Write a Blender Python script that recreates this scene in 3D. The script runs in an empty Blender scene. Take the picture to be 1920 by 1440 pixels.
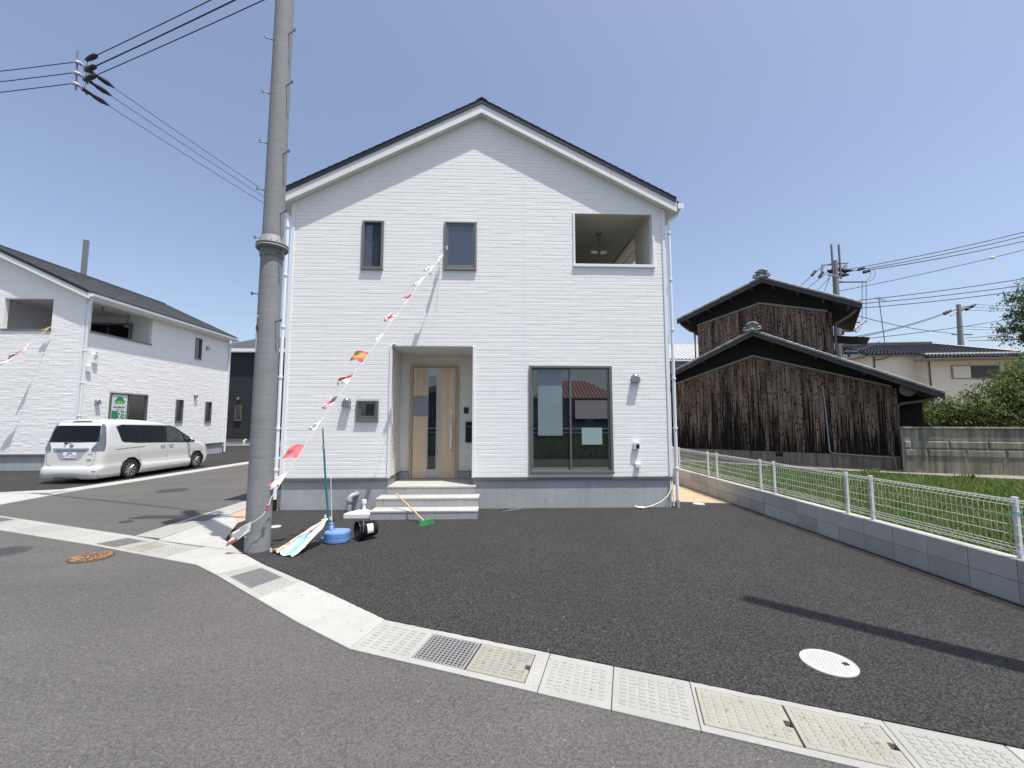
import bpy, bmesh, math, random, mathutils, mathutils.noise
from mathutils import Vector, Matrix
random.seed(7)
sc = bpy.context.scene
# ------------------------------------------------------------------ camera, world, sun, exposure
cam_d = bpy.data.cameras.new('camera'); cam = bpy.data.objects.new('camera', cam_d)
sc.collection.objects.link(cam); sc.camera = cam
cam_d.sensor_width = 36.0; cam_d.lens = 790/1920*36; cam_d.clip_end = 2000; cam_d.clip_start = 0.05
cam.location = (0, 0, 1.65)
cam.rotation_euler = (math.radians(90+4.92), 0, math.radians(-2.167))
SUN = Vector((1.0, -1.0, 4.5)).normalized()          # towards the sun
SUN = Vector((1.03, -0.97, 4.45)).normalized()
el = math.asin(SUN.z); az = math.atan2(SUN.x, SUN.y)  # azimuth from +y clockwise
w = bpy.data.worlds.new('World'); sc.world = w; w.use_nodes = True
nt = w.node_tree; bg = nt.nodes['Background']
sky = nt.nodes.new('ShaderNodeTexSky'); sky.sky_type = 'NISHITA'; sky.sun_disc = False
sky.sun_elevation = el; sky.sun_rotation = az
sky.altitude = 0; sky.air_density = 1.0; sky.dust_density = 2.2; sky.ozone_density = 2.5
hs = nt.nodes.new('ShaderNodeHueSaturation'); hs.inputs['Saturation'].default_value = 0.86; hs.inputs['Hue'].default_value = 0.504
hs.inputs['Value'].default_value = 1.0
nt.links.new(sky.outputs[0], hs.inputs['Color']); nt.links.new(hs.outputs[0], bg.inputs['Color'])
bg.inputs['Strength'].default_value = 0.15
sd = bpy.data.lights.new('sun', 'SUN'); sd.energy = 4.6; sd.angle = math.radians(0.53); sd.color = (1, 0.965, 0.91)
so = bpy.data.objects.new('sun', sd); sc.collection.objects.link(so)
so.rotation_euler = (-SUN).to_track_quat('-Z', 'Y').to_euler(); so.location = (0, -5, 20)
sc.view_settings.view_transform = 'Standard'; sc.view_settings.look = 'None'
sc.view_settings.gamma = 1; sc.view_settings.exposure = 0.35
try: sc.view_settings.use_curve_mapping = False
except Exception: pass

# ------------------------------------------------------------------ materials
def mat(name, col, rough=0.7, var=0.12, vs=6.0, bump=0.0, bs=60.0, metal=0.0, spec=0.5, var2=0.0, vs2=0.7,
        streak=0.0, objrand=0.0, ior=1.5, coat=0.0, speck=0.0, sps=300.0, agg=None, hband=0.0, pits=None, lane=0.0):
    m = bpy.data.materials.new(name); m.use_nodes = True; t = m.node_tree; N = t.nodes; Lk = t.links
    b = N['Principled BSDF']; b.inputs['Roughness'].default_value = rough; b.inputs['Metallic'].default_value = metal
    b.inputs['IOR'].default_value = ior; b.inputs['Specular IOR Level'].default_value = spec
    b.inputs['Coat Weight'].default_value = coat
    g = N.new('ShaderNodeNewGeometry')
    val = None
    def noise(scale, detail=6, sx=None):
        n = N.new('ShaderNodeTexNoise'); n.inputs['Scale'].default_value = scale; n.inputs['Detail'].default_value = detail
        if sx is not None:
            mp = N.new('ShaderNodeMapping'); mp.inputs['Scale'].default_value = sx
            Lk.new(g.outputs['Position'], mp.inputs[0]); Lk.new(mp.outputs[0], n.inputs['Vector'])
        else: Lk.new(g.outputs['Position'], n.inputs['Vector'])
        return n.outputs['Fac']
    def math_(op, a, bb):
        n = N.new('ShaderNodeMath'); n.operation = op
        for i, q in enumerate((a, bb)):
            if isinstance(q, (int, float)): n.inputs[i].default_value = q
            else: Lk.new(q, n.inputs[i])
        return n.outputs[0]
    def remap(o, amp):   # 0..1 noise -> 1-amp..1+amp
        return math_('ADD', math_('MULTIPLY', math_('SUBTRACT', o, 0.5), 3.2*amp), 1.0)
    f = remap(noise(vs), var)
    if var2: f = math_('MULTIPLY', f, remap(noise(vs2, 4), var2))
    if streak: f = math_('MULTIPLY', f, remap(noise(1.0, 5, (9, 9, 0.5)), streak))
    if speck: f = math_('MULTIPLY', f, remap(noise(sps, 2), speck))
    if hband: f = math_('MULTIPLY', f, remap(noise(1.0, 5, (2.5, 2.5, 45)), hband))
    vod = None
    if lane: f = math_('MULTIPLY', f, remap(noise(1.0, 4, (0.35, 1.6, 1)), lane))
    if pits:
        pr_ = N.new('ShaderNodeMapRange'); pr_.inputs['From Min'].default_value = pits[1]; pr_.inputs['From Max'].default_value = pits[1]+.05
        pr_.inputs['To Min'].default_value = 1.0; pr_.inputs['To Max'].default_value = 1-pits[2]; Lk.new(noise(pits[0], 3), pr_.inputs['Value'])
        f = math_('MULTIPLY', f, pr_.outputs[0])
    if agg:      # aggregate: one brightness per stone, dark binder between
        vo = N.new('ShaderNodeTexVoronoi'); vo.inputs['Scale'].default_value = agg[0]; Lk.new(g.outputs['Position'], vo.inputs['Vector'])
        sp = N.new('ShaderNodeSeparateColor'); Lk.new(vo.outputs['Color'], sp.inputs[0]); vod = vo.outputs['Distance']
        f = math_('MULTIPLY', f, math_('ADD', math_('MULTIPLY', math_('SUBTRACT', sp.outputs[0], 0.5), agg[1]), 1.0))
        mr_ = N.new('ShaderNodeMapRange'); mr_.inputs['From Min'].default_value = 0.35; mr_.inputs['From Max'].default_value = 0.75; mr_.inputs['To Min'].default_value = 1.08; mr_.inputs['To Max'].default_value = 1-agg[2]
        Lk.new(vod, mr_.inputs['Value']); f = math_('MULTIPLY', f, mr_.outputs[0])
    if objrand:
        oi = N.new('ShaderNodeObjectInfo'); f = math_('MULTIPLY', f, remap(oi.outputs['Random'], objrand/1.6))
    mx = N.new('ShaderNodeVectorMath'); mx.operation = 'SCALE'; mx.inputs[0].default_value = col
    Lk.new(f, mx.inputs['Scale']); Lk.new(mx.outputs[0], b.inputs['Base Color'])
    if bump:
        bp = N.new('ShaderNodeBump'); bp.inputs['Strength'].default_value = bump; bp.inputs['Distance'].default_value = 0.01
        Lk.new(noise(bs, 4), bp.inputs['Height']); Lk.new(bp.outputs[0], b.inputs['Normal'])
    return m

def S(r, g, b): # sRGB 0-255 -> linear
    return tuple(((c/255)/12.92 if c/255 <= 0.04045 else (((c/255)+0.055)/1.055)**2.4) for c in (r, g, b))
M = {}
M['road'] = mat('road_asphalt', (0.110, 0.105, 0.099), 0.92, 0.08, 1.1, 0.9, 110, var2=0.14, vs2=0.3, speck=0.22, sps=40, spec=0.25, agg=(150, 0.65, 0.15), lane=0.10)
M['lot'] = mat('lot_asphalt', (0.043, 0.041, 0.0395), 0.85, 0.08, 1.6, 1.0, 90, speck=0.5, sps=60, spec=0.3, var2=0.10, vs2=0.5, agg=(92, 1.2, 0.6), lane=0.05)
M['ground'] = mat('bare_ground', (0.16, 0.13, 0.08), 0.95, 0.15, 2.0, 0.5, 40)
M['sand'] = mat('sand', (0.42, 0.32, 0.21), 0.95, 0.10, 8.0, 0.6, 90, speck=0.18, sps=120)
M['conc'] = mat('pale_concrete', (0.375, 0.37, 0.345), 0.9, 0.06, 5.0, 0.3, 120, var2=0.08, vs2=1.5, speck=0.12, sps=110, pits=(26, .66, .35))
M['conc2'] = mat('grey_concrete', (0.325, 0.32, 0.295), 0.9, 0.09, 4.0, 0.3, 110, objrand=0.08, speck=0.12, sps=120, var2=.06, pits=(30, .66, .35))
M['cover'] = mat('cover_concrete', (0.285, 0.275, 0.235), 0.9, 0.10, 4.0, 0.3, 110, objrand=0.08, speck=0.12, sps=120, var2=.08, pits=(30, .64, .4))
M['found'] = mat('foundation_mortar', (0.37, 0.38, 0.38), 0.9, 0.10, 1.6, 0.5, 60, speck=.14, sps=70, streak=.10, pits=(9, .66, .22), var2=0.10, vs2=0.9)
M['blockc'] = mat('block_concrete', (0.37, 0.36, 0.345), 0.92, 0.08, 3.0, 0.3, 150, speck=.12, sps=110, streak=.06, objrand=0.16, var2=0.04)
M['oldblock'] = mat('old_block', (0.21, 0.195, 0.155), 0.95, 0.24, 2.2, 0.8, 30, objrand=0.15, streak=0.65, speck=0.2, sps=30)
M['siding'] = mat('white_siding', (0.865, 0.855, 0.825), 0.72, 0.02, 5.0, 0.35, 34, spec=0.3, var2=.012, vs2=.8, streak=.012)
M['wallback'] = mat('siding_base', (0.84, 0.83, 0.81), 0.8, 0.03, 5)
M['trim'] = mat('white_trim', (0.80, 0.81, 0.82), 0.45, 0.02, 3)
M['soffit'] = mat('soffit_white', (0.70, 0.70, 0.68), 0.7, 0.03, 3)
M['fascia'] = mat('fascia_white', (0.78, 0.78, 0.76), 0.6, 0.03, 3, 0.1, 30)
M['shingle'] = mat('roof_shingle', (0.055, 0.058, 0.064), 0.9, 0.25, 14.0, 0.6, 60, speck=0.2)
M['edge'] = mat('roof_edge_metal', (0.018, 0.021, 0.03), 0.45, 0.05, 3, metal=0.2)
M['frame'] = mat('window_frame_metal', (0.21, 0.205, 0.19), 0.38, 0.04, 4, metal=0.55)
M['frame_dk'] = mat('window_seal', (0.05, 0.05, 0.05), 0.5, 0.05, 4)
M['glass'] = mat('window_glass', (0.012, 0.015, 0.02), 0.012, 0.0, 1, spec=0.9, ior=1.75)
M['glass2'] = mat('upper_window_glass', (0.035, 0.042, 0.065), 0.03, 0.0, 1, spec=0.9, ior=1.7)
M['wood'] = mat('door_wood', (0.62, 0.475, 0.325), 0.5, 0.06, 3.0, 0.1, 60, streak=0.22, hband=.02)
M['wood_dk'] = mat('door_frame_wood', (0.46, 0.33, 0.22), 0.5, 0.06, 3.0, streak=0.1)
M['steel'] = mat('stainless', (0.36, 0.36, 0.355), 0.32, 0.04, 6, metal=0.95)
M['silver'] = mat('silver_paint', (0.45, 0.45, 0.44), 0.4, 0.04, 6, metal=0.6)
M['plastic_w'] = mat('white_plastic', (0.74, 0.74, 0.72), 0.4, 0.03, 5)
M['plastic_g'] = mat('grey_plastic', (0.33, 0.34, 0.35), 0.45, 0.04, 5)
M['black'] = mat('black_plastic', (0.012, 0.012, 0.013), 0.35, 0.05, 5)
M['blackm'] = mat('black_matte', (0.01, 0.01, 0.011), 0.8, 0.05, 5)
M['tile'] = mat('porch_tile', (0.34, 0.34, 0.335), 0.75, 0.06, 7.0, 0.25, 30, objrand=0.07)
M['tread'] = mat('porch_tread', (0.41, 0.40, 0.375), 0.75, 0.05, 5.0, 0.2, 60, objrand=0.05)
M['grout'] = mat('grout', (0.20, 0.20, 0.19), 0.9, 0.05, 6)
M['pole'] = mat('pole_concrete', (0.235, 0.24, 0.242), 0.85, 0.07, 5.0, 0.4, 60, var2=0.08, vs2=1.3, streak=0.06, hband=0.14, speck=0.12, sps=90)
M['galv'] = mat('galvanised_steel', (0.20, 0.205, 0.22), 0.5, 0.08, 8, metal=0.7)
M['galvl'] = mat('galvanised_flange', (0.22, 0.23, 0.235), 0.7, 0.1, 8, metal=0.2)
M['grate'] = mat('grate_steel', (0.25, 0.25, 0.245), 0.8, 0.12, 20, spec=.2)
M['dark'] = mat('drain_dark', (0.015, 0.015, 0.016), 0.9, 0.05, 6)
M['wire'] = mat('cable_black', (0.022, 0.022, 0.028), 0.6, 0.05, 4)
M['insul'] = mat('insulator_cover', (0.02, 0.021, 0.026), 0.5, 0.05, 4)
M['porc'] = mat('porcelain', (0.55, 0.56, 0.60), 0.3, 0.04, 4)
M['char'] = mat('charred_timber', (0.012, 0.011, 0.010), 0.9, 0.2, 6)
M['kawara'] = mat('grey_roof_tile', (0.21, 0.21, 0.205), 0.6, 0.2, 6, 0.3, 40, objrand=0.25)
M['kawara_blk'] = mat('black_roof_tile', (0.026, 0.027, 0.033), 0.32, 0.15, 6)
M['verge'] = mat('weathered_verge_board', (0.06, 0.062, 0.064), 0.8, 0.15, 6)
M['browntrim'] = mat('grey_wood_trim', (0.27, 0.255, 0.24), 0.85, 0.12, 6)
M['disc'] = mat('dull_plaster', (0.16, 0.165, 0.17), 0.9, 0.2, 5)
M['plaster'] = mat('old_plaster', (0.42, 0.42, 0.42), 0.9, 0.12, 4)
M['brownpipe'] = mat('brown_downpipe', (0.13, 0.09, 0.075), 0.55, 0.06, 6)
M['cream'] = mat('cream_stucco', (0.74, 0.69, 0.58), 0.9, 0.05, 3, 0.2, 30)
M['fence'] = mat('white_fence_paint', (0.62, 0.62, 0.61), 0.45, 0.03, 5)
M['paint'] = mat('van_white_paint', (0.64, 0.635, 0.605), 0.22, 0.0, 1, coat=0.8)
M['tyre'] = mat('tyre_rubber', (0.014, 0.014, 0.014), 0.75, 0.1, 9)
M['rim'] = mat('alloy_rim', (0.55, 0.55, 0.56), 0.28, 0.03, 9, metal=0.9)
M['carglass'] = mat('van_privacy_glass', (0.007, 0.008, 0.010), 0.04, 0.0, 1, spec=0.3, ior=1.4)
M['carglass2'] = mat('van_clear_glass', (0.05, 0.058, 0.056), 0.04, 0.6, 4, spec=0.4, ior=1.45)
M['lamp'] = mat('tail_lamp_lens', (0.17, 0.175, 0.20), 0.15, 0.2, 12, metal=0.4)
M['darktrim'] = mat('dark_seam', (0.06, 0.06, 0.06), 0.6, 0.02, 5)
M['chrome'] = mat('chrome', (0.42, 0.42, 0.42), 0.22, 0.02, 5, metal=1.0)
M['green'] = mat('nobori_green', (0.01, 0.16, 0.17), 0.4, 0.04, 5)
M['blue'] = mat('blue_plastic', (0.13, 0.26, 0.56), 0.35, 0.05, 4)
M['brush'] = mat('green_bristle', (0.02, 0.22, 0.05), 0.6, 0.2, 60)
M['handle'] = mat('broom_wood', (0.52, 0.38, 0.24), 0.6, 0.08, 8)
M['rust'] = mat('rusty_iron', (0.27, 0.155, 0.08), 0.85, 0.35, 14, 0.6, 50)
M['rustdark'] = mat('rusty_dark_iron', (0.07, 0.045, 0.03), 0.85, 0.4, 20, 0.6, 50)
M['iron'] = mat('dark_iron', (0.055, 0.055, 0.058), 0.7, 0.2, 14, 0.6, 50)
M['whitecap'] = mat('white_cover', (0.44, 0.445, 0.43), 0.5, 0.04, 9)
M['darkwall'] = mat('dark_siding', (0.026, 0.027, 0.031), 0.7, 0.1, 8, 0.3, 30)
M['farroof'] = mat('grey_far_roof', (0.10, 0.105, 0.11), 0.8, 0.15, 5)
M['slab'] = mat('grey_slab', (0.18, 0.19, 0.21), 0.8, 0.1, 1)
M['notice'] = mat('notice_sheet', (0.26, 0.26, 0.30), 0.6, 0.01, 3)
M['notice_mint'] = mat('mint_notice_sheet', (0.27, 0.37, 0.35), 0.6, 0.01, 3)
M['banner_glass'] = mat('pale_poster_sheet', (0.19, 0.24, 0.26), 0.35, 0.10, 1.2)
M['notice_brown'] = mat('brown_grey_sheet', (0.125, 0.12, 0.125), 0.4, 0.04, 1)
M['sagebrown'] = mat('reddish_metal_roof', (0.22, 0.075, 0.05), 0.6, 0.1, 3)
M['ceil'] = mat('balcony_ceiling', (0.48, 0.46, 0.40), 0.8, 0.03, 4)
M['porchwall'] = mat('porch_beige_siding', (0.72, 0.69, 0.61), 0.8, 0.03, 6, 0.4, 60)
M['soil'] = mat('dark_field_soil', (0.05, 0.05, 0.03), 0.95, 0.2, 3, 0.5, 30)
M['trunk'] = mat('bark', (0.09, 0.07, 0.05), 0.9, 0.2, 9, 0.5, 30)
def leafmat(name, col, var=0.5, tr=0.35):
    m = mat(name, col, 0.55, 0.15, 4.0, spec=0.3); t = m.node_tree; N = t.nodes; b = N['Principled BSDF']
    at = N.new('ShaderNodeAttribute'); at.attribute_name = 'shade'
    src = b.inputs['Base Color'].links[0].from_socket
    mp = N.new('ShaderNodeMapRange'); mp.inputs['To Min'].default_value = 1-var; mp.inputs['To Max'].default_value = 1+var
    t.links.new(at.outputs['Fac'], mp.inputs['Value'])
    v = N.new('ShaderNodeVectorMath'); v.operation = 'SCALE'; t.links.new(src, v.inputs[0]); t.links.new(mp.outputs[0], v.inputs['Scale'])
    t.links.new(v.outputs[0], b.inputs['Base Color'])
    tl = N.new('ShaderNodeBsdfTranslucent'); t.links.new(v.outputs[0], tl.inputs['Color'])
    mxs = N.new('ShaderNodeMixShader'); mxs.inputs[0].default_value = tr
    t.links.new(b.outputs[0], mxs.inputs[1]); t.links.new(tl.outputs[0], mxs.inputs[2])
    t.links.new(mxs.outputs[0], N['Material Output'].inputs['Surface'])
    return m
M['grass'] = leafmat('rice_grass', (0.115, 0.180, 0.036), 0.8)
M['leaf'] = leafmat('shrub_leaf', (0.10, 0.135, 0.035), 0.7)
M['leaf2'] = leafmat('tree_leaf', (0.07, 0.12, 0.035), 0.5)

def board_mat():      # weathered, charred cedar board: own colour per board, streaks, knots, black char growing from the foot
    m = bpy.data.materials.new('charred_cedar_board'); m.use_nodes = True; t = m.node_tree; N = t.nodes; L = t.links
    b = N['Principled BSDF']; b.inputs['Roughness'].default_value = 0.85; b.inputs['Specular IOR Level'].default_value = 0.2
    g = N.new('ShaderNodeNewGeometry'); oi = N.new('ShaderNodeObjectInfo')
    ad = N.new('ShaderNodeVectorMath'); ad.operation = 'ADD'
    cx = N.new('ShaderNodeCombineXYZ'); mr = N.new('ShaderNodeMath'); mr.operation = 'MULTIPLY'; mr.inputs[1].default_value = 37.0
    L.new(oi.outputs['Random'], mr.inputs[0]); L.new(mr.outputs[0], cx.inputs[2]); L.new(g.outputs['Position'], ad.inputs[0]); L.new(cx.outputs[0], ad.inputs[1])
    def nz(scale, vec, det=5):
        mp = N.new('ShaderNodeMapping'); mp.inputs['Scale'].default_value = vec; L.new(ad.outputs[0], mp.inputs[0])
        n = N.new('ShaderNodeTexNoise'); n.inputs['Scale'].default_value = scale; n.inputs['Detail'].default_value = det
        L.new(mp.outputs[0], n.inputs['Vector']); return n.outputs['Fac']
    grain = nz(1.0, (22, 22, 0.9)); big = nz(1.0, (3, 3, 0.8))
    mp = N.new('ShaderNodeMapping'); mp.inputs['Scale'].default_value = (11, 11, 6.5)
    nn = N.new('ShaderNodeTexNoise'); nn.inputs['Scale'].default_value = 9; L.new(ad.outputs[0], nn.inputs['Vector'])
    dv = N.new('ShaderNodeVectorMath'); dv.operation = 'MULTIPLY_ADD'; dv.inputs[1].default_value = (.16, .16, .16); L.new(nn.outputs['Color'], dv.inputs[0]); L.new(ad.outputs[0], dv.inputs[2]); L.new(dv.outputs[0], mp.inputs[0])
    vo = N.new('ShaderNodeTexVoronoi'); vo.inputs['Scale'].default_value = 1.0; L.new(mp.outputs[0], vo.inputs['Vector'])
    kn = N.new('ShaderNodeMapRange'); kn.inputs['From Min'].default_value = 0.20; kn.inputs['From Max'].default_value = 0.37
    L.new(vo.outputs['Distance'], kn.inputs['Value'])
    sep = N.new('ShaderNodeSeparateXYZ'); L.new(g.outputs['Position'], sep.inputs[0])
    # char: noise + (1-height)
    zr = N.new('ShaderNodeMapRange'); zr.inputs['From Min'].default_value = 0.3; zr.inputs['From Max'].default_value = 2.6
    zr.inputs['To Min'].default_value = 0.27; zr.inputs['To Max'].default_value = 0.01; L.new(sep.outputs['Z'], zr.inputs['Value'])
    a1 = N.new('ShaderNodeMath'); a1.operation = 'ADD'; L.new(grain, a1.inputs[0]); L.new(zr.outputs[0], a1.inputs[1])
    a2 = N.new('ShaderNodeMath'); a2.operation = 'MULTIPLY_ADD'; a2.inputs[1].default_value = 0.16; L.new(oi.outputs['Random'], a2.inputs[0]); L.new(a1.outputs[0], a2.inputs[2])
    ch = N.new('ShaderNodeMapRange'); ch.inputs['From Min'].default_value = 0.60; ch.inputs['From Max'].default_value = 0.78
    L.new(a2.outputs[0], ch.inputs['Value'])
    r = N.new('ShaderNodeValToRGB'); r.color_ramp.elements[0].color = (0.10, 0.062, 0.046, 1); r.color_ramp.elements[1].color = (0.34, 0.25, 0.19, 1)
    r.color_ramp.elements[0].position = 0.3; r.color_ramp.elements[1].position = 0.7; L.new(big, r.inputs[0])
    m1 = N.new('ShaderNodeMixRGB'); L.new(ch.outputs[0], m1.inputs[0]); L.new(r.outputs[0], m1.inputs[1]); m1.inputs[2].default_value = (0.010, 0.009, 0.009, 1)
    m2 = N.new('ShaderNodeMixRGB'); L.new(kn.outputs[0], m2.inputs[0]); m2.inputs[1].default_value = (0.016, 0.011, 0.009, 1); L.new(m1.outputs[0], m2.inputs[2])
    L.new(m2.outputs[0], b.inputs['Base Color'])
    bp = N.new('ShaderNodeBump'); bp.inputs['Strength'].default_value = 0.6; bp.inputs['Distance'].default_value = 0.01
    L.new(grain, bp.inputs['Height']); L.new(bp.outputs[0], b.inputs['Normal'])
    return m
M['board'] = board_mat()

# ------------------------------------------------------------------ mesh helpers
OFF = {}
V = Vector
def newobj(name, data, parent=None):
    o = bpy.data.objects.new(name, data); sc.collection.objects.link(o)
    if parent is not None: o.parent = parent
    return o
def root(name, label, cat, loc=(0, 0, 0), group=None, kind=None):
    o = newobj(name, None); o.empty_display_size = 0.2; o.location = loc; OFF[o.name] = V(loc)
    if label: o['label'] = label
    if cat: o['category'] = cat
    if group: o['group'] = group
    if kind: o['kind'] = kind
    return o
def tag(o, label=None, cat=None, group=None, kind=None):
    if label: o['label'] = label
    if cat: o['category'] = cat
    if group: o['group'] = group
    if kind: o['kind'] = kind
    return o
SPLIT = {'corner_trim', 'porch_corner_trim', 'balcony_side_trim', 'balcony_ceiling', 'balcony_inner_wall', 'balcony_side_wall', 'rear_side_window', 'sliding_door_window', 'front_door_window', 'quarter_window', 'window_surround',
         'door_handle_', 'hinge', 'panel_joint', 'porch_wall', 'porch_skirting', 'porch_flashing', 'fascia', 'soffit', 'top_rod', 'crossarm', 'banner_loop', 'shutter', 'panel_seam', 'side_skirt', 'rail', 'door_leaf',
         'eave_fascia', 'paint_mark', 'cord_', 'base_flashing', 'balcony_coping', 'verge_flashing', 'foundation'}
class MB:
    def __init__(s): s.v = []; s.f = []; s.m = []; s.sm = []
    def add(s, vs, fs, mi=0, smooth=False):
        n = len(s.v); s.v += [tuple(p) for p in vs]
        for f in fs: s.f.append(tuple(n+i for i in f)); s.m.append(mi); s.sm.append(smooth)
    def quad(s, *p, mi=0): s.add(p, [tuple(range(len(p)))], mi)
    def box(s, x0, x1, y0, y1, z0, z1, mi=0):
        s.hexa([(x0,y0,z0),(x1,y0,z0),(x1,y1,z0),(x0,y1,z0),(x0,y0,z1),(x1,y0,z1),(x1,y1,z1),(x0,y1,z1)], mi)
    def hexa(s, p, mi=0):
        s.add(p, [(0,3,2,1),(4,5,6,7),(0,1,5,4),(1,2,6,5),(2,3,7,6),(3,0,4,7)], mi)
    def prism(s, poly, z0, z1, mi=0):
        n = len(poly); a = 0
        for i in range(n):
            x0, y0 = poly[i]; x1, y1 = poly[(i+1) % n]; a += x0*y1-x1*y0
        if a < 0: poly = poly[::-1]
        s.add([(x, y, z0) for x, y in poly]+[(x, y, z1) for x, y in poly],
              [tuple(range(n-1, -1, -1)), tuple(range(n, 2*n))]+[(i, (i+1) % n, n+(i+1) % n, n+i) for i in range(n)], mi)
    def tube(s, pts, r, n=8, mi=0, r2=None, caps=True):
        pts = [V(p) for p in pts]; k = len(pts); ring = []
        up = V((0, 0, 1)) if abs((pts[-1]-pts[0]).normalized().z) < 0.95 else V((1, 0, 0))
        vs = []
        for i, p in enumerate(pts):
            d = (pts[min(i+1, k-1)]-pts[max(i-1, 0)])
            d = d.normalized() if d.length > 1e-9 else V((0, 0, 1))
            a = d.cross(up); a = a.normalized() if a.length > 1e-6 else V((1, 0, 0)); b = a.cross(d).normalized()
            rr = r if r2 is None else r+(r2-r)*i/(k-1)
            if isinstance(r, (list, tuple)): rr = r[i]
            for j in range(n):
                t = 2*math.pi*j/n; vs.append(p+(a*math.cos(t)+b*math.sin(t))*rr)
        fs = [(i*n+j, i*n+(j+1) % n, (i+1)*n+(j+1) % n, (i+1)*n+j) for i in range(k-1) for j in range(n)]
        s.add(vs, fs, mi, True)
        if caps: s.add(vs[:n], [tuple(range(n))], mi); s.add(vs[-n:], [tuple(range(n-1, -1, -1))], mi)
    def cyl(s, c, r, z0, z1, n=24, mi=0, r1=None):
        s.tube([(c[0], c[1], z0), (c[0], c[1], z1)], r, n, mi, r if r1 is None else r1)
    def lathe(s, prof, c, ax=V((0, 0, 1)), n=24, mi=0, smooth=True):
        ax = V(ax).normalized(); u = ax.orthogonal().normalized(); w_ = ax.cross(u); c = V(c); vs = []
        for (r, h) in prof:
            for j in range(n):
                t = 2*math.pi*j/n; vs.append(c+ax*h+(u*math.cos(t)+w_*math.sin(t))*r)
        k = len(prof)
        s.add(vs, [(i*n+j, i*n+(j+1) % n, (i+1)*n+(j+1) % n, (i+1)*n+j) for i in range(k-1) for j in range(n)], mi, smooth)
    def ball(s, c, r, n=10, mi=0, sz=(1, 1, 1)):
        vs = []; c = V(c)
        for i in range(n+1):
            a = math.pi*i/n
            for j in range(2*n):
                t = math.pi*j/n
                vs.append(c+V((math.sin(a)*math.cos(t)*sz[0], math.sin(a)*math.sin(t)*sz[1], math.cos(a)*sz[2]))*r)
        s.add(vs, [(i*2*n+j, i*2*n+(j+1) % (2*n), (i+1)*2*n+(j+1) % (2*n), (i+1)*2*n+j) for i in range(n) for j in range(2*n)], mi, True)
    def parts(s):      # connected components of the mesh
        p = list(range(len(s.v)))
        def f(i):
            while p[i] != i: p[i] = p[p[i]]; i = p[i]
            return i
        for q in s.f:
            a = f(q[0])
            for k in q[1:]: p[f(k)] = a
        out = {}
        for q, m_, sm in zip(s.f, s.m, s.sm): out.setdefault(f(q[0]), []).append((q, m_, sm))
        res = []
        for c in out.values():
            b = MB(); ix = {}
            for q, m_, sm in c:
                for k in q:
                    if k not in ix: ix[k] = len(b.v); b.v.append(s.v[k])
                b.f.append(tuple(ix[k] for k in q)); b.m.append(m_); b.sm.append(sm)
            res.append(b)
        return res
    def build(s, name, mats, parent=None, bevel=0.0, label=None, kind=None, org=None):
        if name in SPLIT and kind is None and parent is not None:
            os_ = [c.build1(name, mats, parent, bevel, label, kind, org) for c in s.parts()]
            return os_[0]
        return s.build1(name, mats, parent, bevel, label, kind, org)
    def build1(s, name, mats, parent=None, bevel=0.0, label=None, kind=None, org=None):
        if not isinstance(mats, (list, tuple)): mats = [mats]
        off = OFF.get(parent.name, V((0, 0, 0))) if parent is not None else (V(org) if org is not None else V((0, 0, 0)))
        me = bpy.data.meshes.new(name)
        me.from_pydata([(v[0]-off.x, v[1]-off.y, v[2]-off.z) for v in s.v], [], s.f)
        me.polygons.foreach_set('material_index', s.m); me.polygons.foreach_set('use_smooth', s.sm)
        for q in mats: me.materials.append(q)
        me.update()
        o = newobj(name, me, parent)
        if parent is None: o.location = off
        OFF[o.name] = off
        if bevel:
            b = o.modifiers.new('bevel', 'BEVEL'); b.width = bevel; b.segments = 2; b.limit_method = 'ANGLE'
        if label: o['label'] = label
        if kind: o['kind'] = kind
        return o
class Fr:  # a wall frame: s along u, z up, d outwards along n
    def __init__(s, o, u, n): s.o = V(o); s.u = V(u).normalized(); s.n = V(n).normalized(); s.flip = s.u.cross(V((0, 0, 1))).dot(s.n) < 0
    def p(s, a, z, d=0): return s.o+s.u*a+V((0, 0, z))+s.n*d
    def hexa(s, mb, quad4, d0, d1, mi=0):   # quad4: (s,z) x4 counterclockwise seen from outside with u to the right
        a = [s.p(q[0], q[1], d0) for q in quad4]; b = [s.p(q[0], q[1], d1) for q in quad4]
        fs = [(0,3,2,1),(4,5,6,7),(0,1,5,4),(1,2,6,5),(2,3,7,6),(3,0,4,7)]
        if s.flip: fs = [f[::-1] for f in fs]
        mb.add(a+b, fs, mi)
    def box(s, mb, s0, s1, z0, z1, d0, d1, mi=0): s.hexa(mb, [(s0, z0), (s1, z0), (s1, z1), (s0, z1)], d0, d1, mi)
    def tube(s, mb, pts, r, n=8, mi=0): mb.tube([s.p(*q) for q in pts], r, n, mi)
def inst(o, parent, loc, rz=0.0, name=None):
    c = o.copy(); c.parent = parent; c.location = V(loc); c.rotation_euler = (0, 0, rz); sc.collection.objects.link(c)
    OFF[c.name] = V(loc)
    return c
def copytree(o, parent=None):
    c = o.copy(); sc.collection.objects.link(c); c.parent = parent
    for ch in o.children: copytree(ch, c)
    return c

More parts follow.
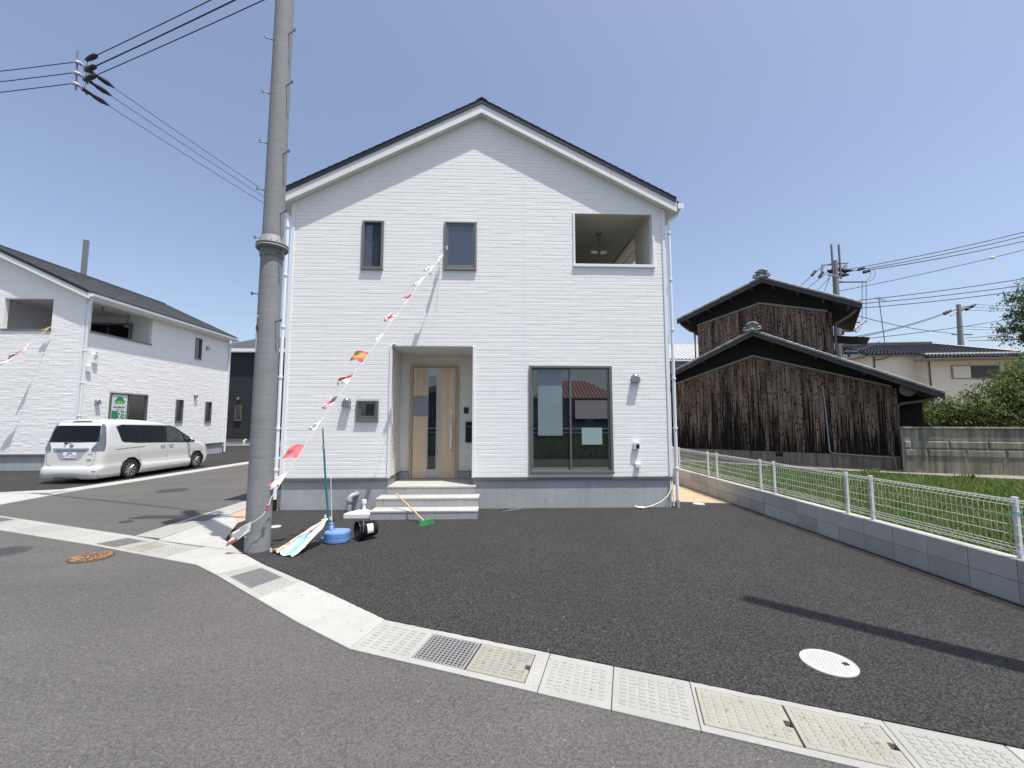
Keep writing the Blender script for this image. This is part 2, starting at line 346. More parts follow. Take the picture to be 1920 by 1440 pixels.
def spans(z, outline, holes, eps=1e-4):
    x0, x1 = outline(z); iv = [(x0, x1)]
    for (a, b, c, d) in holes:
        if c-eps < z < d+eps:
            nv = []
            for (p, q) in iv:
                if b <= p or a >= q: nv.append((p, q)); continue
                if a > p: nv.append((p, a))
                if b < q: nv.append((b, q))
            iv = nv
    return iv
def wall_mb(F, outline, holes, z0, z1, d0, d1, brk=()):
    mb = MB(); zs = sorted(set([z0, z1]+list(brk)+[h[2] for h in holes]+[h[3] for h in holes]))
    zs = [z for z in zs if z0-1e-6 <= z <= z1+1e-6]
    for a, b in zip(zs[:-1], zs[1:]):
        if b-a < 1e-5: continue
        za, zb = a+1e-5, b-1e-5
        A = spans(za, outline, [h for h in holes if h[2] <= a+1e-4 and h[3] >= b-1e-4]); B = spans(zb, outline, [h for h in holes if h[2] <= a+1e-4 and h[3] >= b-1e-4])
        for (p, q), (r, t) in zip(A, B):
            F.hexa(mb, [(p, a), (q, a), (t, b), (r, b)], d0, d1)
    return mb
def siding_mb(F, outline, holes, z0, z1, pitch=0.0725, seg=(0.22, 0.75), groove=0.001, dep=0.0038, jit=0.0007, step=True, cham=.013):
    mb = MB(); z = z0; k = 0; rnd = random.Random(int(z0*1000)+int(F.o.x*10))
    while z < z1-0.01:
        a = z; b = min(z+pitch-groove, z1)
        zc = (a+b)/2
        A = spans(zc, outline, holes)
        la, lb = outline(a), outline(b)
        for (p, q) in A:
            x = p
            while x < q-1e-4:
                nx = x+rnd.uniform(*seg)
                if q-nx < 0.08: nx = q
                e = nx if nx < q else q
                pa = la[0] if x <= la[0]+0.03 or abs(x-p) < 1e-6 and p <= la[0]+0.1 else x
                pb = lb[0] if abs(x-p) < 1e-6 and p <= lb[0]+0.1 else x
                qa = la[1] if e >= q-1e-6 and q >= la[1]-0.1 else e-(0.002 if e < q else 0)
                qb = lb[1] if e >= q-1e-6 and q >= lb[1]-0.1 else e-(0.002 if e < q else 0)
                if qb-pb > 0.005 and qa-pa > 0.005:
                    dd = dep+rnd.uniform(-jit, jit); za = a+(rnd.uniform(0, 0.002) if step else 0); zb = b-(rnd.uniform(0, 0.002) if step else 0)
                    ch = cham+rnd.uniform(-.003, .003); f_ = min(.4, ch/max(.01, zb-za))
                    P = [F.p(pa, za, 0), F.p(qa, za, 0), F.p(qb, zb, .0008), F.p(pb, zb, .0008),
                         F.p(pa, za, dd), F.p(qa, za, dd), F.p(qb+(qa-qb)*f_, zb-ch, dd), F.p(pb+(pa-pb)*f_, zb-ch, dd)]
                    fs = [(4,5,6,7),(0,1,5,4),(1,2,6,5),(2,3,7,6),(3,0,4,7)]
                    if F.flip: fs = [f[::-1] for f in fs]
                    mb.add(P, fs)
                x = e
        z += pitch; k += 1
    return mb
# ================================================================== SETTING: ground, roads, lots
def sheet(name, poly, z, m, label=None):
    mb = MB(); a = sum(poly[i][0]*poly[(i+1) % len(poly)][1]-poly[(i+1) % len(poly)][0]*poly[i][1] for i in range(len(poly)))
    if a < 0: poly = poly[::-1]
    mb.quad(*[(x, y, z) for x, y in poly]); o = mb.build(name, m); o['kind'] = 'structure'
    if label: o['label'] = label
    return o
sheet('ground', [(-400, -400), (400, -400), (400, 400), (-400, 400)], -0.32, M['ground'])
sheet('road', [(-60, -1.9), (9.0, -1.9), (9.0, -0.94), (5.2, 0.635), (2.50, 1.765), (-1.05, 3.235), (-2.20, 4.135), (-2.96, 4.755), (-3.42, 5.105), (-4.40, 5.525), (-5.40, 5.965), (-8.62, 7.245), (-9.6, 7.625), (-60, 28.5)], 0.0, M['road'])
sheet('alley_road', [(-16.0, 10.79), (-9.6, 8.145), (-8.59, 7.785), (-5.13, 6.355), (-5.10, 45), (-9.2, 45), (-9.8, 10.0), (-11.0, 10.0)], 0.0, M['road'])
# asphalt of the house lot, slightly proud and with a ragged laid edge
lotpoly = [(-3.16, 5.58)]
edge = [(-3.20, 5.56), (-2.69, 5.11), (-1.99, 4.56), (-0.91, 3.67), (-0.45, 3.475), (0.39, 3.119), (1.25, 2.754), (2.10, 2.393), (2.65, 2.16), (4.67, 1.303)]
rg = random.Random(3); el_ = []
for (a, b) in zip(edge[:-1], edge[1:]):
    n = max(2, int(math.hypot(b[0]-a[0], b[1]-a[1])/0.045))
    for i in range(n):
        t = i/n; el_.append((a[0]+(b[0]-a[0])*t+rg.uniform(-.005, .005), a[1]+(b[1]-a[1])*t+rg.uniform(-.009, .004)))
lotpoly = el_+[(4.67, 1.30), (4.67, 8.30), (3.34, 8.62), (-3.0, 8.62), (-3.94, 8.05), (-4.05, 7.9), (-4.12, 7.05), (-3.72, 6.1)]
mb = MB(); mb.prism(lotpoly, -0.02, 0.016); o = mb.build('parking_lot', M['lot']); o['kind'] = 'structure'
sheet('neighbour_parking_lot', [(-10.0, 10.6), (-9.86, 30), (-14.1, 30), (-14.1, 14.6), (-30, 14.6), (-30, 10.2), (-11.3, 10.05)], 0.006, M['lot'])
sheet('sand_strip', [(3.34, 8.3), (4.67, 8.2), (4.67, 22), (3.34, 22)], 0.006, M['sand'])
sheet('sandy_strip', [(-4.66, 7.35), (-4.12, 7.1), (-4.05, 7.95), (-3.94, 8.0), (-3.94, 16), (-4.66, 16)], 0.003, M['sand'])
sheet('field', [(4.87, -1.0), (60, -1.0), (60, 11), (15.4, 11.2), (10.9, 14.6), (4.87, 19.2)], -0.26, M['soil'])
# concrete ledge and lane in front of the timber barn
mb = MB(); mb.prism([(8.9, 16.35), (11.2, 14.1), (13.9, 12.1), (15.4, 11.25), (22, 7.8), (24, 10.5), (15.5, 14.5), (6.0, 23.5), (4.9, 22.5), (4.9, 19.6)], -0.3, -0.01)
o = mb.build('concrete_ledge', M['oldblock']); o['kind'] = 'structure'
# left kerb strip of the alley
mb = MB(); z = 0.012
kin = [(-9.80, 8.9), (-9.84, 10.25), (-9.72, 12.0), (-9.40, 16.7), (-9.30, 18.5), (-9.0, 34)]
kout = [(-11.3, 10.05), (-10.35, 10.62), (-10.16, 12.1), (-9.86, 17.6), (-9.76, 19.0), (-9.5, 34)]
mb.prism([(-16, 10.3), (-16, 12.3), (-11.3, 10.25), (-10.35, 10.62), (-9.84, 10.25), (-9.69, 8.75)], -0.02, z)
for i in range(1, 5): mb.prism([kin[i], kin[i+1], kout[i+1], kout[i]], -0.02, z)
o = mb.build('kerb_strip', M['conc']); o['kind'] = 'structure'; o.modifiers.new('b', 'BEVEL').width = 0.008
# concrete triangle between the alley gutter and the pole
mb = MB(); mb.prism([(-4.64, 6.14), (-4.66, 7.80), (-4.12, 7.08), (-3.68, 6.12), (-3.21, 5.57)], -0.02, 0.014)
o = mb.build('concrete_apron', M['conc']); o['kind'] = 'structure'; bv = o.modifiers.new('b', 'BEVEL'); bv.width = 0.006

# ------------------------------------------------------------------ roadside gutter: bed, concrete blocks with raised pads, covers, grates
bed = MB()
def lerp(a, b, t): return (a[0]+(b[0]-a[0])*t, a[1]+(b[1]-a[1])*t)
gut = None
GO = [(-16.0, 10.78), (-8.59, 7.79), (-5.13, 6.36), (-4.24, 5.95), (-3.20, 5.56), (-2.69, 5.11), (-1.99, 4.56), (-0.91, 3.67), (2.65, 2.16), (5.2, 1.07)]
GI = [(-16.0, 10.29), (-8.62, 7.24), (-5.40, 5.96), (-4.40, 5.52), (-3.42, 5.10), (-2.96, 4.75), (-2.20, 4.13), (-1.05, 3.23), (2.50, 1.76), (5.2, 0.63)]
gb = MB()
for i in range(len(GI)-1): gb.prism([GI[i], GI[i+1], GO[i+1], GO[i]], -0.3, -0.16)
gb.prism([(-5.16, 6.38), (-4.66, 6.20), (-4.66, 16), (-5.10, 16)], -0.3, -0.16)
gut = gb.build('roadside_gutter', M['dark']); gut['kind'] = 'structure'
def frame2(a, b, c, d):   # quad a(inner start) b(inner end) c(outer end) d(outer start) -> bilinear
    def f(u, v):
        p = lerp(a, b, u); q = lerp(d, c, u); return lerp(p, q, v)
    return f
def padded(name, q, m, pads=True, nu=7, nv=7, z=0.010, gap=0.0025, notch=False, mar=0.10, h=0.004, lab=None):
    f = frame2(*q); L = math.hypot(q[1][0]-q[0][0], q[1][1]-q[0][1]); W = math.hypot(q[3][0]-q[0][0], q[3][1]-q[0][1])
    gu, gv = gap/L, gap/W; mb = MB()
    base = [f(gu, gv), f(1-gu, gv), f(1-gu, 1-gv), f(gu, 1-gv)]
    if notch:
        base = [f(gu, gv), f(1-gu, gv), f(1-gu, .42), f(1-gu-.035/L, .42), f(1-gu-.035/L, .58), f(1-gu, .58), f(1-gu, 1-gv), f(gu, 1-gv)]
    mb.prism(base, -0.03, z)
    if pads:
        mu, mv = mar*0.6/L if mar*0.6/L < .2 else .1, mar/W
        for i in range(nu):
            for j in range(nv):
                u0 = mu+(1-2*mu)*(i+.14)/nu; u1 = mu+(1-2*mu)*(i+.86)/nu; v0 = mv+(1-2*mv)*(j+.14)/nv; v1 = mv+(1-2*mv)*(j+.86)/nv
                if notch and u1 > 0.86 and v1 > .36 and v0 < .64: continue
                p = [f(u0, v0), f(u1, v0), f(u1, v1), f(u0, v1)]; c = f((u0+u1)/2, (v0+v1)/2)
                t = [lerp(x, c, .18) for x in p]
                mb.add([(x, y, z-.001) for x, y in p]+[(x, y, z+h) for x, y in t],
                       [(4, 5, 6, 7), (0, 1, 5, 4), (1, 2, 6, 5), (2, 3, 7, 6), (3, 0, 4, 7)])
    o = mb.build(name, m, gut)
    bv = o.modifiers.new('b', 'BEVEL'); bv.width = 0.003; bv.segments = 1; bv.limit_method = 'ANGLE'; bv.angle_limit = 1.2
    if lab: o['label'] = lab
    return o
def grate(q, nu, nv, z=0.012, bar=0.006, lab=None):
    f = frame2(*q); L = math.hypot(q[1][0]-q[0][0], q[1][1]-q[0][1]); W = math.hypot(q[3][0]-q[0][0], q[3][1]-q[0][1]); mb = MB()
    for i in range(nu+1):
        u = i/nu; e = bar/L*(1.6 if i in (0, nu) else .5); u0, u1 = max(0, u-e), min(1, u+e)
        mb.prism([f(u0, 0), f(u1, 0), f(u1, 1), f(u0, 1)], -0.02, z)
    for j in range(nv+1):
        v = j/nv; e = bar/W*(1.6 if j in (0, nv) else .5); v0, v1 = max(0, v-e), min(1, v+e)
        mb.prism([f(0, v0), f(1, v0), f(1, v1), f(0, v1)], -0.02, z-.002)
    o = mb.build('drain_grate', M['grate'], gut)
    if lab: o['label'] = lab
    return o
def seg(i0, t0, t1):
    a, b = GI[i0], GI[i0+1]; d, c = GO[i0], GO[i0+1]
    return (lerp(a, b, t0), lerp(a, b, t1), lerp(d, c, t1), lerp(d, c, t0))
def sub(q, u0, u1, v0, v1):
    f = frame2(*q); return (f(u0, v0), f(u1, v0), f(u1, v1), f(u0, v1))
def rim_block(q, u0, u1, v0, v1, m, pads, name='gutter_block', **k):   # a block with a hole u0..u1, v0..v1
    f = frame2(*q); mb = MB(); z = 0.010; g = .002
    def pr(a, b, c, d): mb.prism([f(a, c), f(b, c), f(b, d), f(a, d)], -0.03, z)
    pr(g, 1-g, g, v0); pr(g, 1-g, v1, 1-g)
    if u0 > .01: pr(g, u0, v0, v1)
    if u1 < .99: pr(u1, 1-g, v0, v1)
    if pads:
        for (a, b) in ((0.02, u0-.02), (u1+.02, .98)):
            n = int(round((b-a)*k.get('dens', 14)))
            for i in range(n):
                for j in range(9):
                    ua = a+(b-a)*(i+.14)/n; ub = a+(b-a)*(i+.86)/n; va = v0+(v1-v0)*(j+.14)/9; vb = v0+(v1-v0)*(j+.86)/9
                    p = [f(ua, va), f(ub, va), f(ub, vb), f(ua, vb)]; c = f((ua+ub)/2, (va+vb)/2); t = [lerp(x, c, .18) for x in p]
                    mb.add([(x, y, z-.001) for x, y in p]+[(x, y, z+.005) for x, y in t], [(4, 5, 6, 7), (0, 1, 5, 4), (1, 2, 6, 5), (2, 3, 7, 6), (3, 0, 4, 7)])
    return mb.build(name, m, gut)
# far left: blocks across the alley mouth
for a, b in ((0, .18), (.18, .36), (.36, .54), (.54, .72), (.72, .89)): padded('gutter_block', seg(0, a, b), M['conc2'], False)
q = (seg(0, .89, 1)[0], GI[1], GO[1], seg(0, .89, 1)[3]); padded('gutter_block', q, M['conc2'], False)
q = seg(1, 0.0, 0.22); rim_block(q, .28, .80, .12, .88, M['conc2'], True); grate(sub(q, .282, .798, .125, .875), 22, 8, bar=.004, lab='grey steel grate at the far left end of the gutter')
for a, b in ((.22, .42), (.42, .63), (.63, .84)):
    q = seg(1, a, b); padded('gutter_block', q, M['conc2'], nu=9, nv=6)
q = seg(1, .84, 1.0); q = (q[0], GI[2], GO[2], q[3]); padded('gutter_block', q, M['conc2'], nu=5, nv=6)
q = seg(2, 0, .55); rim_block(q, .10, .82, .10, .80, M['conc2'], True); grate(sub(q, .103, .817, .103, .797), 16, 14, bar=.004, lab='grey steel grate at the corner of alley and road')
q = seg(2, .55, 1.0); padded('gutter_block', q, M['conc2'], False)
padded('cover_slab', sub(q, .1, .95, .12, .85), M['cover'], nu=9, nv=7, z=.013, lab='yellowish dimpled cover beside the corner grate')
q = seg(3, 0, .45); padded('gutter_block', q, M['conc2'], nu=6, nv=7)
q = (lerp(GI[3], GI[4], .45), GI[4], GO[4], lerp(GO[3], GO[4], .45)); 
# smooth pale corner slab
mb = MB(); mb.prism([q[0], GI[4], GI[5], lerp(GI[4], GI[5], 1), GO[5], GO[4], q[3]], -.03, .014); o = mb.build('corner_slab', M['conc'], gut, bevel=.006); o['label'] = 'smooth pale cast slab at the foot of the pole'
q = seg(5, 0, 1.0); rim_block(q, .16, .70, .14, .86, M['conc2'], True, dens=22); grate(sub(q, .165, .695, .145, .855), 16, 16, bar=.005, lab='grey steel grate left of the smooth curved slab')
mb = MB(); mb.prism([lerp(GI[6], GI[7], .004), lerp(lerp(GI[6], GI[7], .5), GO[6], -.03), GI[7], GO[7], lerp(lerp(GO[6], GO[7], .5), GI[7], -.02), lerp(GO[6], GO[7], .004)], -.03, .014)
o = mb.build('curved_slab', M['conc'], gut, bevel=.006); o['label'] = 'long smooth pale slab in the bend of the gutter'
# straight run to the right, parameter = metres along it
A0, A1 = V((-1.05, 3.23)), V((2.50, 1.76)); B0, B1 = V((-0.91, 3.67)), V((2.65, 2.16))
du = (A1-A0).normalized(); du2 = (B1-B0).normalized()
def run(t0, t1): return (tuple(A0+du*t0), tuple(A0+du*t1), tuple(B0+du2*t1), tuple(B0+du2*t0))
q = run(0, 1.41)
rim_block(q, .345, .935, .125, .875, M['conc2'], True, dens=16)
grate(sub(q, .348, .632, .13, .87), 13, 12, bar=.0075, lab='large square steel grate in front of the parking lot')
padded('cover_slab', sub(q, .640, .932, .13, .87), M['cover'], nu=7, nv=9, z=.013, notch=True, mar=.03, lab='dimpled yellowish cover right of the large square grate')
padded('gutter_block', run(1.41, 1.85), M['conc2'], nu=7, nv=9, mar=.06)
padded('gutter_block', run(1.85, 2.32), M['conc2'], nu=7, nv=9, mar=.06)
q = run(2.32, 3.29); rim_block(q, .02, .97, .12, .88, M['conc2'], False)
padded('cover_slab', sub(q, .023, .497, .125, .875), M['cover'], nu=8, nv=9, z=.013, notch=True, mar=.03)
padded('cover_slab', sub(q, .503, .967, .125, .875), M['cover'], nu=8, nv=9, z=.013, notch=True, mar=.03)
for t in (3.29, 3.79, 4.29, 4.79, 5.29, 5.79): padded('gutter_block', run(t, t+.5), M['conc2'], nu=8, nv=9, mar=.06, h=.004)
# gutter up the right of the alley
for k in range(12):
    y0 = 6.36+k*.78 if k else 6.22; y1 = 6.36+(k+1)*.78
    q = ((-5.14+.004*k, y0+(0.16 if k == 0 else 0)), (-5.14+.004*(k+1), y1), (-4.67, y1), (-4.67, y0))
    if k in (1,): rim_block(q, .1, .75, .14, .86, M['conc2'], False); grate(sub(q, .105, .745, .145, .855), 14, 12, bar=.004)
    elif k in (0, 2): padded('gutter_block', q, M['conc2'], nu=9, nv=6)
    else: padded('gutter_block', q, M['conc2'], False)

# ------------------------------------------------------------------ manholes and caps
def cover_disc(name, x, y, r, m, label, cat='manhole cover', pat='grid', z=0.02, group=None, hole=False):
    mb = MB(); mb.lathe([(0, z), (r*.9, z), (r*.92, z-.004), (r*.94, z), (r*.985, z), (r, z-.004), (r, -.01)][::-1], (x, y, 0), n=48, smooth=False)
    if pat == 'grid':
        s = r/7.5; k = int(r/s)
        for i in range(-k, k+1):
            for j in range(-k, k+1):
                if math.hypot((i+.5*(j % 2))*s, j*s)+s*.6 < r*.9:
                    cx, cy = x+(i+.5*(j % 2))*s, y+j*s; mb.box(cx-s*.42, cx+s*.42, cy-s*.36, cy+s*.36, z-.001, z+.0018)
    if pat == 'petal' and False:
        for k in range(3):
            n = 8+6*k; rr = r*(.3+.27*k)
            for i in range(n):
                a = 2*math.pi*i/n+k*.3
                mb.tube([(x+math.cos(a)*rr*.8, y+math.sin(a)*rr*.8, z+.003), (x+math.cos(a+.16)*rr, y+math.sin(a+.16)*rr, z+.004), (x+math.cos(a+.05)*(rr+r*.09), y+math.sin(a+.05)*(rr+r*.09), z+.003)], r*.035, 5)
    o = mb.build(name, m, org=(x, y, 0)); tag(o, label, cat, group)
    if pat == 'petal':
        mb = MB(); rr_ = random.Random(12)
        for k in range(4):
            n = 6+5*k; rr = r*(.16+.22*k)
            for i in range(n):
                a = 2*math.pi*i/n+k*.3+rr_.uniform(-.1, .1)
                mb.tube([(x+math.cos(a)*rr*.82, y+math.sin(a)*rr*.82, z+.003), (x+math.cos(a+.16)*rr, y+math.sin(a+.16)*rr, z+.004), (x+math.cos(a+.05)*(rr+r*.09), y+math.sin(a+.05)*(rr+r*.09), z+.003)], r*rr_.uniform(.025, .05), 5)
        mb.build('raised_pattern', M['rust'], o)['kind'] = 'stuff'
    if hole:
        h = MB(); h.box(x+r*.45, x+r*.66, y-r*.30, y-r*.12, z+.004, z+.0055); h.build('lifting_hole', M['dark'], o)
    return o
cover_disc('manhole_cover', -4.87, 5.43, .215, M['rustdark'], 'rusty orange patterned manhole cover in the road at left', pat='petal', z=.008)
cover_disc('manhole_cover', -7.60, 10.40, .33, M['iron'], 'dark grey manhole cover in the alley behind the pole', z=.006)
cover_disc('manhole_cover', -6.20, 5.68, .27, M['iron'], 'dark iron manhole cover cut by the left edge of the photo', z=.007)
cover_disc('manhole_cover', -6.02, 7.27, .10, M['iron'], 'tiny dark iron valve cover in the alley mouth', z=.006)
cover_disc('drain_cover', 2.25, 2.915, .165, M['whitecap'], 'white round drain cover on the black asphalt near the gutter', 'drain cover', z=.024, hole=True)
cover_disc('drain_cover', 3.98, 8.29, .115, M['whitecap'], 'small white drain cap by the right corner of the house', 'drain cover', 'none', z=.024)
cover_disc('drain_cover', -3.39, 6.78, .085, M['whitecap'], 'small white drain cap just right of the utility pole', 'drain cover', 'none', z=.024)
cover_disc('drain_cover', -2.78, 7.22, .085, M['whitecap'], 'small white drain cap left of the green banner pole', 'drain cover', 'none', z=.024)
cover_disc('drain_cover', -12.4, 12.6, .10, M['whitecap'], 'small white drain cap left of the minivan rear', 'drain cover', 'none', z=.012)
cover_disc('drain_cover', -10.35, 20.6, .10, M['whitecap'], 'small white drain cap at the alley end of the left house', 'drain cover', 'none', z=.012)

# ================================================================== MAIN HOUSE
HX0, HX1, HY, HYB = -3.94, 3.34, 8.0, 16.4
HC = (HX0+HX1)/2
def house_common(x0, x1, y0, y1, zs, ze, za, label, name='white_house'):
    h = root(name, label, 'house', ((x0+x1)/2, y0, 0))
    return h
H = root('white_house', 'two-storey white gabled house with wooden front door behind the black asphalt lot', 'house', (HC, HY, 0))
ZS, ZE, ZA = 0.585, 5.86, 7.72
FF = Fr((0, HY, 0), (1, 0, 0), (0, -1, 0))
def outl(z):
    t = 0 if z <= ZE else (z-ZE)/(ZA-ZE)*((HX1-HX0)/2)
    return (HX0+t, HX1-t)
PX0, PX1, PZ1 = -2.00, -0.415, 3.06           # porch opening
BX0, BX1, BZ0, BZ1 = 1.52, 3.12, 4.685, 5.765 # balcony opening
WN = [(-2.60, -2.19, 4.55, 5.51), (-1.02, -0.39, 4.56, 5.52), (-2.61, -2.20, 1.64, 2.02), (0.63, 2.22, 0.665, 2.69)]
holes = WN+[(PX0, PX1, 0, PZ1), (BX0, BX1, BZ0, BZ1)]
wall_mb(FF, outl, holes, ZS, ZA-.003, -0.14, 0, brk=(ZE,)).build('wall', M['wallback'], H)
o = siding_mb(FF, lambda z: (outl(z)[0]+.035, outl(z)[1]-.035) if z < ZE-.02 else outl(z), [(a-.012, b+.012, c-.012, d+.012) for a, b, c, d in holes], ZS+.012, ZA-.04).build('siding', M['siding'], H); o['kind'] = 'stuff'
mb = MB()                                      # vertical panel joints
for x in (-1.19, 0.54):
    for a, b in ([(PZ1+.02, 7.25)] if x < 0 else [(ZS+.01, 7.25)]):
        FF.box(mb, x-.006, x+.006, a, b, 0, .0055)
mb.build('panel_joint', M['trim'], H)
# side and back walls
for nm, F, a, b in (('left', Fr((HX0, 0, 0), (0, -1, 0), (-1, 0, 0)), -HYB, -HY), ('right', Fr((HX1, 0, 0), (0, 1, 0), (1, 0, 0)), HY, HYB)):
    hl = [(9.15, 11.9, 4.6, 5.78)] if nm == 'right' else []
    wall_mb(F, lambda z: (a, b), hl, ZS, ZE, -.12, 0).build('side_wall', M['wallback'], H)
    o = siding_mb(F, lambda z: (a+.035, b-.035), hl, ZS+.012, ZE-.02, seg=(1.0, 2.4)).build('side_siding', M['siding'], H); o['kind'] = 'stuff'
FB = Fr((0, HYB, 0), (-1, 0, 0), (0, 1, 0))
wall_mb(FB, lambda z: (-outl(z)[1], -outl(z)[0]), [], ZS, ZA-.003, -.12, 0, brk=(ZE,)).build('back_wall', M['siding'], H)
# foundation, step in colour: lower rough mortar
mb = MB()
mb.box(HX0+.012, PX0, HY+.012, HYB-.03, -.2, ZS-.02); mb.box(PX1, HX1-.012, HY+.012, HYB-.03, -.2, ZS-.02); mb.box(PX0, PX1, 8.93, HYB-.03, -.2, .59)
mb.build('foundation', M['found'], H)
mb = MB()
for a, b in ((HX0, PX0+.01), (PX1-.01, HX1)): FF.box(mb, a-.005, b+.005, ZS-.045, ZS+.004, -.05, .024)
Fr((PX0, 0, 0), (0, 1, 0), (1, 0, 0)).box(mb, HY, 8.86, ZS-.04, ZS, -.02, .014)
mb.build('base_flashing', M['frame'], H, bevel=.003)
# corner trims
mb = MB()
for x in (HX0+.022, HX1-.022): FF.box(mb, x-.028, x+.028, ZS, ZE, 0, .024)
mb.box(HX0-.02, HX0, HY-.022, HY+.05, ZS, ZE); mb.box(HX1, HX1+.02, HY-.022, HY+.05, ZS, ZE)
mb.build('corner_trim', M['trim'], H, bevel=.003)
mb = MB()
FF.box(mb, PX0-.012, PX0+.032, ZS, PZ1, -.02, .024); FF.box(mb, PX1-.032, PX1+.012, ZS, PZ1, -.02, .024)
mb.build('porch_corner_trim', M['trim'], H, bevel=.003)
# porch recess
PF = Fr((0, 8.91, 0), (1, 0, 0), (0, -1, 0)); PL = Fr((PX0, 0, 0), (0, 1, 0), (1, 0, 0)); PR = Fr((PX1, 0, 0), (0, -1, 0), (-1, 0, 0))
mb = MB(); mb.box(PX0-.1, PX1+.1, 8.91, 8.96, .45, PZ1); mb.box(PX0-.12, PX0-.004, HY+.142, 8.93, .45, PZ1); mb.box(PX1+.004, PX1+.12, HY+.142, 8.93, .45, PZ1); mb.build('porch_wall', M['wallback'], H)
mb = MB(); mb.box(PX0-.1, PX1+.1, HY+.005, 8.95, PZ1-.015, PZ1+.05); mb.build('porch_ceiling', M['soffit'], H)
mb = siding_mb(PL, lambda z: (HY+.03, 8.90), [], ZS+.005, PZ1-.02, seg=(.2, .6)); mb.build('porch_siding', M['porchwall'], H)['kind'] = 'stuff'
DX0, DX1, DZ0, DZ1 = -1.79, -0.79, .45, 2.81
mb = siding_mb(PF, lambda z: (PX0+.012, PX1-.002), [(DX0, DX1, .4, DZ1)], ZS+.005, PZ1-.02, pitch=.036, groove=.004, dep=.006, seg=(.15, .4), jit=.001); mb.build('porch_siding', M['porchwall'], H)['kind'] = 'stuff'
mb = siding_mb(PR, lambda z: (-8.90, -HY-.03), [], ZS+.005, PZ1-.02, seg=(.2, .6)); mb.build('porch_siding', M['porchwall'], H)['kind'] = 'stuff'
mb = MB(); mb.box(PX0+.012, DX0, 8.885, 8.91, .452, ZS); mb.box(DX1, PX1, 8.885, 8.91, .452, ZS); mb.build('porch_skirting', M['found'], H)
mb = MB(); mb.box(PX0+.012, DX0-.002, 8.875, 8.91, ZS, ZS+.02); mb.box(DX1+.002, PX1-.002, 8.875, 8.91, ZS, ZS+.02); mb.build('porch_flashing', M['frame'], H)
# front door
mb = MB()
PF.box(mb, DX0, DX0+.05, DZ0, DZ1, -.02, .05); PF.box(mb, DX1-.05, DX1, DZ0, DZ1, -.02, .05); PF.box(mb, DX0+.05, DX1-.05, DZ1-.05, DZ1, -.02, .05)
door = mb.build('front_door', M['wood_dk'], H, bevel=.004); door['label'] = 'pale wood front door with narrow glass strip'
dl, dr, db, dt = DX0+.058, DX1-.058, DZ0+.012, DZ1-.058
gx0, gx1 = -1.440, -1.205
mb = MB(); PF.box(mb, dl, gx0, db, dt, -.01, .030); PF.box(mb, gx1, dr, db, dt, -.01, .030); mb.build('door_leaf', M['wood'], door, bevel=.003)
mb = MB(); PF.box(mb, gx0, gx0+.025, db, dt, -.01, .034); PF.box(mb, gx1-.045, gx1, db, dt, -.01, .034); PF.box(mb, gx0+.025, gx1-.045, dt-.17, dt, -.01, .032); PF.box(mb, gx0+.025, gx1-.045, db, db+.18, -.01, .032)
mb.build('door_strip', M['silver'], door, bevel=.002)
mb = MB(); PF.box(mb, gx0+.025, gx1-.045, db+.18, dt-.17, -.01, .018); mb.build('glass', M['glass'], door)
mb = MB(); PF.box(mb, -1.745, -1.42, 1.735, 2.16, .036, .0375); mb.build('notice_sheet', M['notice'], door)
mb = MB()
hz = [(-.935, 1.03, .03), (-.935, 1.05, .07), (-.945, 1.12, .085), (-.915, 1.3, .095), (-.93, 1.45, .09), (-.935, 1.60, .07), (-.935, 1.63, .03)]
PF.tube(mb, hz, .017, 8); PF.tube(mb, [(-.935, .985, .03), (-.935, .985, .045)], .018, 10); PF.tube(mb, [(-.935, 1.70, .03), (-.935, 1.70, .045)], .02, 10)
for zz in (1.12, 1.2, 1.3, 1.4, 1.5): PF.tube(mb, [(-.94, zz-.045, .09), (-.93, zz, .1), (-.93, zz+.045, .09)], .026, 7)
mb.build('door_handle', M['plastic_w'], door, label='door handle wrapped in white protective film')
mb = MB(); PF.box(mb, -.955, -.912, 1.77, 1.885, .03, .045); mb.build('keypad', M['plastic_w'], door, bevel=.003)
mb = MB(); PF.tube(mb, [(dl+.002, .9, .04), (dl+.002, 1.0, .04)], .008); PF.tube(mb, [(dl+.002, 2.4, .04), (dl+.002, 2.5, .04)], .008); PF.tube(mb, [(dl+.002, 1.65, .04), (dl+.002, 1.75, .04)], .008); mb.build('hinge', M['steel'], door)
mb = MB(); PF.box(mb, -.675, -.578, 1.79, 1.92, .006, .03); ic = mb.build('intercom', M['black'], H, bevel=.004)
mb = MB(); PF.box(mb, -.65, -.605, 1.815, 1.84, .03, .031); PF.tube(mb, [(-.627, 1.885, .03), (-.627, 1.885, .033)], .010); mb.build('intercom_lens', M['glass'], ic)
mb = MB(); PF.box(mb, -.635, -.43, 1.19, 1.62, .006, .05); mx_ = mb.build('mailbox', M['blackm'], H, bevel=.006)
mb = MB(); PF.box(mb, -.62, -.44, 1.51, 1.525, .05, .0515); mb.build('mail_slot', M['frame'], mx_)

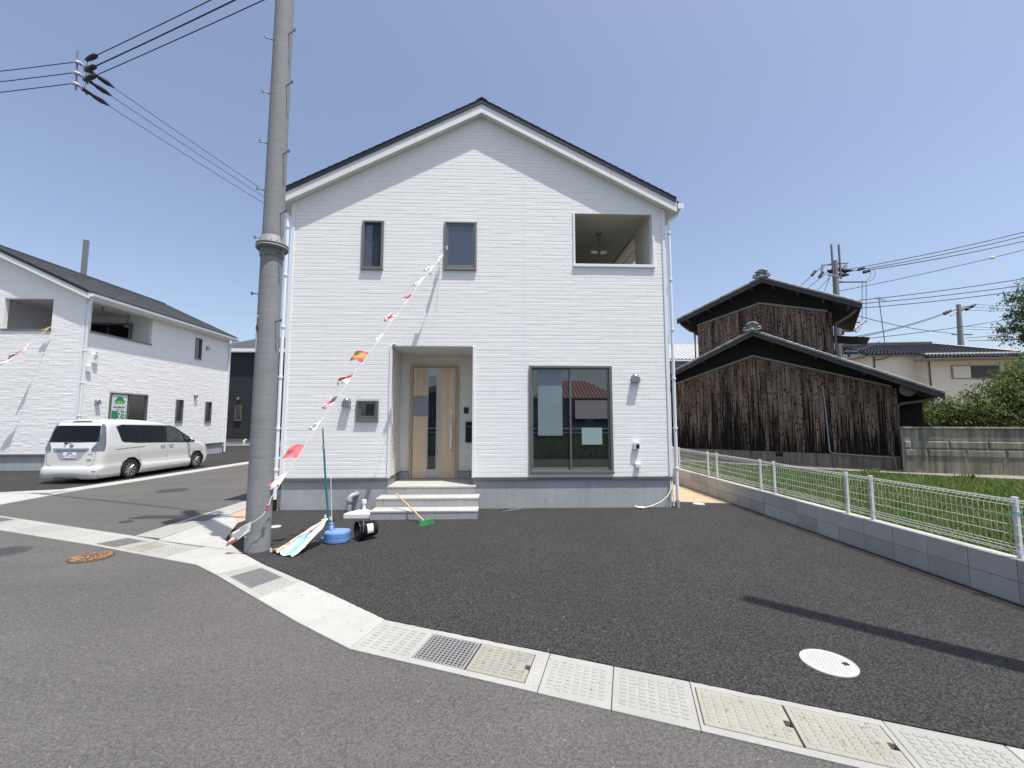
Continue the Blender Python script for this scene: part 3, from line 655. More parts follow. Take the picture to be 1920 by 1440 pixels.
# windows
def window(parent, F, s0, s1, z0, z1, kind='fix', glass='glass', fw=.045, dout=.035, name='window', sill=True, label=None):
    mb = MB()
    for a in ((s0, s0+fw, z0, z1), (s1-fw, s1, z0, z1), (s0+fw, s1-fw, z1-fw*.8, z1), (s0+fw, s1-fw, z0, z0+fw)): F.box(mb, *a, -.10, dout)
    if sill: F.box(mb, s0-.004, s1+.004, z0-.014, z0+.012, 0, dout+.012)
    f = mb.build(name, M['frame'], parent, bevel=.003)
    if label: f['label'] = label
    a, b, c, d = s0+fw, s1-fw, z0+fw, z1-fw*.8
    mb = MB(); F.box(mb, a, b, c, d, -.10, -.085); mb.build('seal', M['frame_dk'], f)
    def sash(a, b, c, d, dep, w=.03, g=glass):
        m = MB()
        for q in ((a, a+w, c, d), (b-w, b, c, d), (a+w, b-w, d-w, d), (a+w, b-w, c, c+w*1.4)): F.box(m, *q, dep-.03, dep)
        m.build('sash', M['frame'], f, bevel=.002)
        m = MB(); F.box(m, a+w, b-w, c+w*1.4, d-w, dep-.02, dep-.012); m.build('pane', M[g], f)
    if kind == 'slide':
        m_ = (a+b)/2
        sash(a, m_+.02, c, d, -.045, .032); sash(m_-.02, b, c, d, -.008, .032)
    elif kind == 'case': sash(a+.004, b-.004, c+.004, d-.004, .012, .03)
    else: sash(a+.003, b-.003, c+.003, d-.003, -.02, .012)
    return f
window(H, FF, *WN[0], kind='fix', glass='glass2', label='narrow upper window')
w2 = window(H, FF, *WN[1], kind='case', glass='glass2', label='upper casement window where the flag string is tied')
mb = MB(); FF.box(mb, -.975, -.955, 4.95, 5.03, .012, .03); mb.build('handle', M['plastic_w'], w2)
window(H, FF, *WN[2], kind='case', glass='glass', label='small square window left of the porch')
w4 = window(H, FF, *WN[3], kind='slide', glass='glass', fw=.05, label='tall sliding glass door')
mb = MB(); FF.box(mb, WN[3][0]-.01, WN[3][1]+.01, WN[3][2]-.02, WN[3][2]+.03, .035, .048); mb.build('threshold', M['frame'], w4, bevel=.003)
mb = MB(); FF.box(mb, .80, 1.27, 1.36, 2.64, -.0415, -.040); mb.build('poster_sheet', M['banner_glass'], w4, label='tall pale blue-grey sheet on the left pane')
mb = MB(); FF.box(mb, 1.51, 2.13, 1.68, 2.03, -.0048, -.0035); mb.build('brown_sheet', M['notice_brown'], w4, label='brown-grey sheet on the right pane')
mb = MB(); FF.box(mb, 1.63, 2.02, 1.19, 1.51, -.0048, -.0034); mb.build('notice_sheet', M['notice_mint'], w4, label='pale mint notice on the right pane')
# balcony opening, room behind it
mb = MB()
FF.box(mb, BX0-.012, BX0+.028, BZ0, BZ1, -.14, .022); FF.box(mb, BX1-.028, BX1+.012, BZ0, BZ1, -.14, .022); mb.build('balcony_side_trim', M['trim'], H, bevel=.003)
mb = MB(); FF.box(mb, BX0-.014, BX1+.014, BZ0-.035, BZ0+.022, -.16, .040); mb.build('balcony_coping', M['trim'], H, bevel=.004)
yb = 12.1
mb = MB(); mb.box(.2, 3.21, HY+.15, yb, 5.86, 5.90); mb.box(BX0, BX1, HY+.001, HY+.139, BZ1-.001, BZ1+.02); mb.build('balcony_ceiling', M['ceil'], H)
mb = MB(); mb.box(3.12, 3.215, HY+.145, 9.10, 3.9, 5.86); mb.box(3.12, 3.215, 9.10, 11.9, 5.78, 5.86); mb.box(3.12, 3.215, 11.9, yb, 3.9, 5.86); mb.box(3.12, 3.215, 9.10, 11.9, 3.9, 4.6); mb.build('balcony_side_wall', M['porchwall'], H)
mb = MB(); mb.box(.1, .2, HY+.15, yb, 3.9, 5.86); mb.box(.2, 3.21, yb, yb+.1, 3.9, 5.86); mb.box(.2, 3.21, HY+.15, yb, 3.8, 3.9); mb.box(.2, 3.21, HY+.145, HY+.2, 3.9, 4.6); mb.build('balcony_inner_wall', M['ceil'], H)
for (hx, hy) in ((2.31, 9.15), (2.25, 11.05)):
    mb = MB(); mb.lathe([(.07, 0), (.06, -.025), (.022, -.04), (.018, -.05), (.018, -.28), (.026, -.30), (.026, -.46), (0.0, -.465)], (hx, hy, 5.86), n=14)
    r_ = mb.build('laundry_pole_hanger', M['galv'], H)
    mb = MB()
    for sgn in (-1, 1):
        pr = [(0, .02), (.05, .02), (.06, .035), (.12, .04), (.15, .02), (.175, .045), (.185, 0.01), (.17, -.03), (.12, -.035), (.06, -.04), (0, -.03)]
        vs = [(hx+sgn*a, hy-.008, 5.43+b) for a, b in pr]; vb = [(hx+sgn*a, hy+.008, 5.43+b) for a, b in pr]; n = len(pr)
        mb.add(vs+vb, [tuple(range(n)), tuple(range(2*n-1, n-1, -1))]+[(i, (i+1) % n, n+(i+1) % n, n+i) for i in range(n)])
    mb.build('hook_plate', M['plastic_w'], r_)
# roof
def gable_roof(Hh, x0, x1, y0, y1, ze, za, ov=.30, fo=.15, ridge_cap=True):
    """wall corners x0,x1 at height ze, apex za; ov = eave overhang, fo = verge overhang"""
    c = (x0+x1)/2; sl = (za-ze)/((x1-x0)/2); W = (x1-x0)/2+ov
    yA, yB = y0-fo, y1+fo
    def zt(x): return za-sl*abs(x-c)
    # soffit + fascia + roof slabs
    so_, fa, ro, ed = MB(), MB(), MB(), MB()
    for sg in (-1, 1):
        xe = c+sg*W; ze_ = zt(xe)
        def q(mb, ya, yb, a, b, xa=c, xb=xe):
            pts = [(xa, ya, zt(xa)+a), (xb, ya, zt(xb)+a), (xb, yb, zt(xb)+a), (xa, yb, zt(xa)+a), (xa, ya, zt(xa)+b), (xb, ya, zt(xb)+b), (xb, yb, zt(xb)+b), (xa, yb, zt(xa)+b)]
            if sg < 0: pts = [pts[i] for i in (1, 0, 3, 2, 5, 4, 7, 6)]
            mb.hexa(pts)
        q(so_, yA+.012, y0-.001, .004, .02); q(so_, y1+.001, yB, .0, .02)
        q(so_, y0, y1, .0, .02, c+sg*((x1-x0)/2+.001), xe)
        # verge fascia in lengths with a thin joint
        n = 3
        for k in range(n):
            a_ = c+(xe-c)*k/n+(sg*.0015 if k else 0); b_ = c+(xe-c)*(k+1)/n
            q(fa, yA, yA+.024, -.012, .20, a_, b_-sg*.0015)
            q(fa, yB-.024, yB, -.012, .20, a_, b_)
        q(ro, yA-.0075, yB+.0075, .205, .262)
        q(ed, yA-.020, yA-.008, .172, .272); q(ed, yB+.008, yB+.020, .172, .272)
        # eave fascia
        fa.box(min(xe-sg*.002, xe+sg*.02), max(xe-sg*.002, xe+sg*.02), yA+.01, yB-.01, ze_-.01, ze_+.20)
        ed.box(min(xe+sg*.0205, xe+sg*.05), max(xe+sg*.0205, xe+sg*.05), yA-.006, yB+.006, ze_+.16, ze_+.20)
    so_.build('soffit', M['soffit'], Hh); fa.build('fascia', M['fascia'], Hh, bevel=.003)
    r = ro.build('roof', M['shingle'], Hh); ed.build('verge_flashing', M['edge'], r)
    # shingle courses, each a thin step
    sh = MB(); rr = random.Random(5)
    for sg in (-1, 1):
        n = int(W*1.12/.14)
        for k in range(n):
            t0 = k/n; t1 = (k+1)/n+.004; xa, xb = c+sg*W*(1-t0), c+sg*W*(1-min(1, t1)); y = yA-.03
            while y < yB+.03:
                L_ = rr.uniform(.14, .33); e = min(y+L_, yB+.03); za_ = zt(xa)+.272+rr.uniform(0, .006); zb_ = zt(xb)+.264
                p = [(xa, y, za_), (xa, e, za_), (xb, e, zb_), (xb, y, zb_), (xa, y, zt(xa)+.262), (xa, e, zt(xa)+.262)]
                f_ = [(0, 1, 2, 3), (0, 4, 5, 1)] if sg > 0 else [(3, 2, 1, 0), (1, 5, 4, 0)]
                sh.add(p, f_); y = e
    o = sh.build('shingles', M['shingle'], r); o['kind'] = 'stuff'
    mb = MB(); zc = zt(c)+.275
    mb.hexa([(c-.11, yA-.022, zc-.055), (c, yA-.022, zc+.012), (c, yB+.05, zc+.012), (c-.11, yB+.05, zc-.055), (c-.11, yA-.022, zc-.035), (c, yA-.022, zc+.035), (c, yB+.05, zc+.035), (c-.11, yB+.05, zc-.035)])
    mb.hexa([(c, yA-.022, zc+.012), (c+.11, yA-.022, zc-.055), (c+.11, yB+.05, zc-.055), (c, yB+.05, zc+.012), (c, yA-.022, zc+.035), (c+.11, yA-.022, zc-.035), (c+.11, yB+.05, zc-.035), (c, yB+.05, zc+.035)])
    mb.build('ridge_cap', M['edge'], r)
    # gutters
    for sg in (-1, 1):
        xe = c+sg*(W+.03); z = zt(xe)+.125; mb = MB(); n = 7; vs = []
        prof = [(0, .05), (0.0, -.02), (.02, -.05), (.07, -.055), (.105, -.02), (.115, .05), (.108, .05), (.098, -.015), (.068, -.045), (.024, -.042), (.007, -.016), (.007, .05)]
        for y in (yA+.0, yB-.0): vs += [(xe+sg*a, y, z+b) for a, b in prof]
        n = len(prof); mb.add(vs, [((i+1) % n, i, n+i, n+(i+1) % n) if sg > 0 else (i, (i+1) % n, n+(i+1) % n, n+i) for i in range(n)])
        for y in (yA-.004, yB): mb.box(min(xe, xe+sg*.118), max(xe, xe+sg*.118), y, y+.004, z-.057, z+.052)
        mb.build('rain_gutter', M['trim'], Hh)
    return zt
zt = gable_roof(H, HX0, HX1, HY, HYB, ZE, ZA, ov=.20, fo=.15)
def downpipe(Hh, pts, m='trim', r=.030, br=()):
    mb = MB(); mb.tube(pts, r, 12); o = mb.build('downpipe', M[m], Hh)
    mb = MB()
    for (x, y, z) in br: mb.cyl((x, y), r+.012, z-.016, z+.016, 12)
    if br: mb.build('pipe_bracket', M[m], o)
    return o
dpR = [(3.64, 8.02, 5.84), (3.62, 8.02, 5.76), (3.50, 7.99, 5.66), (3.43, 7.96, 5.58), (3.42, 7.96, 5.40), (3.42, 7.96, .12)]
dp = downpipe(H, dpR, br=[(3.42, 7.96, z) for z in (5.35, 4.4, 3.4, 2.45, 1.5, .75)])
mb = MB(); mb.cyl((3.42, 7.96), .036, -.01, .16, 12); mb.build('pipe_shoe', M['plastic_g'], dp)
dpL = [(-4.24, 8.02, 5.84), (-4.22, 8.02, 5.76), (-4.10, 7.99, 5.66), (-4.02, 7.96, 5.58), (-4.01, 7.96, 5.40), (-4.01, 7.96, .2)]
dp = downpipe(H, dpL, br=[(-4.01, 7.96, z) for z in (5.35, 4.4, 3.4, 2.45, 1.5, .75)])
mb = MB(); mb.cyl((-4.01, 7.96), .036, -.01, .22, 12); mb.build('pipe_shoe', M['black'], dp)
# wall fittings
def hood(Hh, F, s, z, r=.062, m='steel'):
    mb = MB(); vs = []; n = 12; k = 8
    # dome hood: half cylinder top with rounded front
    for i in range(k+1):
        a = math.pi/2*i/k
        for j in range(n+1):
            t = math.pi*j/n
            x = math.cos(t)*r; zz = math.sin(t)*r
            vs.append(F.p(s+x*(math.cos(a)**.6 if i else 1), z+zz*(math.cos(a)**.6 if i else 1), .012+.085*math.sin(a)))
    mb.add(vs, [(i*(n+1)+j, i*(n+1)+j+1, (i+1)*(n+1)+j+1, (i+1)*(n+1)+j) for i in range(k) for j in range(n)], 0, True)
    F.box(mb, s-r, s+r, z-.085, z, .012, .095)
    F.box(mb, s-r-.01, s+r+.014, z-.095, z-.085, .008, .10)
    o = mb.build('vent_hood', M[m], Hh); mb = MB(); F.tube(mb, [(s, z-.02, .002), (s, z-.02, .014)], r*1.12, 20); mb.build('flange', M[m], o)
    return o
hood(H, FF, 2.675, 2.47, .072); hood(H, FF, -2.785, 2.0, .068)
mb = MB(); FF.box(mb, 2.61, 2.72, 1.10, 1.24, .01, .07); mt = mb.build('outdoor_outlet', M['plastic_w'], H, bevel=.008)
mb = MB(); FF.box(mb, 2.645, 2.708, 1.12, 1.20, .07, .078); mb.build('outlet_lid', M['black'], mt, bevel=.004)
mb = MB(); FF.box(mb, 2.63, 2.73, .755, .84, .01, .075); mb.build('cable_entry', M['plastic_w'], H, bevel=.012)
mb = MB(); FF.box(mb, -1.97, -1.90, PZ1+.005, PZ1+.03, .0, .04); mb.build('alarm_sensor', M['silver'], H, bevel=.006)
mb = MB(); FF.tube(mb, [(-1.09, 4.86, .02), (-1.10, 4.5, .018), (-1.13, 4.0, .018), (-1.14, 3.75, .018)], .003, 5); mb.build('loose_cord', M['plastic_w'], H)
# loose white cable at the right corner
mb = MB(); mb.tube([(3.30, 7.985, .50), (3.29, 7.95, .35), (3.22, 7.92, .24), (3.08, 7.9, .14), (2.9, 7.89, .065), (2.75, 7.88, .035), (2.62, 7.87, .045)], .009, 8)
mb.tube([(3.33, 7.975, .50), (3.335, 7.95, .3), (3.33, 7.93, .05)], .012, 8); mb.tube([(2.75, 7.88, .035), (2.62, 7.87, .045), (2.575, 7.865, .065)], .020, 8)
tag(mb.build('loose_cable', M['plastic_w'], org=(3.0, 7.9, 0)), 'loose white cable lying against the foundation at the right house corner', 'cable')
# pvc elbow
mb = MB(); mb.tube([(-2.64, 7.86, -.01), (-2.64, 7.86, .21), (-2.635, 7.87, .255), (-2.61, 7.89, .285), (-2.57, 7.95, .295), (-2.55, 8.05, .297)], .044, 14); mb.cyl((-2.64, 7.86), .056, .19, .235, 16)
mb.build('waste_pipe', M['plastic_g'], H)
# ------------------------------------------------------------------ entrance steps
ST = root('entrance_steps', 'grey tiled entrance steps leading up to the wooden door', 'steps', (-1.2, 7.2, 0))
def tiles(F, s0, s1, z0, z1, n, off=0.0):
    w_ = (s1-s0)/n
    xs = [s0]+[s0+w_*(k+off) for k in range(1 if off == 0 else 0, n)]+[s1]
    xs = sorted(set(round(x, 4) for x in xs if s0 <= x <= s1))
    for a, b in zip(xs[:-1], xs[1:]):
        if b-a < .01: continue
        mb = MB(); F.box(mb, a+.0015, b-.0015, z0+.002, z1, -.005, .006+random.uniform(0, .0015)); mb.build('riser_tile', M['tile'], ST, bevel=.002)
for (sx0, sx1, y0, zt0, zt1) in ((-2.07, -0.30, 7.19, 0.0, .155), (-2.07, -0.30, 7.52, .155, .305), (-1.97, -0.37, 7.87, .305, .45)):
    F = Fr((0, y0, 0), (1, 0, 0), (0, -1, 0)); FL = Fr((sx0, 0, 0), (0, -1, 0), (-1, 0, 0))
    mb = MB(); mb.box(sx0+.005, sx1-.005, y0+.005, 8.0 if y0 < 7.8 else 8.93, -.02 if zt0 == 0 else zt0-.01, zt1-.012); mb.build('step_core', M['grout'], ST)
    tiles(F, sx0, sx1, zt0, zt1-.028, 5, 0 if y0 < 7.3 or y0 > 7.8 else .36)
    yb_ = {7.19: 7.525, 7.52: 7.875, 7.87: 8.90}[y0]
    n = 5; w_ = (sx1-sx0)/n
    for k in range(n):
        mb = MB(); mb.box(sx0+k*w_+.001-(.006 if k == 0 else 0), sx0+(k+1)*w_-.001+(.006 if k == n-1 else 0), y0-.012, y0+.10, zt1-.028, zt1); mb.build('tread_nosing', M['tread'], ST, bevel=.003)
        for (ya, yb2) in ([(y0+.103, yb_)] if y0 < 7.8 else [(y0+.103, 8.30), (8.303, 8.60), (8.603, 8.90)]):
            mb = MB(); mb.box(sx0+k*w_+.001-(.006 if k == 0 else 0), sx0+(k+1)*w_-.001+(.006 if k == n-1 else 0), ya, yb2, zt1-.013, zt1-.001); mb.build('tread_tile', M['tread'], ST)
# ================================================================== UTILITY POLE (left of the house)
PC = V((-3.02, 5.62, 0))
UP = root('utility_pole', 'big grey concrete utility pole with a bolted flange, standing at the lot corner', 'utility pole', tuple(PC))
PXc, PYc = PC.x, PC.y
mb = MB(); mb.cyl((PXc, PYc), .147, -.05, 3.90, 48, r1=.133); mb.build('pole_section', M['pole'], UP)
mb = MB(); mb.cyl((PXc, PYc), .129, 4.02, 11.1, 48, r1=.104); mb.build('pole_section', M['pole'], UP)
mb = MB(); mb.lathe([(.140, 3.82), (.146, 3.83), (.146, 3.93), (.196, 3.94), (.196, 3.965), (.17, 3.968), (.17, 3.973), (.196, 3.975), (.196, 4.0), (.143, 4.01), (.143, 4.10), (.136, 4.105)], (PXc, PYc, 0), n=48)
fl = mb.build('flange', M['galvl'], UP)
for k in range(16):
    a = 2*math.pi*k/16; x, y = PXc+math.cos(a)*.172, PYc+math.sin(a)*.172
    mb = MB(); mb.cyl((x, y), .010, 3.915, 4.02, 8); mb.cyl((x, y), .015, 3.922, 3.938, 6); mb.build('bolt', M['galv'], fl)
for i, (s, z) in enumerate([(1, 2.94), (1, 3.86), (1, 4.42), (1, 5.26), (1, 6.26), (1, 7.03), (-1, 3.32), (-1, 4.09), (-1, 4.77), (-1, 6.18), (-1, 6.99), (-1, 5.45)]):
    yy = PYc-.05 if s > 0 else PYc+.03
    dn = .07 if z > 6 or (s < 0 and z > 4.9) else -.004
    mb = MB(); mb.tube([(PXc+s*.09, yy, z-.004), (PXc+s*.135, yy-.02, z), (PXc+s*.215, yy-.07, z+(.012 if dn < 0 else -.0))], .0075, 6)
    mb.tube([(PXc+s*.209, yy-.067, z-.014), (PXc+s*.22, yy-.071, z+.022)], .013, 6)
    mb.build('step_bolt', M['galv'], UP)
mb = MB(); vs = []
for z in (2.53, 2.79):
    for k in range(7):
        a = math.radians(196+k*6.2); vs.append((PXc+math.cos(a)*.140, PYc+math.sin(a)*.140, z))
mb.add(vs, [(i, i+1, 7+i+1, 7+i) for i in range(6)])
pl = mb.build('number_plate', M['plastic_w'], UP); sm = pl.modifiers.new('s', 'SOLIDIFY'); sm.thickness = .004
mb = MB()
for k, (z, h_) in enumerate([(2.755, .022), (2.70, .004), (2.675, .004), (2.65, .004), (2.60, .022), (2.56, .012)]):
    a = math.radians(213); c = V((PXc+math.cos(a)*.1465, PYc+math.sin(a)*.1465, z)); t = V((-math.sin(a), math.cos(a), 0))
    ww = .018 if h_ > .01 else .030
    mb.quad(c-t*ww, c+t*ww, c+t*ww+V((0, 0, h_)), c-t*ww+V((0, 0, h_)))
mb.build('plate_marks', M['black'], pl)
def ringmark(z, a0, r, m):
    mb = MB(); a = math.radians(a0); c = V((PXc+math.cos(a)*.1405, PYc+math.sin(a)*.1405, z)); n = V((math.cos(a), math.sin(a), 0)); t = V((-math.sin(a), math.cos(a), 0))
    pts = [c+t*math.cos(q)*r+V((0, 0, math.sin(q)*r)) for q in [2*math.pi*i/16 for i in range(17)]]
    mb.tube(pts, .004, 5); mb.tube([c-V((0, 0, r)), c+V((0, 0, r))], .003, 5); return mb.build('stamp_mark', m, UP)
ringmark(2.85, 232, .030, M['darktrim']); ringmark(2.99, 232, .020, M['plastic_w'])
for (z, a0, w_) in ((.20, 225, .02), (.195, 235, .02)):
    a = math.radians(a0); c = V((PXc+math.cos(a)*.1475, PYc+math.sin(a)*.1475, z)); t = V((-math.sin(a), math.cos(a), 0)); mb = MB(); mb.quad(c-t*.02, c+t*.02, c+t*.02+V((0, 0, .02)), c-t*.02+V((0, 0, .02))); mb.build('paint_mark', M['trim'], UP)
# pole head (above the frame): crossarms, transformer
mb = MB(); mb.box(PXc-.95, PXc+.95, PYc-.20, PYc-.12, 9.45, 9.53); mb.box(PXc-.75, PXc+.75, PYc-.20, PYc-.12, 10.1, 10.18); mb.build('crossarm', M['galv'], UP)
mb = MB(); mb.box(PXc+.03, PXc+.11, PYc+.10, PYc+.44, 8.30, 8.36); mb.box(PXc+.03, PXc+.11, PYc+.10, PYc+.44, 8.90, 8.96); mb.box(PXc+.04, PXc+.10, PYc+.38, PYc+.44, 8.36, 8.90); mb.build('wire_rack', M['galv'], UP)
mb = MB(); mb.cyl((PXc-.05, PYc-.36), .20, 9.0, 9.4, 20); mb.build('transformer', M['galv'], UP)
# overhead junction in the wires at the upper left
J = V((-8.42, 8.2, 0))
JN = root('wire_junction', 'overhead wire junction rod with black clamp covers, up in the sky at left', 'wire junction', (-8.42, 8.2, 8.2))
mb = MB(); mb.tube([(-8.40, 8.2, 8.22), (-8.44, 8.2, 9.06)], .016, 6); mb.build('spacer_rod', M['galv'], JN)
lv = [8.81, 8.58, 8.35]
endW = [(-2.95, 6.03, 8.86), (-2.95, 6.01, 8.61), (-2.95, 6.04, 8.39)]
# the three pole-side wires, three left wires, three alley wires
clA = [(-8.10, 8.12, 8.84), (-8.10, 8.12, 8.61), (-8.08, 8.1, 8.39)]
clB = [(-8.07, 8.32, 8.585), (-8.11, 8.32, 8.40), (-8.14, 8.32, 8.18)]
for i in range(3):
    z = lv[i]
    mb = MB(); mb.tube([(-8.48, 8.2, z), (-8.36, 8.18, z-.02), (-8.20, 8.2, z-.12)], .012, 6); mb.lathe([(.0, -.03), (.035, -.03), (.02, -.01), (.038, 0), (.02, .012), (.035, .03), (0, .03)], (-8.43, 8.2, z), (1, -.2, 0), 10)
    mb.lathe([(.0, -.03), (.035, -.03), (.02, -.01), (.038, 0), (.02, .012), (.035, .03), (0, .03)], (-8.36, 8.19, z-.03), (1, -.2, -.6), 10); mb.build('insulator', M['porc'], JN)
    mb = MB(); a = V(clA[i]); d = (V(endW[i])-a).normalized()
    mb.tube([a-d*.16, a-d*.12, a+d*.02, a+d*.17, a+d*.22], [.015, .034, .048, .044, .012], 8); mb.build('clamp_cover', M['insul'], JN)
    mb = MB(); b = V(clB[i]); d2 = (V((-6.5, 12.2, b.z+.0))-b); d2 = (V((-6.71, 12.0, 8.27-.18*i))-b).normalized()
    mb.tube([b-d2*.20, b-d2*.15, b-d2*.05, b+d2*.0, b+d2*.12, b+d2*.24], [.015, .035, .03, .045, .05, .012], 8); mb.build('clamp_cover', M['insul'], JN)
    mb = MB(); p = [V((-8.34, 8.19, z-.04)), V((-8.22, 8.15, z-.20)), V((-8.14, 8.1, z-.18)), V(clA[i])-V((.08, -.04, .01))]; mb.tube(p, .008, 5); mb.tube([V((-8.30, 8.19, z-.05)), V((-8.22, 8.24, z-.20)), b-d2*.18], .010, 5); mb.build('jumper', M['wire'], JN)
def wire(name, a, b, sag, r, label, cat='overhead wire', m='wire', n=14, group=None):
    a, b = V(a), V(b); pts = []
    for i in range(n+1):
        t = i/n; p = a.lerp(b, t); p.z -= 4*sag*t*(1-t); pts.append(p)
    mb = MB(); mb.tube(pts, r, 5); o = mb.build(name, M[m], org=tuple(a)); return tag(o, label, cat, group)
ords = ['topmost', 'middle', 'lowest']
for i in range(3):
    a = V(clA[i]); wire('overhead_wire', a, endW[i], .02, .0085 if i != 1 else .012, ords[i]+' of the three wires running from the junction up to the near utility pole')
    wire('overhead_wire', (-8.5, 8.2, lv[i]), (-26, 9.6, lv[i]+.25), .5, .0085, ords[i]+' of the three wires running off the left edge of the photo')
    wire('overhead_wire', clB[i], (-6.71+(12.9-12)*.37, 12.9, 8.27-.18*i-.045), .03, .0065, ords[i]+' of the three thin wires from the junction past the pole to the alley')

# ================================================================== FLAG STRING on the main house
STR = [(-2.819,5.500,0.677), (-2.757,5.585,0.835), (-2.700,5.662,0.980), (-2.634,5.753,1.150), (-2.569,5.841,1.320), (-2.488,5.951,1.525), (-2.440,6.016,1.650), (-2.352,6.134,1.840), (-2.290,6.218,2.006), (-2.200,6.338,2.204), (-2.144,6.415,2.357), (-2.058,6.530,2.535), (-1.986,6.628,2.709), (-1.893,6.751,2.912), (-1.822,6.849,3.080), (-1.735,6.967,3.295), (-1.650,7.079,3.460), (-1.570,7.188,3.667), (-1.472,7.320,3.869), (-1.393,7.427,4.078), (-1.287,7.569,4.286), (-1.232,7.642,4.404), (-1.160,7.739,4.543), (-1.018,7.930,4.828)]
FS = root('flag_string', 'long string of little flags rising from the utility pole to an upper window', 'bunting', STR[0])
low = [(-3.25, 5.50, .24), (-3.12, 5.41, .34), (-2.98, 5.40, .40), (-2.88, 5.42, .47), (-2.83, 5.46, .56)]
mb = MB(); mb.tube(low+STR, .0045, 5); mb.build('cord', M['plastic_w'], FS)
def fmat(name, c): M[name] = mat(name, c, 0.8, 0.05, 20)
fmat('f_white', (.74, .73, .70)); fmat('f_red', (.46, .085, .10)); fmat('f_pink', (.62, .16, .17)); fmat('f_navy', (.10, .09, .17)); fmat('f_yellow', (.50, .30, .09)); fmat('f_blue', (.12, .22, .5)); fmat('f_lblue', (.45, .55, .72)); fmat('f_grey', (.35, .35, .38))
fmat('f_teal', (.20, .50, .52)); fmat('f_olive', (.33, .27, .08)); fmat('f_brown', (.30, .12, .07)); fmat('f_sky', (.28, .42, .72))
def usa(u, v):
    if u < .42 and v > .46: return 2
    return 1 if int(v*9.99) % 2 == 0 else 0
def spain(u, v): return 1 if v < .26 or v > .76 else 3
def uk(u, v):
    x, y = abs(u-.5), abs(v-.5)
    if x < .07 or y < .10: return 1
    if x < .13 or y < .18: return 0
    d = abs(x-y)
    return 1 if d < .045 else (0 if d < .14 else 2)
def bi(u, v): return 1 if v > .5 else 0
def cz(u, v): return 1 if v > .55 else (0 if v > .2 else 2)
def plain(u, v): return 0
def egy(u, v): return 1 if v > .55 else (0 if v > .2 or u < .5 else 6)
PAL = [M['f_white'], M['f_red'], M['f_navy'], M['f_yellow'], M['f_pink'], M['f_lblue'], M['f_grey']]
def flag(pt, pb, out, fn, label, width=None, crumple=.02, droop=.0, seed=0, parent=FS, pal=PAL, taper=.85, nu=14, nv=10, name='flag'):
    pt, pb, out = V(pt), V(pb), V(out); du = (out-(pt+pb)/2); n_ = (pt-pb).cross(du).normalized(); rr = random.Random(seed); ph = rr.uniform(0, 6)
    vs = []; 
    for j in range(nv+1):
        v = j/nv
        for i in range(nu+1):
            u = i/nu; h = pb.lerp(pt, v); c_ = (pt+pb)/2
            p = h.lerp(c_+(h-c_)*taper, u)+du*u
            p += n_*(crumple*math.sin(u*7+v*3+ph)*(u+.1)+crumple*.5*math.sin(v*9-u*4+ph*2)*u) + V((0, 0, -droop*u*u*(1-.4*v)))+ (pt-pb)*.12*math.sin(u*6+ph)*u
            vs.append(p)
    mb = MB(); 
    for j in range(nv):
        for i in range(nu):
            pass
    W_ = nu+1
    n0 = len(mb.v); mb.v += [tuple(p) for p in vs]
    for j in range(nv):
        for i in range(nu):
            mb.f.append((j*W_+i, j*W_+i+1, (j+1)*W_+i+1, (j+1)*W_+i)); mb.m.append(fn((i+.5)/nu, (j+.5)/nv)); mb.sm.append(True)
    o = mb.build(name, pal, parent); o['label'] = label
    return o
def SP(i): return V(STR[i])
flag(SP(2), SP(1), (-2.90, 5.60, .84), lambda u, v: 4 if u > .7 else 0, 'white flag with pinkish end beside the pole', seed=1, droop=.03)
flag(SP(4), SP(3), (-2.76, 5.75, 1.25), lambda u, v: 4, 'plain red flag, lowest large one', seed=2, crumple=.012, taper=.95)
flag(SP(6), SP(5), (-2.57, 5.95, 1.55), plain, 'crumpled white flag above the red one', seed=3, taper=.5, crumple=.035)
flag(SP(8), SP(7), (-2.47, 6.13, 1.90), usa, 'flag with red and white stripes and dark corner', seed=4, taper=.7, droop=.04)
flag(SP(10), SP(9), (-2.36, 6.34, 2.22), egy, 'red and white flag with dark band', seed=5, taper=.55, crumple=.03)
flag(SP(12), SP(11), (-2.20, 6.53, 2.66), spain, 'red and yellow banded flag', seed=6, crumple=.014)
flag(SP(14), SP(13), (-1.92, 6.80, 2.97), plain, 'narrow furled white flag', seed=7, taper=.4, crumple=.03)
flag(SP(16), SP(15), (-1.86, 6.97, 3.36), uk, 'flag with red and white crosses on dark blue', seed=8, taper=.85)
flag(SP(18), SP(17), (-1.62, 7.19, 3.73), bi, 'red over white flag', seed=9, taper=.55, crumple=.025)
flag(SP(20), SP(19), (-1.48, 7.43, 4.10), lambda u, v: 5 if 3 < int(v*10) < 6 or v > .85 else 0, 'white flag with pale blue stripes', seed=10, taper=.5, crumple=.03)
flag(V(STR[22])+V((.05, .06, .08)), SP(21), (-1.33, 7.62, 4.42), plain, 'white flag near the window', seed=11, taper=.5, crumple=.035)
flag(SP(23)+V((.0, -.01, .06)), SP(22)+V((.05, .05, .03)), (-1.13, 7.86, 4.70), lambda u, v: 6 if int(v*8) % 3 == 1 else 0, 'grey and white flag folded at the window corner', seed=12, taper=.6, crumple=.03)
mb = MB(); mb.box(-1.25, -1.19, 7.60, 7.66, 4.33, 4.40); mb.build('cord_weight', M['plastic_w'], FS, bevel=.012)
mb = MB(); mb.ball((-2.84, 5.46, .55), .022, 6); mb.ball((-2.835, 5.46, .585), .018, 6); mb.build('red_knot', M['f_red'], FS)
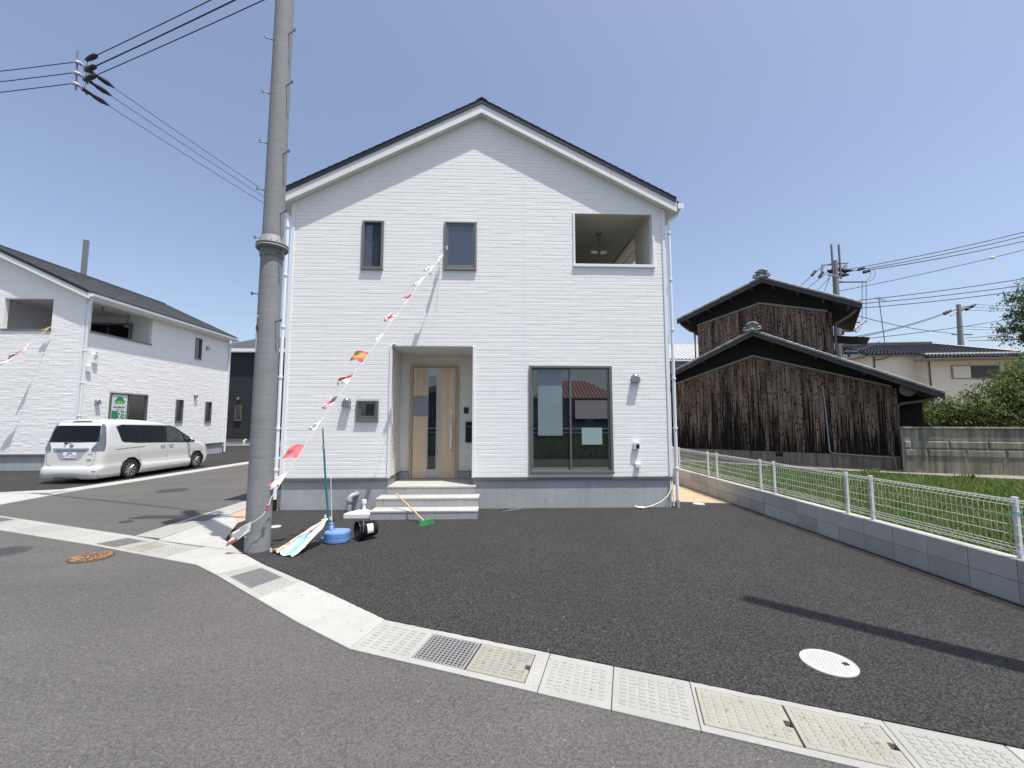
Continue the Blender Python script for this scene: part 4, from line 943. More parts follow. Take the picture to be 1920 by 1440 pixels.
flag((-2.98, 5.385, .42), (-2.99, 5.385, .30), (-3.30, 5.47, .20), lambda u, v: 3 if u > .85 and v > .4 else (4 if u > .6 and v < .3 else 0), 'white flag wrapped round the foot of the pole', seed=13, taper=1.1, crumple=.022, droop=.05)
# ------------------------------------------------------------------ things in front of the house
# green banner pole with blue water base
NB = root('banner_stand', 'green banner pole standing in a blue water-filled base left of the bucket', 'banner stand', (-2.22, 5.95, 0))
mb = MB(); mb.tube([(-2.245, 5.95, .10), (-2.33, 5.95, .85), (-2.37, 5.95, 1.28)], .014, 8); mb.tube([(-2.37, 5.95, 1.30), (-2.39, 5.95, 1.50)], .010, 8); mb.build('pole', M['green'], NB)
mb = MB(); mb.tube([(-2.366, 5.95, 1.25), (-2.374, 5.95, 1.31)], .019, 10); mb.tube([(-2.388, 5.95, 1.50), (-2.391, 5.95, 1.545)], .013, 8); mb.build('pole_joint', M['sand'], NB)
mb = MB(); prof = [(-.20, 5.90), (-.17, 5.80), (-.02, 5.74), (.16, 5.80), (.215, 5.92), (.19, 6.06), (.02, 6.12), (-.15, 6.08)]
cx = -2.14; prof = [(a*.76, 5.93+(b-5.93)*.76) for a, b in prof]
def smooth_loop(pf, k=4):
    out = []; n_ = len(pf)
    for i in range(n_):
        p0, p1, p2, p3 = (V(pf[(i+j-1) % n_]) for j in range(4))
        for q in range(k):
            t = q/k; out.append(tuple(.5*((2*p1)+(p2-p0)*t+(2*p0-5*p1+4*p2-p3)*t*t+(3*p1-p0-3*p2+p3)*t**3)))
    return out
prof = smooth_loop(prof)
def ringz(f, z, dx=0): return [(cx+dx+x*f, 5.93+(y-5.93)*f, z) for x, y in prof]
rings = [ringz(.92, 0.016), ringz(1.0, .035), ringz(1.0, .075), ringz(.975, .082), ringz(1.0, .089), ringz(1.0, .145), ringz(.93, .165), ringz(.5, .178, -.03), ringz(.18, .18, -.11), ]
vs = [p for r_ in rings for p in r_]; n = len(prof)
mb.add(vs, [(i*n+j, i*n+(j+1) % n, (i+1)*n+(j+1) % n, (i+1)*n+j) for i in range(len(rings)-1) for j in range(n)]+[tuple((len(rings)-1)*n+j for j in range(n))], 0, False)
tk = mb.build('water_base', M['blue'], NB, bevel=.02)
mb = MB(); mb.cyl((cx-.085, 5.93), .045, .155, .225, 16); mb.cyl((cx-.085, 5.93), .034, .22, .26, 16); mb.build('base_cap', M['blue'], tk)
mb = MB(); mb.tube([(cx-.15, 5.84, .09), (cx-.21, 5.82, .09)], .018, 10); mb.build('filler_plug', M['blue'], tk)
mb = MB(); mb.tube([(-2.25, 6.02, .25), (-2.285, 6.02, .84)], .006, 6); mb.tube([(-2.285, 6.02, .84), (-2.286, 6.02, .865)], .011, 6); mb.build('white_rod', M['plastic_w'], NB)
# multicoloured banner lying folded
PALB = [M['f_white'], M['f_sky'], M['f_teal'], M['f_yellow'], M['f_olive'], M['f_brown'], M['f_lblue'], M['f_red']]
def bannerfn(u, v):
    q = v+.10*math.sin(u*5+.6)
    if q < .07 or q > .96: return 0
    if q < .24: return 2 if u > .45 else 6
    if q < .33: return 0
    if q < .50: return 1 if u > .2 else 3
    if q < .60: return 5 if u < .65 and u > .15 else 3
    if q < .66: return 7 if u < .3 else 0
    if q < .80: return 4 if u > .35 else 3
    if q < .88: return 0
    return 1
mb = MB(); nu, nv = 40, 26; vs = []
Ptop = V((-2.27, 5.93, .33))
for j in range(nv+1):
    v = j/nv
    for i in range(nu+1):
        u = i/nu
        foot = V((-2.72+.24*(1-v)**1.2, 5.44-.13*(1-v), .028))
        p = Ptop.lerp(foot, u**.85); wdt = math.sin(min(1, u*1.25)*math.pi/2)
        p.x += (.5-v)*.12*wdt*1.2; p.y += (v-.5)*.10*wdt
        nz_ = mathutils.noise.noise(V((u*5, v*7, 1.3))); nz2 = mathutils.noise.noise(V((u*13, v*16, 4.1))); env = math.sin(min(1, v*1.0)*math.pi)**.6
        p.z = max(.022, .026+(.30)*(1-u)**1.5+env*wdt*(.055+.035*math.sin(v*13+u*3+nz_*3)+.05*nz_+.02*nz2)*(1.1-.55*u))
        p.x += .02*math.sin(v*11+u*6)+.03*nz_; p.y += .025*nz2*wdt; vs.append(p)
W_ = nu+1; mb.v += [tuple(p) for p in vs]
for j in range(nv):
    for i in range(nu): mb.f.append((j*W_+i, j*W_+i+1, (j+1)*W_+i+1, (j+1)*W_+i)); mb.m.append(bannerfn((i+.5)/nu, (j+.5)/nv)); mb.sm.append(True)
bn = mb.build('banner_cloth', PALB, NB); bn['label'] = 'multicoloured banner cloth sagging onto the asphalt'; bn.modifiers.new('s', 'SUBSURF').render_levels = 1
sm = bn.modifiers.new('sol', 'SOLIDIFY'); sm.thickness = .003
mb = MB()
for (x, y, z) in ((-2.30, 5.92, .35), (-2.22, 5.9, .33), (-2.75, 5.43, .06), (-2.19, 5.86, .22), (-2.5, 5.70, .17)): mb.box(x-.012, x+.012, y-.008, y+.002, z-.02, z+.025)
mb.build('banner_loop', M['f_white'], NB)
# bucket lying on its side
BK = root('bucket', 'black bucket with a white label lying on its side', 'bucket', (-1.78, 6.1, 0))
ax = V((.80, .60, .03)).normalized(); c0 = V((-1.89, 5.99, .145))
mb = MB(); mb.lathe([(.0, .255), (.098, .255), (.103, .25), (.125, .01), (.132, .01), (.132, -.006), (.122, -.006), (.117, .005), (.097, .24), (0, .24)], c0, ax, 32); mb.build('pail', M['black'], BK)
mb = MB(); 
for h, r_ in ((.035, .1245), (.05, .1235), (.065, .122)): mb.lathe([(r_, -.003), (r_+.005, -.003), (r_+.005, .003), (r_, .003)], c0+ax*h, ax, 32)
mb.build('rim_rib', M['black'], BK)
mb = MB(); u = ax.orthogonal().normalized(); cam_dir = (V((0, 0, 1.65))-c0).normalized(); e1 = (cam_dir-ax*cam_dir.dot(ax)).normalized(); e2 = ax.cross(e1)
vs = []; 
for h, r_ in ((.10, .1185), (.185, .1115)):
    for k in range(7): a = -.55+.183*k; vs.append(c0+ax*h+(e1*math.cos(a)+e2*math.sin(a))*(r_))
mb.add(vs, [(i, i+1, 7+i+1, 7+i) for i in range(6)]); mb.build('label_sheet', M['plastic_w'], BK)
mb = MB(); pts = []
for k in range(13):
    a = math.pi*k/12; pts.append(c0+ax*(.03+.03*math.sin(a))+(V((0, 0, 1))*math.sin(a)*.145+V((-ax.y, ax.x, 0)).normalized()*math.cos(a)*.130))
mb.tube(pts, .004, 6); mb.build('bail_handle', M['galv'], BK)
# white water base by the steps
WB = root('white_water_base', 'white plastic water base with a capped spout beside the steps', 'banner base', (-2.25, 7.38, 0))
mb = MB(); prof = smooth_loop([(-.235, -.13), (.235, -.13), (.245, -.11), (.22, .02), (.06, .17), (-.06, .17), (-.19, .04), (-.245, -.11)])
rings = [[(-2.25+x*f, 7.38+y*f, z) for x, y in prof] for f, z in ((.96, .016), (1, .03), (1, .09), (.94, .108), (.5, .135), (.15, .14))]
vs = [p for r_ in rings for p in r_]; n = len(prof)
mb.add(vs, [(i*n+j, i*n+(j+1) % n, (i+1)*n+(j+1) % n, (i+1)*n+j) for i in range(5) for j in range(n)]+[tuple(5*n+j for j in range(n))], 0, False)
mb.build('tank', M['plastic_w'], WB, bevel=.010)
mb = MB(); mb.cyl((-2.23, 7.38), .028, .135, .26, 14); mb.cyl((-2.23, 7.38), .040, .25, .305, 16); mb.build('spout_cap', M['trim'], WB)
# broom
BR = root('broom', 'push broom with green bristles and wooden handle leaning on the steps', 'broom', (-1.11, 6.85, 0))
bA, bB = V((-1.70, 7.40, .40)), V((-1.12, 6.86, .055))
mb = MB(); mb.tube([bA, bB], .013, 8); mb.build('handle', M['handle'], BR)
d = (bB-bA); d.z = 0; d.normalize(); t = V((-d.y, d.x, 0))
mb = MB(); rr = random.Random(4)
for i in range(260):
    a, b = rr.uniform(-.115, .115), rr.uniform(-.02, .02); p = bB+t*a+d*(b+.02); q = p+V((rr.uniform(-.02, .02), rr.uniform(-.02, .02), 0))+d*.03+t*a*.15; mb.tube([(p.x, p.y, .07), (q.x, q.y, .016)], .0035, 3, caps=False)
o = mb.build('bristles', M['brush'], BR); o['kind'] = 'stuff'
mb = MB(); p = bB+d*.02; vs = [p+t*sx*.115+d*sy*.022+V((0, 0, sz)) for sz in (.06-bB.z, .085-bB.z) for (sx, sy) in ((-1, -1), (1, -1), (1, 1), (-1, 1))]; mb.hexa([tuple(q) for q in vs]); mb.build('brush_block', M['brush'], BR, bevel=.004)
# metal strip
mb = MB(); mb.hexa([(.12, 7.70, .016), (.40, 7.80, .016), (.40, 7.835, .016), (.12, 7.735, .016), (.12, 7.70, .022), (.40, 7.80, .026), (.40, 7.835, .026), (.12, 7.735, .022)])
mb.tube([(.20, 7.72, .03), (.46, 7.83, .045)], .007, 6)
tag(mb.build('metal_strip', M['galv'], org=(.25, 7.75, 0)), 'thin metal strip lying on the asphalt in front of the foundation', 'metal strip')

# ================================================================== BLOCK WALL AND MESH FENCE
WX0, WX1 = 4.70, 4.83
BW = root('block_wall', 'low two-course grey concrete block wall along the right edge of the lot', 'wall', (4.76, 7.8, 0))
mb = MB(); mb.box(WX0+.008, WX1-.008, .9, 18.6, -.31, .388); mb.build('mortar', M['found'], BW)
base = V((4.76, 7.8, 0)); pb_ = MB(); pb_.box(4.76-.065, 4.76+.065, 7.802, 8.198, .002, .198)
blk = pb_.build('block', M['blockc'], BW, bevel=.003); first = True
for c_ in range(3):
    for k in range(44):
        loc = (random.uniform(-.0014, .0014), .95+k*.4-7.8, (-.2, 0, .2)[c_])
        if first: blk.location = loc; first = False
        else: cc = blk.copy(); cc.location = loc; sc.collection.objects.link(cc)
FN = root('mesh_fence', 'white wire mesh fence standing on the low block wall', 'fence', (4.765, 7.8, .4))
posty = [.9, 3.39-1.5+.0, 3.39-1.12+.0, 3.77, 5.27, 5.65, 7.15, 7.53, 9.03, 9.41, 10.91, 11.29, 12.79, 13.17, 14.67, 15.05, 16.55, 16.93, 18.43]
posty = [1.51, 1.89, 3.39, 3.77, 5.27, 5.65, 7.15, 7.53, 9.03, 9.41, 10.91, 11.29, 12.79, 13.17, 14.67, 15.05, 16.55, 16.93, 18.43]
posty.remove(3.39)
fx = 4.765
p0 = None
for y in posty:
    if p0 is None:
        mb = MB(); mb.box(fx-.017, fx+.017, 7.8-.017, 7.8+.017, .385, .940); p0 = mb.build('fence_post', M['fence'], FN, bevel=.004)
        mb = MB(); mb.box(fx-.019, fx+.019, 7.8-.019, 7.8+.019, .940, .948); cp = mb.build('post_cap', M['plastic_w'], p0); p0.location = (0, y-7.8, 0)
    else:
        c = p0.copy(); sc.collection.objects.link(c); c.location = (0, y-7.8, 0); d_ = cp.copy(); sc.collection.objects.link(d_); d_.parent = c
    if abs(y-3.77) < .01:
        mb = MB(); mb.box(fx-.021, fx+.021, y-.021, y+.021, .80, .82); mb.build('green_tie', M['f_teal'], FN)
        mb = MB(); mb.ball((fx-.018, y-.005, .865), .006, 5); mb.build('post_screw', M['galv'], FN)
# wire panels: verticals bent into a roll at the top and the bottom, long horizontals
pany = [1.51, 3.50, 5.46, 7.34, 9.22, 11.10, 12.98, 14.86, 16.74, 18.43]
xf = fx-.022
for a, b in zip(pany[:-1], pany[1:]):
    mb = MB(); n = int((b-a)/.050)
    prof = [(.0, .925), (-.012, .915), (.025, .895), (.0, .872), (.0, .53), (.025, .505), (.025, .49), (-.004, .465), (.0, .44)]
    prof = [(-.018, .905), (-.004, .928), (.026, .922), (.030, .897), (.002, .868), (.0, .52), (.030, .492), (.026, .462), (-.004, .450), (-.018, .470)]
    for k in range(n+1):
        y = a+.012+(b-a-.024)*k/n; mb.tube([(xf+p, y, z) for p, z in prof], .0021, 4, caps=False)
    for (p, z) in [(-.018, .905), (-.004, .928), (.028, .915), (.002, .868), (0, .78), (0, .695), (0, .61), (0, .52), (.030, .485), (.0, .450), (-.018, .470)]:
        mb.tube([(xf+p-.003, a+.004, z), (xf+p-.003, b-.004, z)], .0028, 4)
    mb.build('mesh_panel', M['fence'], FN)
# ================================================================== RICE FIELD GRASS (nobody could count it)
def blades(name, n, area, zb, hr, m, lean=.35, w_=.006, seed=1, keep=None, label=None, clump=0):
    rr = random.Random(seed); vs = []; fs = []; sh = []
    k = 0
    while k < n:
        x, y = area(rr)
        if clump: x = round(x/clump)*clump+rr.gauss(0, clump*.2)+.06*math.sin(y*3); y = round(y/clump)*clump+rr.gauss(0, clump*.2)
        if keep and not keep(x, y): continue
        k += 1
        h = rr.uniform(*hr); a = rr.uniform(0, 6.283); la = rr.uniform(0, 6.283); ln = rr.uniform(.05, lean)*h
        ca, sa = math.cos(a), math.sin(a); cl, sl = math.cos(la), math.sin(la); b = len(vs); W = w_*rr.uniform(.6, 1.3)
        vs += [(x-ca*W, y-sa*W, zb), (x+ca*W, y+sa*W, zb), (x-ca*W*.8+cl*ln*.35, y-sa*W*.8+sl*ln*.35, zb+h*.6), (x+ca*W*.8+cl*ln*.35, y+sa*W*.8+sl*ln*.35, zb+h*.6), (x+cl*ln, y+sl*ln, zb+h*rr.uniform(.82, 1))]
        fs += [(b, b+1, b+3, b+2), (b+2, b+3, b+4)]; s_ = rr.random(); sh += [s_, s_]
    me = bpy.data.meshes.new(name); me.from_pydata(vs, [], fs); at = me.attributes.new('shade', 'FLOAT', 'FACE'); at.data.foreach_set('value', sh)
    me.materials.append(m); o = newobj(name, me); o['kind'] = 'stuff'
    if label: o['label'] = label
    return o
def farea(rr):
    y = 1.5+17*rr.random()**1.25; return 4.9+rr.random()**1.3*(13.0), y
def infield(x, y):
    # inside the field polygon and seen over the wall
    lim = 11.2+(15.4-x)*.765 if x > 10.9 else 14.6+(10.9-x)*.70
    return y < lim-.15 and x/max(y, .1) < 1.75
blades('field_grass', 130000, farea, -.26, (.13, .38), M['grass'], .95, .006, 2, infield, 'dense green field grass behind the mesh fence', clump=.17)
for i, (x, y) in enumerate([(13.75, 12.0), (15.0, 11.35), (10.1, 15.0), (12.2, 13.45)]):
    o = blades('weed_tuft', 60, lambda rr: (x+rr.gauss(0, .16), y+rr.gauss(0, .06)), -.02, (.04, .18), M['grass'], .9, .012, 20+i)
    o.modifiers.clear()
    o['label'] = 'green weeds growing from the concrete ledge'
blades('sand_weeds', 140, lambda rr: (3.9+rr.gauss(0, .12), 10.2+rr.gauss(0, .5)), .004, (.02, .06), M['grass'], .9, .006, 31)

# ================================================================== leafy masses
def foliage_mb(blobs, n, size, seed, flat=.8):
    """n leaf faces clustered into sprays on the shells of overlapping blobs"""
    rr = random.Random(seed); vs = []; fs = []; sh = []
    tot = sum(b[3]**2 for b in blobs)
    for (bx, by, bz, br) in blobs:
        k = int(n*br*br/tot/14)
        for _ in range(k):
            d = V((rr.gauss(0, 1), rr.gauss(0, 1), rr.gauss(0, 1))).normalized(); r = br*rr.uniform(.55, 1.08)
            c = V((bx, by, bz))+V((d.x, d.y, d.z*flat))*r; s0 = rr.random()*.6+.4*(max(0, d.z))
            axis = (d+V((rr.uniform(-.6, .6), rr.uniform(-.6, .6), rr.uniform(-.2, .5)))).normalized()
            for q in range(14):
                p = c+axis*(q*size*.55)+V((rr.gauss(0, size), rr.gauss(0, size), rr.gauss(0, size)*.8))
                nrm = (d*.5+V((rr.uniform(-1, 1), rr.uniform(-1, 1), rr.uniform(-.3, 1)))).normalized(); u = nrm.orthogonal().normalized(); a = rr.uniform(0, 6.28)
                u2 = u*math.cos(a)+nrm.cross(u)*math.sin(a); v2 = nrm.cross(u2); L_ = size*rr.uniform(.7, 1.3); b = len(vs)
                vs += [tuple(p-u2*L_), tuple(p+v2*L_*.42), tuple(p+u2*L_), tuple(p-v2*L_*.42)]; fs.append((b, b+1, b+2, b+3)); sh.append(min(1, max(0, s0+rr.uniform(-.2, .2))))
    return vs, fs, sh
def foliage(name, parent, blobs, n, size, seed, m, flat=.8):
    vs, fs, sh = foliage_mb(blobs, n, size, seed, flat); off = OFF[parent.name]
    me = bpy.data.meshes.new(name); me.from_pydata([(v[0]-off.x, v[1]-off.y, v[2]-off.z) for v in vs], [], fs)
    at = me.attributes.new('shade', 'FLOAT', 'FACE'); at.data.foreach_set('value', sh); me.materials.append(m)
    return newobj(name, me, parent)
def tree(name, loc, blobs, n, size, seed, m, label, cat, group=None, trunkr=.08):
    t = root(name, label, cat, loc, group); foliage('crown', t, blobs, n, size, seed, m)
    mb = MB(); rr = random.Random(seed); b0 = V(loc)
    top = V((sum(b[0] for b in blobs)/len(blobs), sum(b[1] for b in blobs)/len(blobs), sum(b[2] for b in blobs)/len(blobs)))
    mb.tube([b0, b0.lerp(top, .4)+V((.05, 0, 0)), b0.lerp(top, .8)], [trunkr, trunkr*.8, trunkr*.5], 8)
    for (bx, by, bz, br) in blobs: mb.tube([b0.lerp(top, .45), V((bx, by, bz)).lerp(top, .3)-V((0, 0, br*.2)), V((bx, by, bz))], [trunkr*.5, trunkr*.3, trunkr*.12], 6)
    mb.build('trunk', M['trunk'], t); return t
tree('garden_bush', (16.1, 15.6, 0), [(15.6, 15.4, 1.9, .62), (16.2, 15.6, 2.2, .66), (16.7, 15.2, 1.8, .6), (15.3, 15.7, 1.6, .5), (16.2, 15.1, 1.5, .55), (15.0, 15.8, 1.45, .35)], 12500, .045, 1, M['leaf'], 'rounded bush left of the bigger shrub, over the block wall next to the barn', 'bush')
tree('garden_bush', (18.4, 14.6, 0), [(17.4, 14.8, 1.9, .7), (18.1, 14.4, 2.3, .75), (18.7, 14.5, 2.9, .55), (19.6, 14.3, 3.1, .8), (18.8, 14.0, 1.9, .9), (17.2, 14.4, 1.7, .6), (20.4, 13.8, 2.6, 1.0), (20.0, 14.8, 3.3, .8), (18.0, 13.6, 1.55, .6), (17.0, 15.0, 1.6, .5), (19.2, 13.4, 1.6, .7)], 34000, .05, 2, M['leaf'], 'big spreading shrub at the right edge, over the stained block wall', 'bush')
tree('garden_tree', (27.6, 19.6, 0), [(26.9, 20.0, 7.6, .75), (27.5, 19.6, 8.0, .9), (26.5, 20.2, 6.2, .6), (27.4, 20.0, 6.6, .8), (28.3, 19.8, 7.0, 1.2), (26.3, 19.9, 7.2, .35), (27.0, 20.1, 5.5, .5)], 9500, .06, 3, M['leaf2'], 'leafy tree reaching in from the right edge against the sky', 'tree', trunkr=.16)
tree('pine_tree', (62, 52, 0), [(61.5, 52, 9.0, .9), (62.4, 52, 9.8, .9), (63.3, 52, 9.0, 1.0), (62.4, 52, 8.2, 1.2)], 2500, .13, 5, M['leaf2'], 'distant dark rounded treetop beyond the tiled roof', 'tree', trunkr=.2)

# ================================================================== STAINED BLOCK WALL beside the barn
GW = root('garden_wall', 'old stained concrete block wall between the barn and the right edge', 'wall', (13.2, 13.15, 0))
gu = V((15.91-13.12, 12.18-13.19, 0)).normalized(); gn = V((gu.y, -gu.x, 0)); 
if gn.y > 0: gn = -gn
GF = Fr((13.12, 13.19, 0), gu, gn)
mb = MB(); GF.box(mb, 0, 10, -.3, 1.38, -.14, -.012); mb.build('wall_core', M['found'], GW)
mb = MB(); GF.box(mb, -.02, 10, 1.38, 1.44, -.17, .035); mb.build('wall_coping', M['oldblock'], GW, bevel=.01)
rr = random.Random(8); rows = [(-.05, .48), (.49, .74), (.75, 1.00), (1.01, 1.375)]
for ri, (z0, z1) in enumerate(rows):
    s = 0; cuts = {0: 2.4, 1: .95, 2: .95, 3: .62}[ri]; s0 = [.0, -.35, -.75, -.2][ri]
    while s0 < 10:
        a, b = max(0, s0), min(10, s0+cuts); s0 += cuts
        if b-a < .05: continue
        mb = MB()
        if ri in (1, 2): # rock-faced block with chamfered margin
            m_ = .03; GF.box(mb, a+.005, b-.005, z0, z1, -.05, 0.0); GF_ = GF
            q = [GF.p(a+.02, z0+.015, 0), GF.p(b-.02, z0+.015, 0), GF.p(b-.02, z1-.015, 0), GF.p(a+.02, z1-.015, 0), GF.p(a+.045, z0+.04, .022), GF.p(b-.045, z0+.04, .022), GF.p(b-.045, z1-.04, .022), GF.p(a+.045, z1-.04, .022)]
            fs = [(4,5,6,7),(0,1,5,4),(1,2,6,5),(2,3,7,6),(3,0,4,7)]; fs = [f[::-1] for f in fs] if GF.flip else fs
            mb.add(q, fs)
        else: GF.box(mb, a+.004, b-.004, z0, z1, -.05, rr.uniform(-.004, .004))
        mb.build('wall_block', M['oldblock'], GW, bevel=.004)

# ================================================================== TIMBER BARN
BO = V((8.04, 18.30, 0)); bu = V((.7836, -.6213, 0)).normalized(); bn_ = V((bu.y, -bu.x, 0)); 
if bn_.y > 0: bn_ = -bn_
K = Fr(BO, bu, bn_)           # d positive towards the viewer
BN = root('timber_barn', 'old two-tier barn clad in weathered dark boards behind the field', 'barn', tuple(K.p(2.95, 0, 0)))
def pw(pts):
    def f(s):
        for (a, za), (b, zb) in zip(pts[:-1], pts[1:]):
            if a <= s <= b: return za+(zb-za)*(s-a)/(b-a)
        return pts[0][1] if s < pts[0][0] else pts[-1][1]
    return f
def tier(s0, s1, zb, btop, rtop, d, depth, bw, finial):
    """boarded gable at distance d; btop = top line of the boards, rtop = underside of the verge"""
    fb, fr = pw(btop), pw(rtop)
    ap = rtop[1][0]
    mb = MB()
    for a, b in ((s0, ap), (ap, s1)): K.hexa(mb, [(a, zb-.1), (b, zb-.1), (b, fr(b)+.02), (a, fr(a)+.02)], d-.12, d-.03)
    # side and back walls
    for sx in (s0, s1):
        a, b = (sx, sx+.06) if sx == s0 else (sx-.06, sx); K.hexa(mb, [(a, zb-.1), (b, zb-.1), (b, fr(sx)), (a, fr(sx))], d-depth, d-.12)
    for a, b in ((s0, ap), (ap, s1)): K.hexa(mb, [(a, zb-.1), (b, zb-.1), (b, fr(b)), (a, fr(a))], d-depth-.06, d-depth)
    mb.build('gable_wall', M['char'], BN)
    rr = random.Random(int(s0*10)+5); s = s0
    while s < s1-.02:
        w_ = min(bw*rr.uniform(.8, 1.2), s1-s)
        if w_ < .05: break
        za, zb2 = fb(s)-.02, fb(s+w_)-.02; dz = rr.uniform(0, .012); dd = rr.uniform(-.010, .010); mb = MB()
        K.hexa(mb, [(s+.008, zb+dz), (s+w_-.008+rr.uniform(-.004, .003), zb+dz+rr.uniform(-.01, .02)), (s+w_-.007, zb2), (s+.007+rr.uniform(-.003, .003), za)], d-.025, d+dd); mb.build('board', M['board'], BN)
        s += w_
    # pale trim above the boards, in two rakes
    for (a, za), (b, zb2) in zip(btop[:-1], btop[1:]):
        mb = MB(); K.hexa(mb, [(a, za+.0), (b, zb2+.0), (b, zb2+.075), (a, za+.075)], d-.02, d+.035); mb.build('rake_trim', M['browntrim'], BN)
    return fb, fr
LB = [(-1.4, 2.80), (2.94, 4.20), (7.06, 2.76)]
LR = [(-2.15, 2.62), (3.06, 5.02), (8.2, 2.40)]
tier(-1.35, 7.22, .44, LB, [(-2.15, 2.62), (3.0, 4.98), (8.2, 2.40)], 0.0, 6.5, .165, True)
UB = [(.68, 5.93), (3.18, 6.56), (5.46, 5.86)]
UR = [(-.02, 6.10), (3.37, 7.38), (6.46, 5.80)]
tier(.68, 5.60, 4.0, UB, [(-.02, 6.10), (3.37, 7.38), (6.46, 5.80)], -1.0, 4.5, .155, True)
def kroof(R, dA, dB, fin, zoff=0.0):
    f = pw(R)
    mb = MB()
    for (a, za), (b, zb) in zip(R[:-1], R[1:]): K.hexa(mb, [(a, za+.0), (b, zb+.0), (b, zb+.07), (a, za+.07)], dB, dA)
    rf = mb.build('roof', M['char'], BN)
    for (a, za), (b, zb) in zip(R[:-1], R[1:]):     # verge board and rafters ends
        mb = MB(); K.hexa(mb, [(a, za-.10), (b, zb-.10), (b, zb+.08), (a, za+.08)], dA-.02, dA+.015); mb.build('verge_board', M['verge'], rf)
    # tiles: verge tiles one by one, field tiles as wavy stuff
    for (a, za), (b, zb) in zip(R[:-1], R[1:]):
        L_ = math.hypot(b-a, zb-za); n = int(L_/.24); ex = 1 if a < R[1][0]-.01 else -1
        for k in range(n):
            t0, t1 = k/n, (k+1)/n; sa, sb = a+(b-a)*t0, a+(b-a)*t1; qa, qb = za+(zb-za)*t0, za+(zb-za)*t1
            up = 1 if ex > 0 else 0; lift = .018
            mb = MB(); K.hexa(mb, [(sa, qa+.065), (sb, qb+.065), (sb, qb+.105+(0 if ex > 0 else lift)), (sa, qa+.105+(lift if ex > 0 else 0))], dA-.26, dA+.05)
            K.tube(mb, [(sa+.005, qa+.115+(lift if ex > 0 else 0), dA-.02), (sb-.005, qb+.115+(0 if ex > 0 else lift), dA-.02)], .045, 7)
            mb.build('verge_tile', M['kawara'], rf)
    mb = MB(); nd = int((dA-dB)/.26)
    for (a, za), (b, zb) in zip(R[:-1], R[1:]):
        L_ = math.hypot(b-a, zb-za); n = int(L_/.26); ex = 1 if a < R[1][0]-.01 else -1
        for k in range(n):
            t0, t1 = k/n, (k+1)/n; sa, sb = a+(b-a)*t0, a+(b-a)*t1; qa, qb = za+(zb-za)*t0, za+(zb-za)*t1
            la, lb = (.03, .0) if ex > 0 else (.0, .03)
            for j in range(nd):
                d0 = dA-.27-j*.26
                if d0-.26 < dB: break
                K.hexa(mb, [(sa, qa+.06), (sb, qb+.06), (sb, qb+.08+lb), (sa, qa+.08+la)], d0-.255, d0)
                K.hexa(mb, [(sa, qa+.08), (sb, qb+.08), (sb, qb+.125+lb), (sa, qa+.125+la)], d0-.06, d0)
    o = mb.build('roof_tiles', M['kawara'], rf); o['kind'] = 'stuff'
    (s, z) = R[1]
    for j in range(int((dA-dB)/.5)):
        mb = MB(); d0 = dA-.12-j*.5; K.hexa(mb, [(s-.15, z+.08), (s+.15, z+.08), (s+.13, z+.24), (s-.13, z+.24)], d0-.49, d0); K.tube(mb, [(s, z+.27, d0-.49), (s, z+.27, d0)], .08, 8); mb.build('ridge_tile', M['kawara'], rf)
    # finial: demon-tile like shape of curls
    mb = MB(); d0 = dA+.02
    K.hexa(mb, [(s-.22, z+.12), (s+.22, z+.12), (s+.14, z+.36), (s-.14, z+.36)], d0-.08, d0)
    for sg in (-1, 1):
        K.tube(mb, [(s+sg*.04, z+.12, d0+.02), (s+sg*.2, z+.10, d0+.03), (s+sg*.30, z+.15, d0+.02), (s+sg*.28, z+.23, d0), (s+sg*.2, z+.22, d0+.01)], .045, 7)
        K.tube(mb, [(s+sg*.19, z+.26, d0), (s+sg*.21, z+.33, d0), (s+sg*.14, z+.38, d0), (s+sg*.08, z+.34, d0+.01)], .04, 7)
    K.tube(mb, [(s-.15, z+.36, d0), (s-.07, z+.42, d0-.01), (s+.07, z+.42, d0-.01), (s+.15, z+.36, d0)], .045, 7)
    mb.build('ridge_finial', M['kawara'], rf)
    mb = MB(); mb.ball(K.p(s, z+.13, dA+.08), .075, 8); mb.build('ridge_end_disc', M['plastic_g'] if False else M['browntrim'], rf)
    # rafters under the overhang
    for (a, za), (b, zb) in zip(R[:-1], R[1:]):
        mb = MB()
        for t in (.12, .38, .64, .88): K.tube(mb, [(a+(b-a)*t, za+(zb-za)*t-.08, dA-.03), (a+(b-a)*t, za+(zb-za)*t-.08, dA-.9)], .05, 6)
        mb.build('purlin', M['verge'], rf)
    return rf
rl = kroof(LR, .78, -7.0, True); ru = kroof(UR, -.30, -6.0, True)
# foundation, drain pipes, plaster end
mb = MB(); K.box(mb, -1.4, 7.25, -.05, .44, -.12, .02); K.box(mb, -1.4, -1.3, -.05, .44, -6.5, -.12); K.box(mb, 7.15, 7.25, -.05, .44, -6.5, -.12); mb.build('foundation', M['oldblock'], BN)
mb = MB(); K.box(mb, 3.55, 3.80, .26, .42, .02, .023); mb.build('foundation_vent', M['dark'], BN)
for (sx, w_) in ((1.9, .12), (4.15, .10), (1.35, .1)): mb = MB(); K.box(mb, sx, sx+w_, .45, 2.8, .004, .009); mb.build('dark_batten', M['char'], BN)
mb = MB(); K.tube(mb, [(5.15, 2.92, .03), (5.20, 2.0, .05), (5.24, .56, .05), (5.28, .48, .05), (5.4, .455, .05), (6.7, .40, .05), (6.95, .38, .05), (7.0, .33, .05), (7.02, .02, .06), (7.1, -.0, .08), (7.3, .0, .1)], .022, 8); mb.build('grey_conduit', M['plastic_g'], BN)
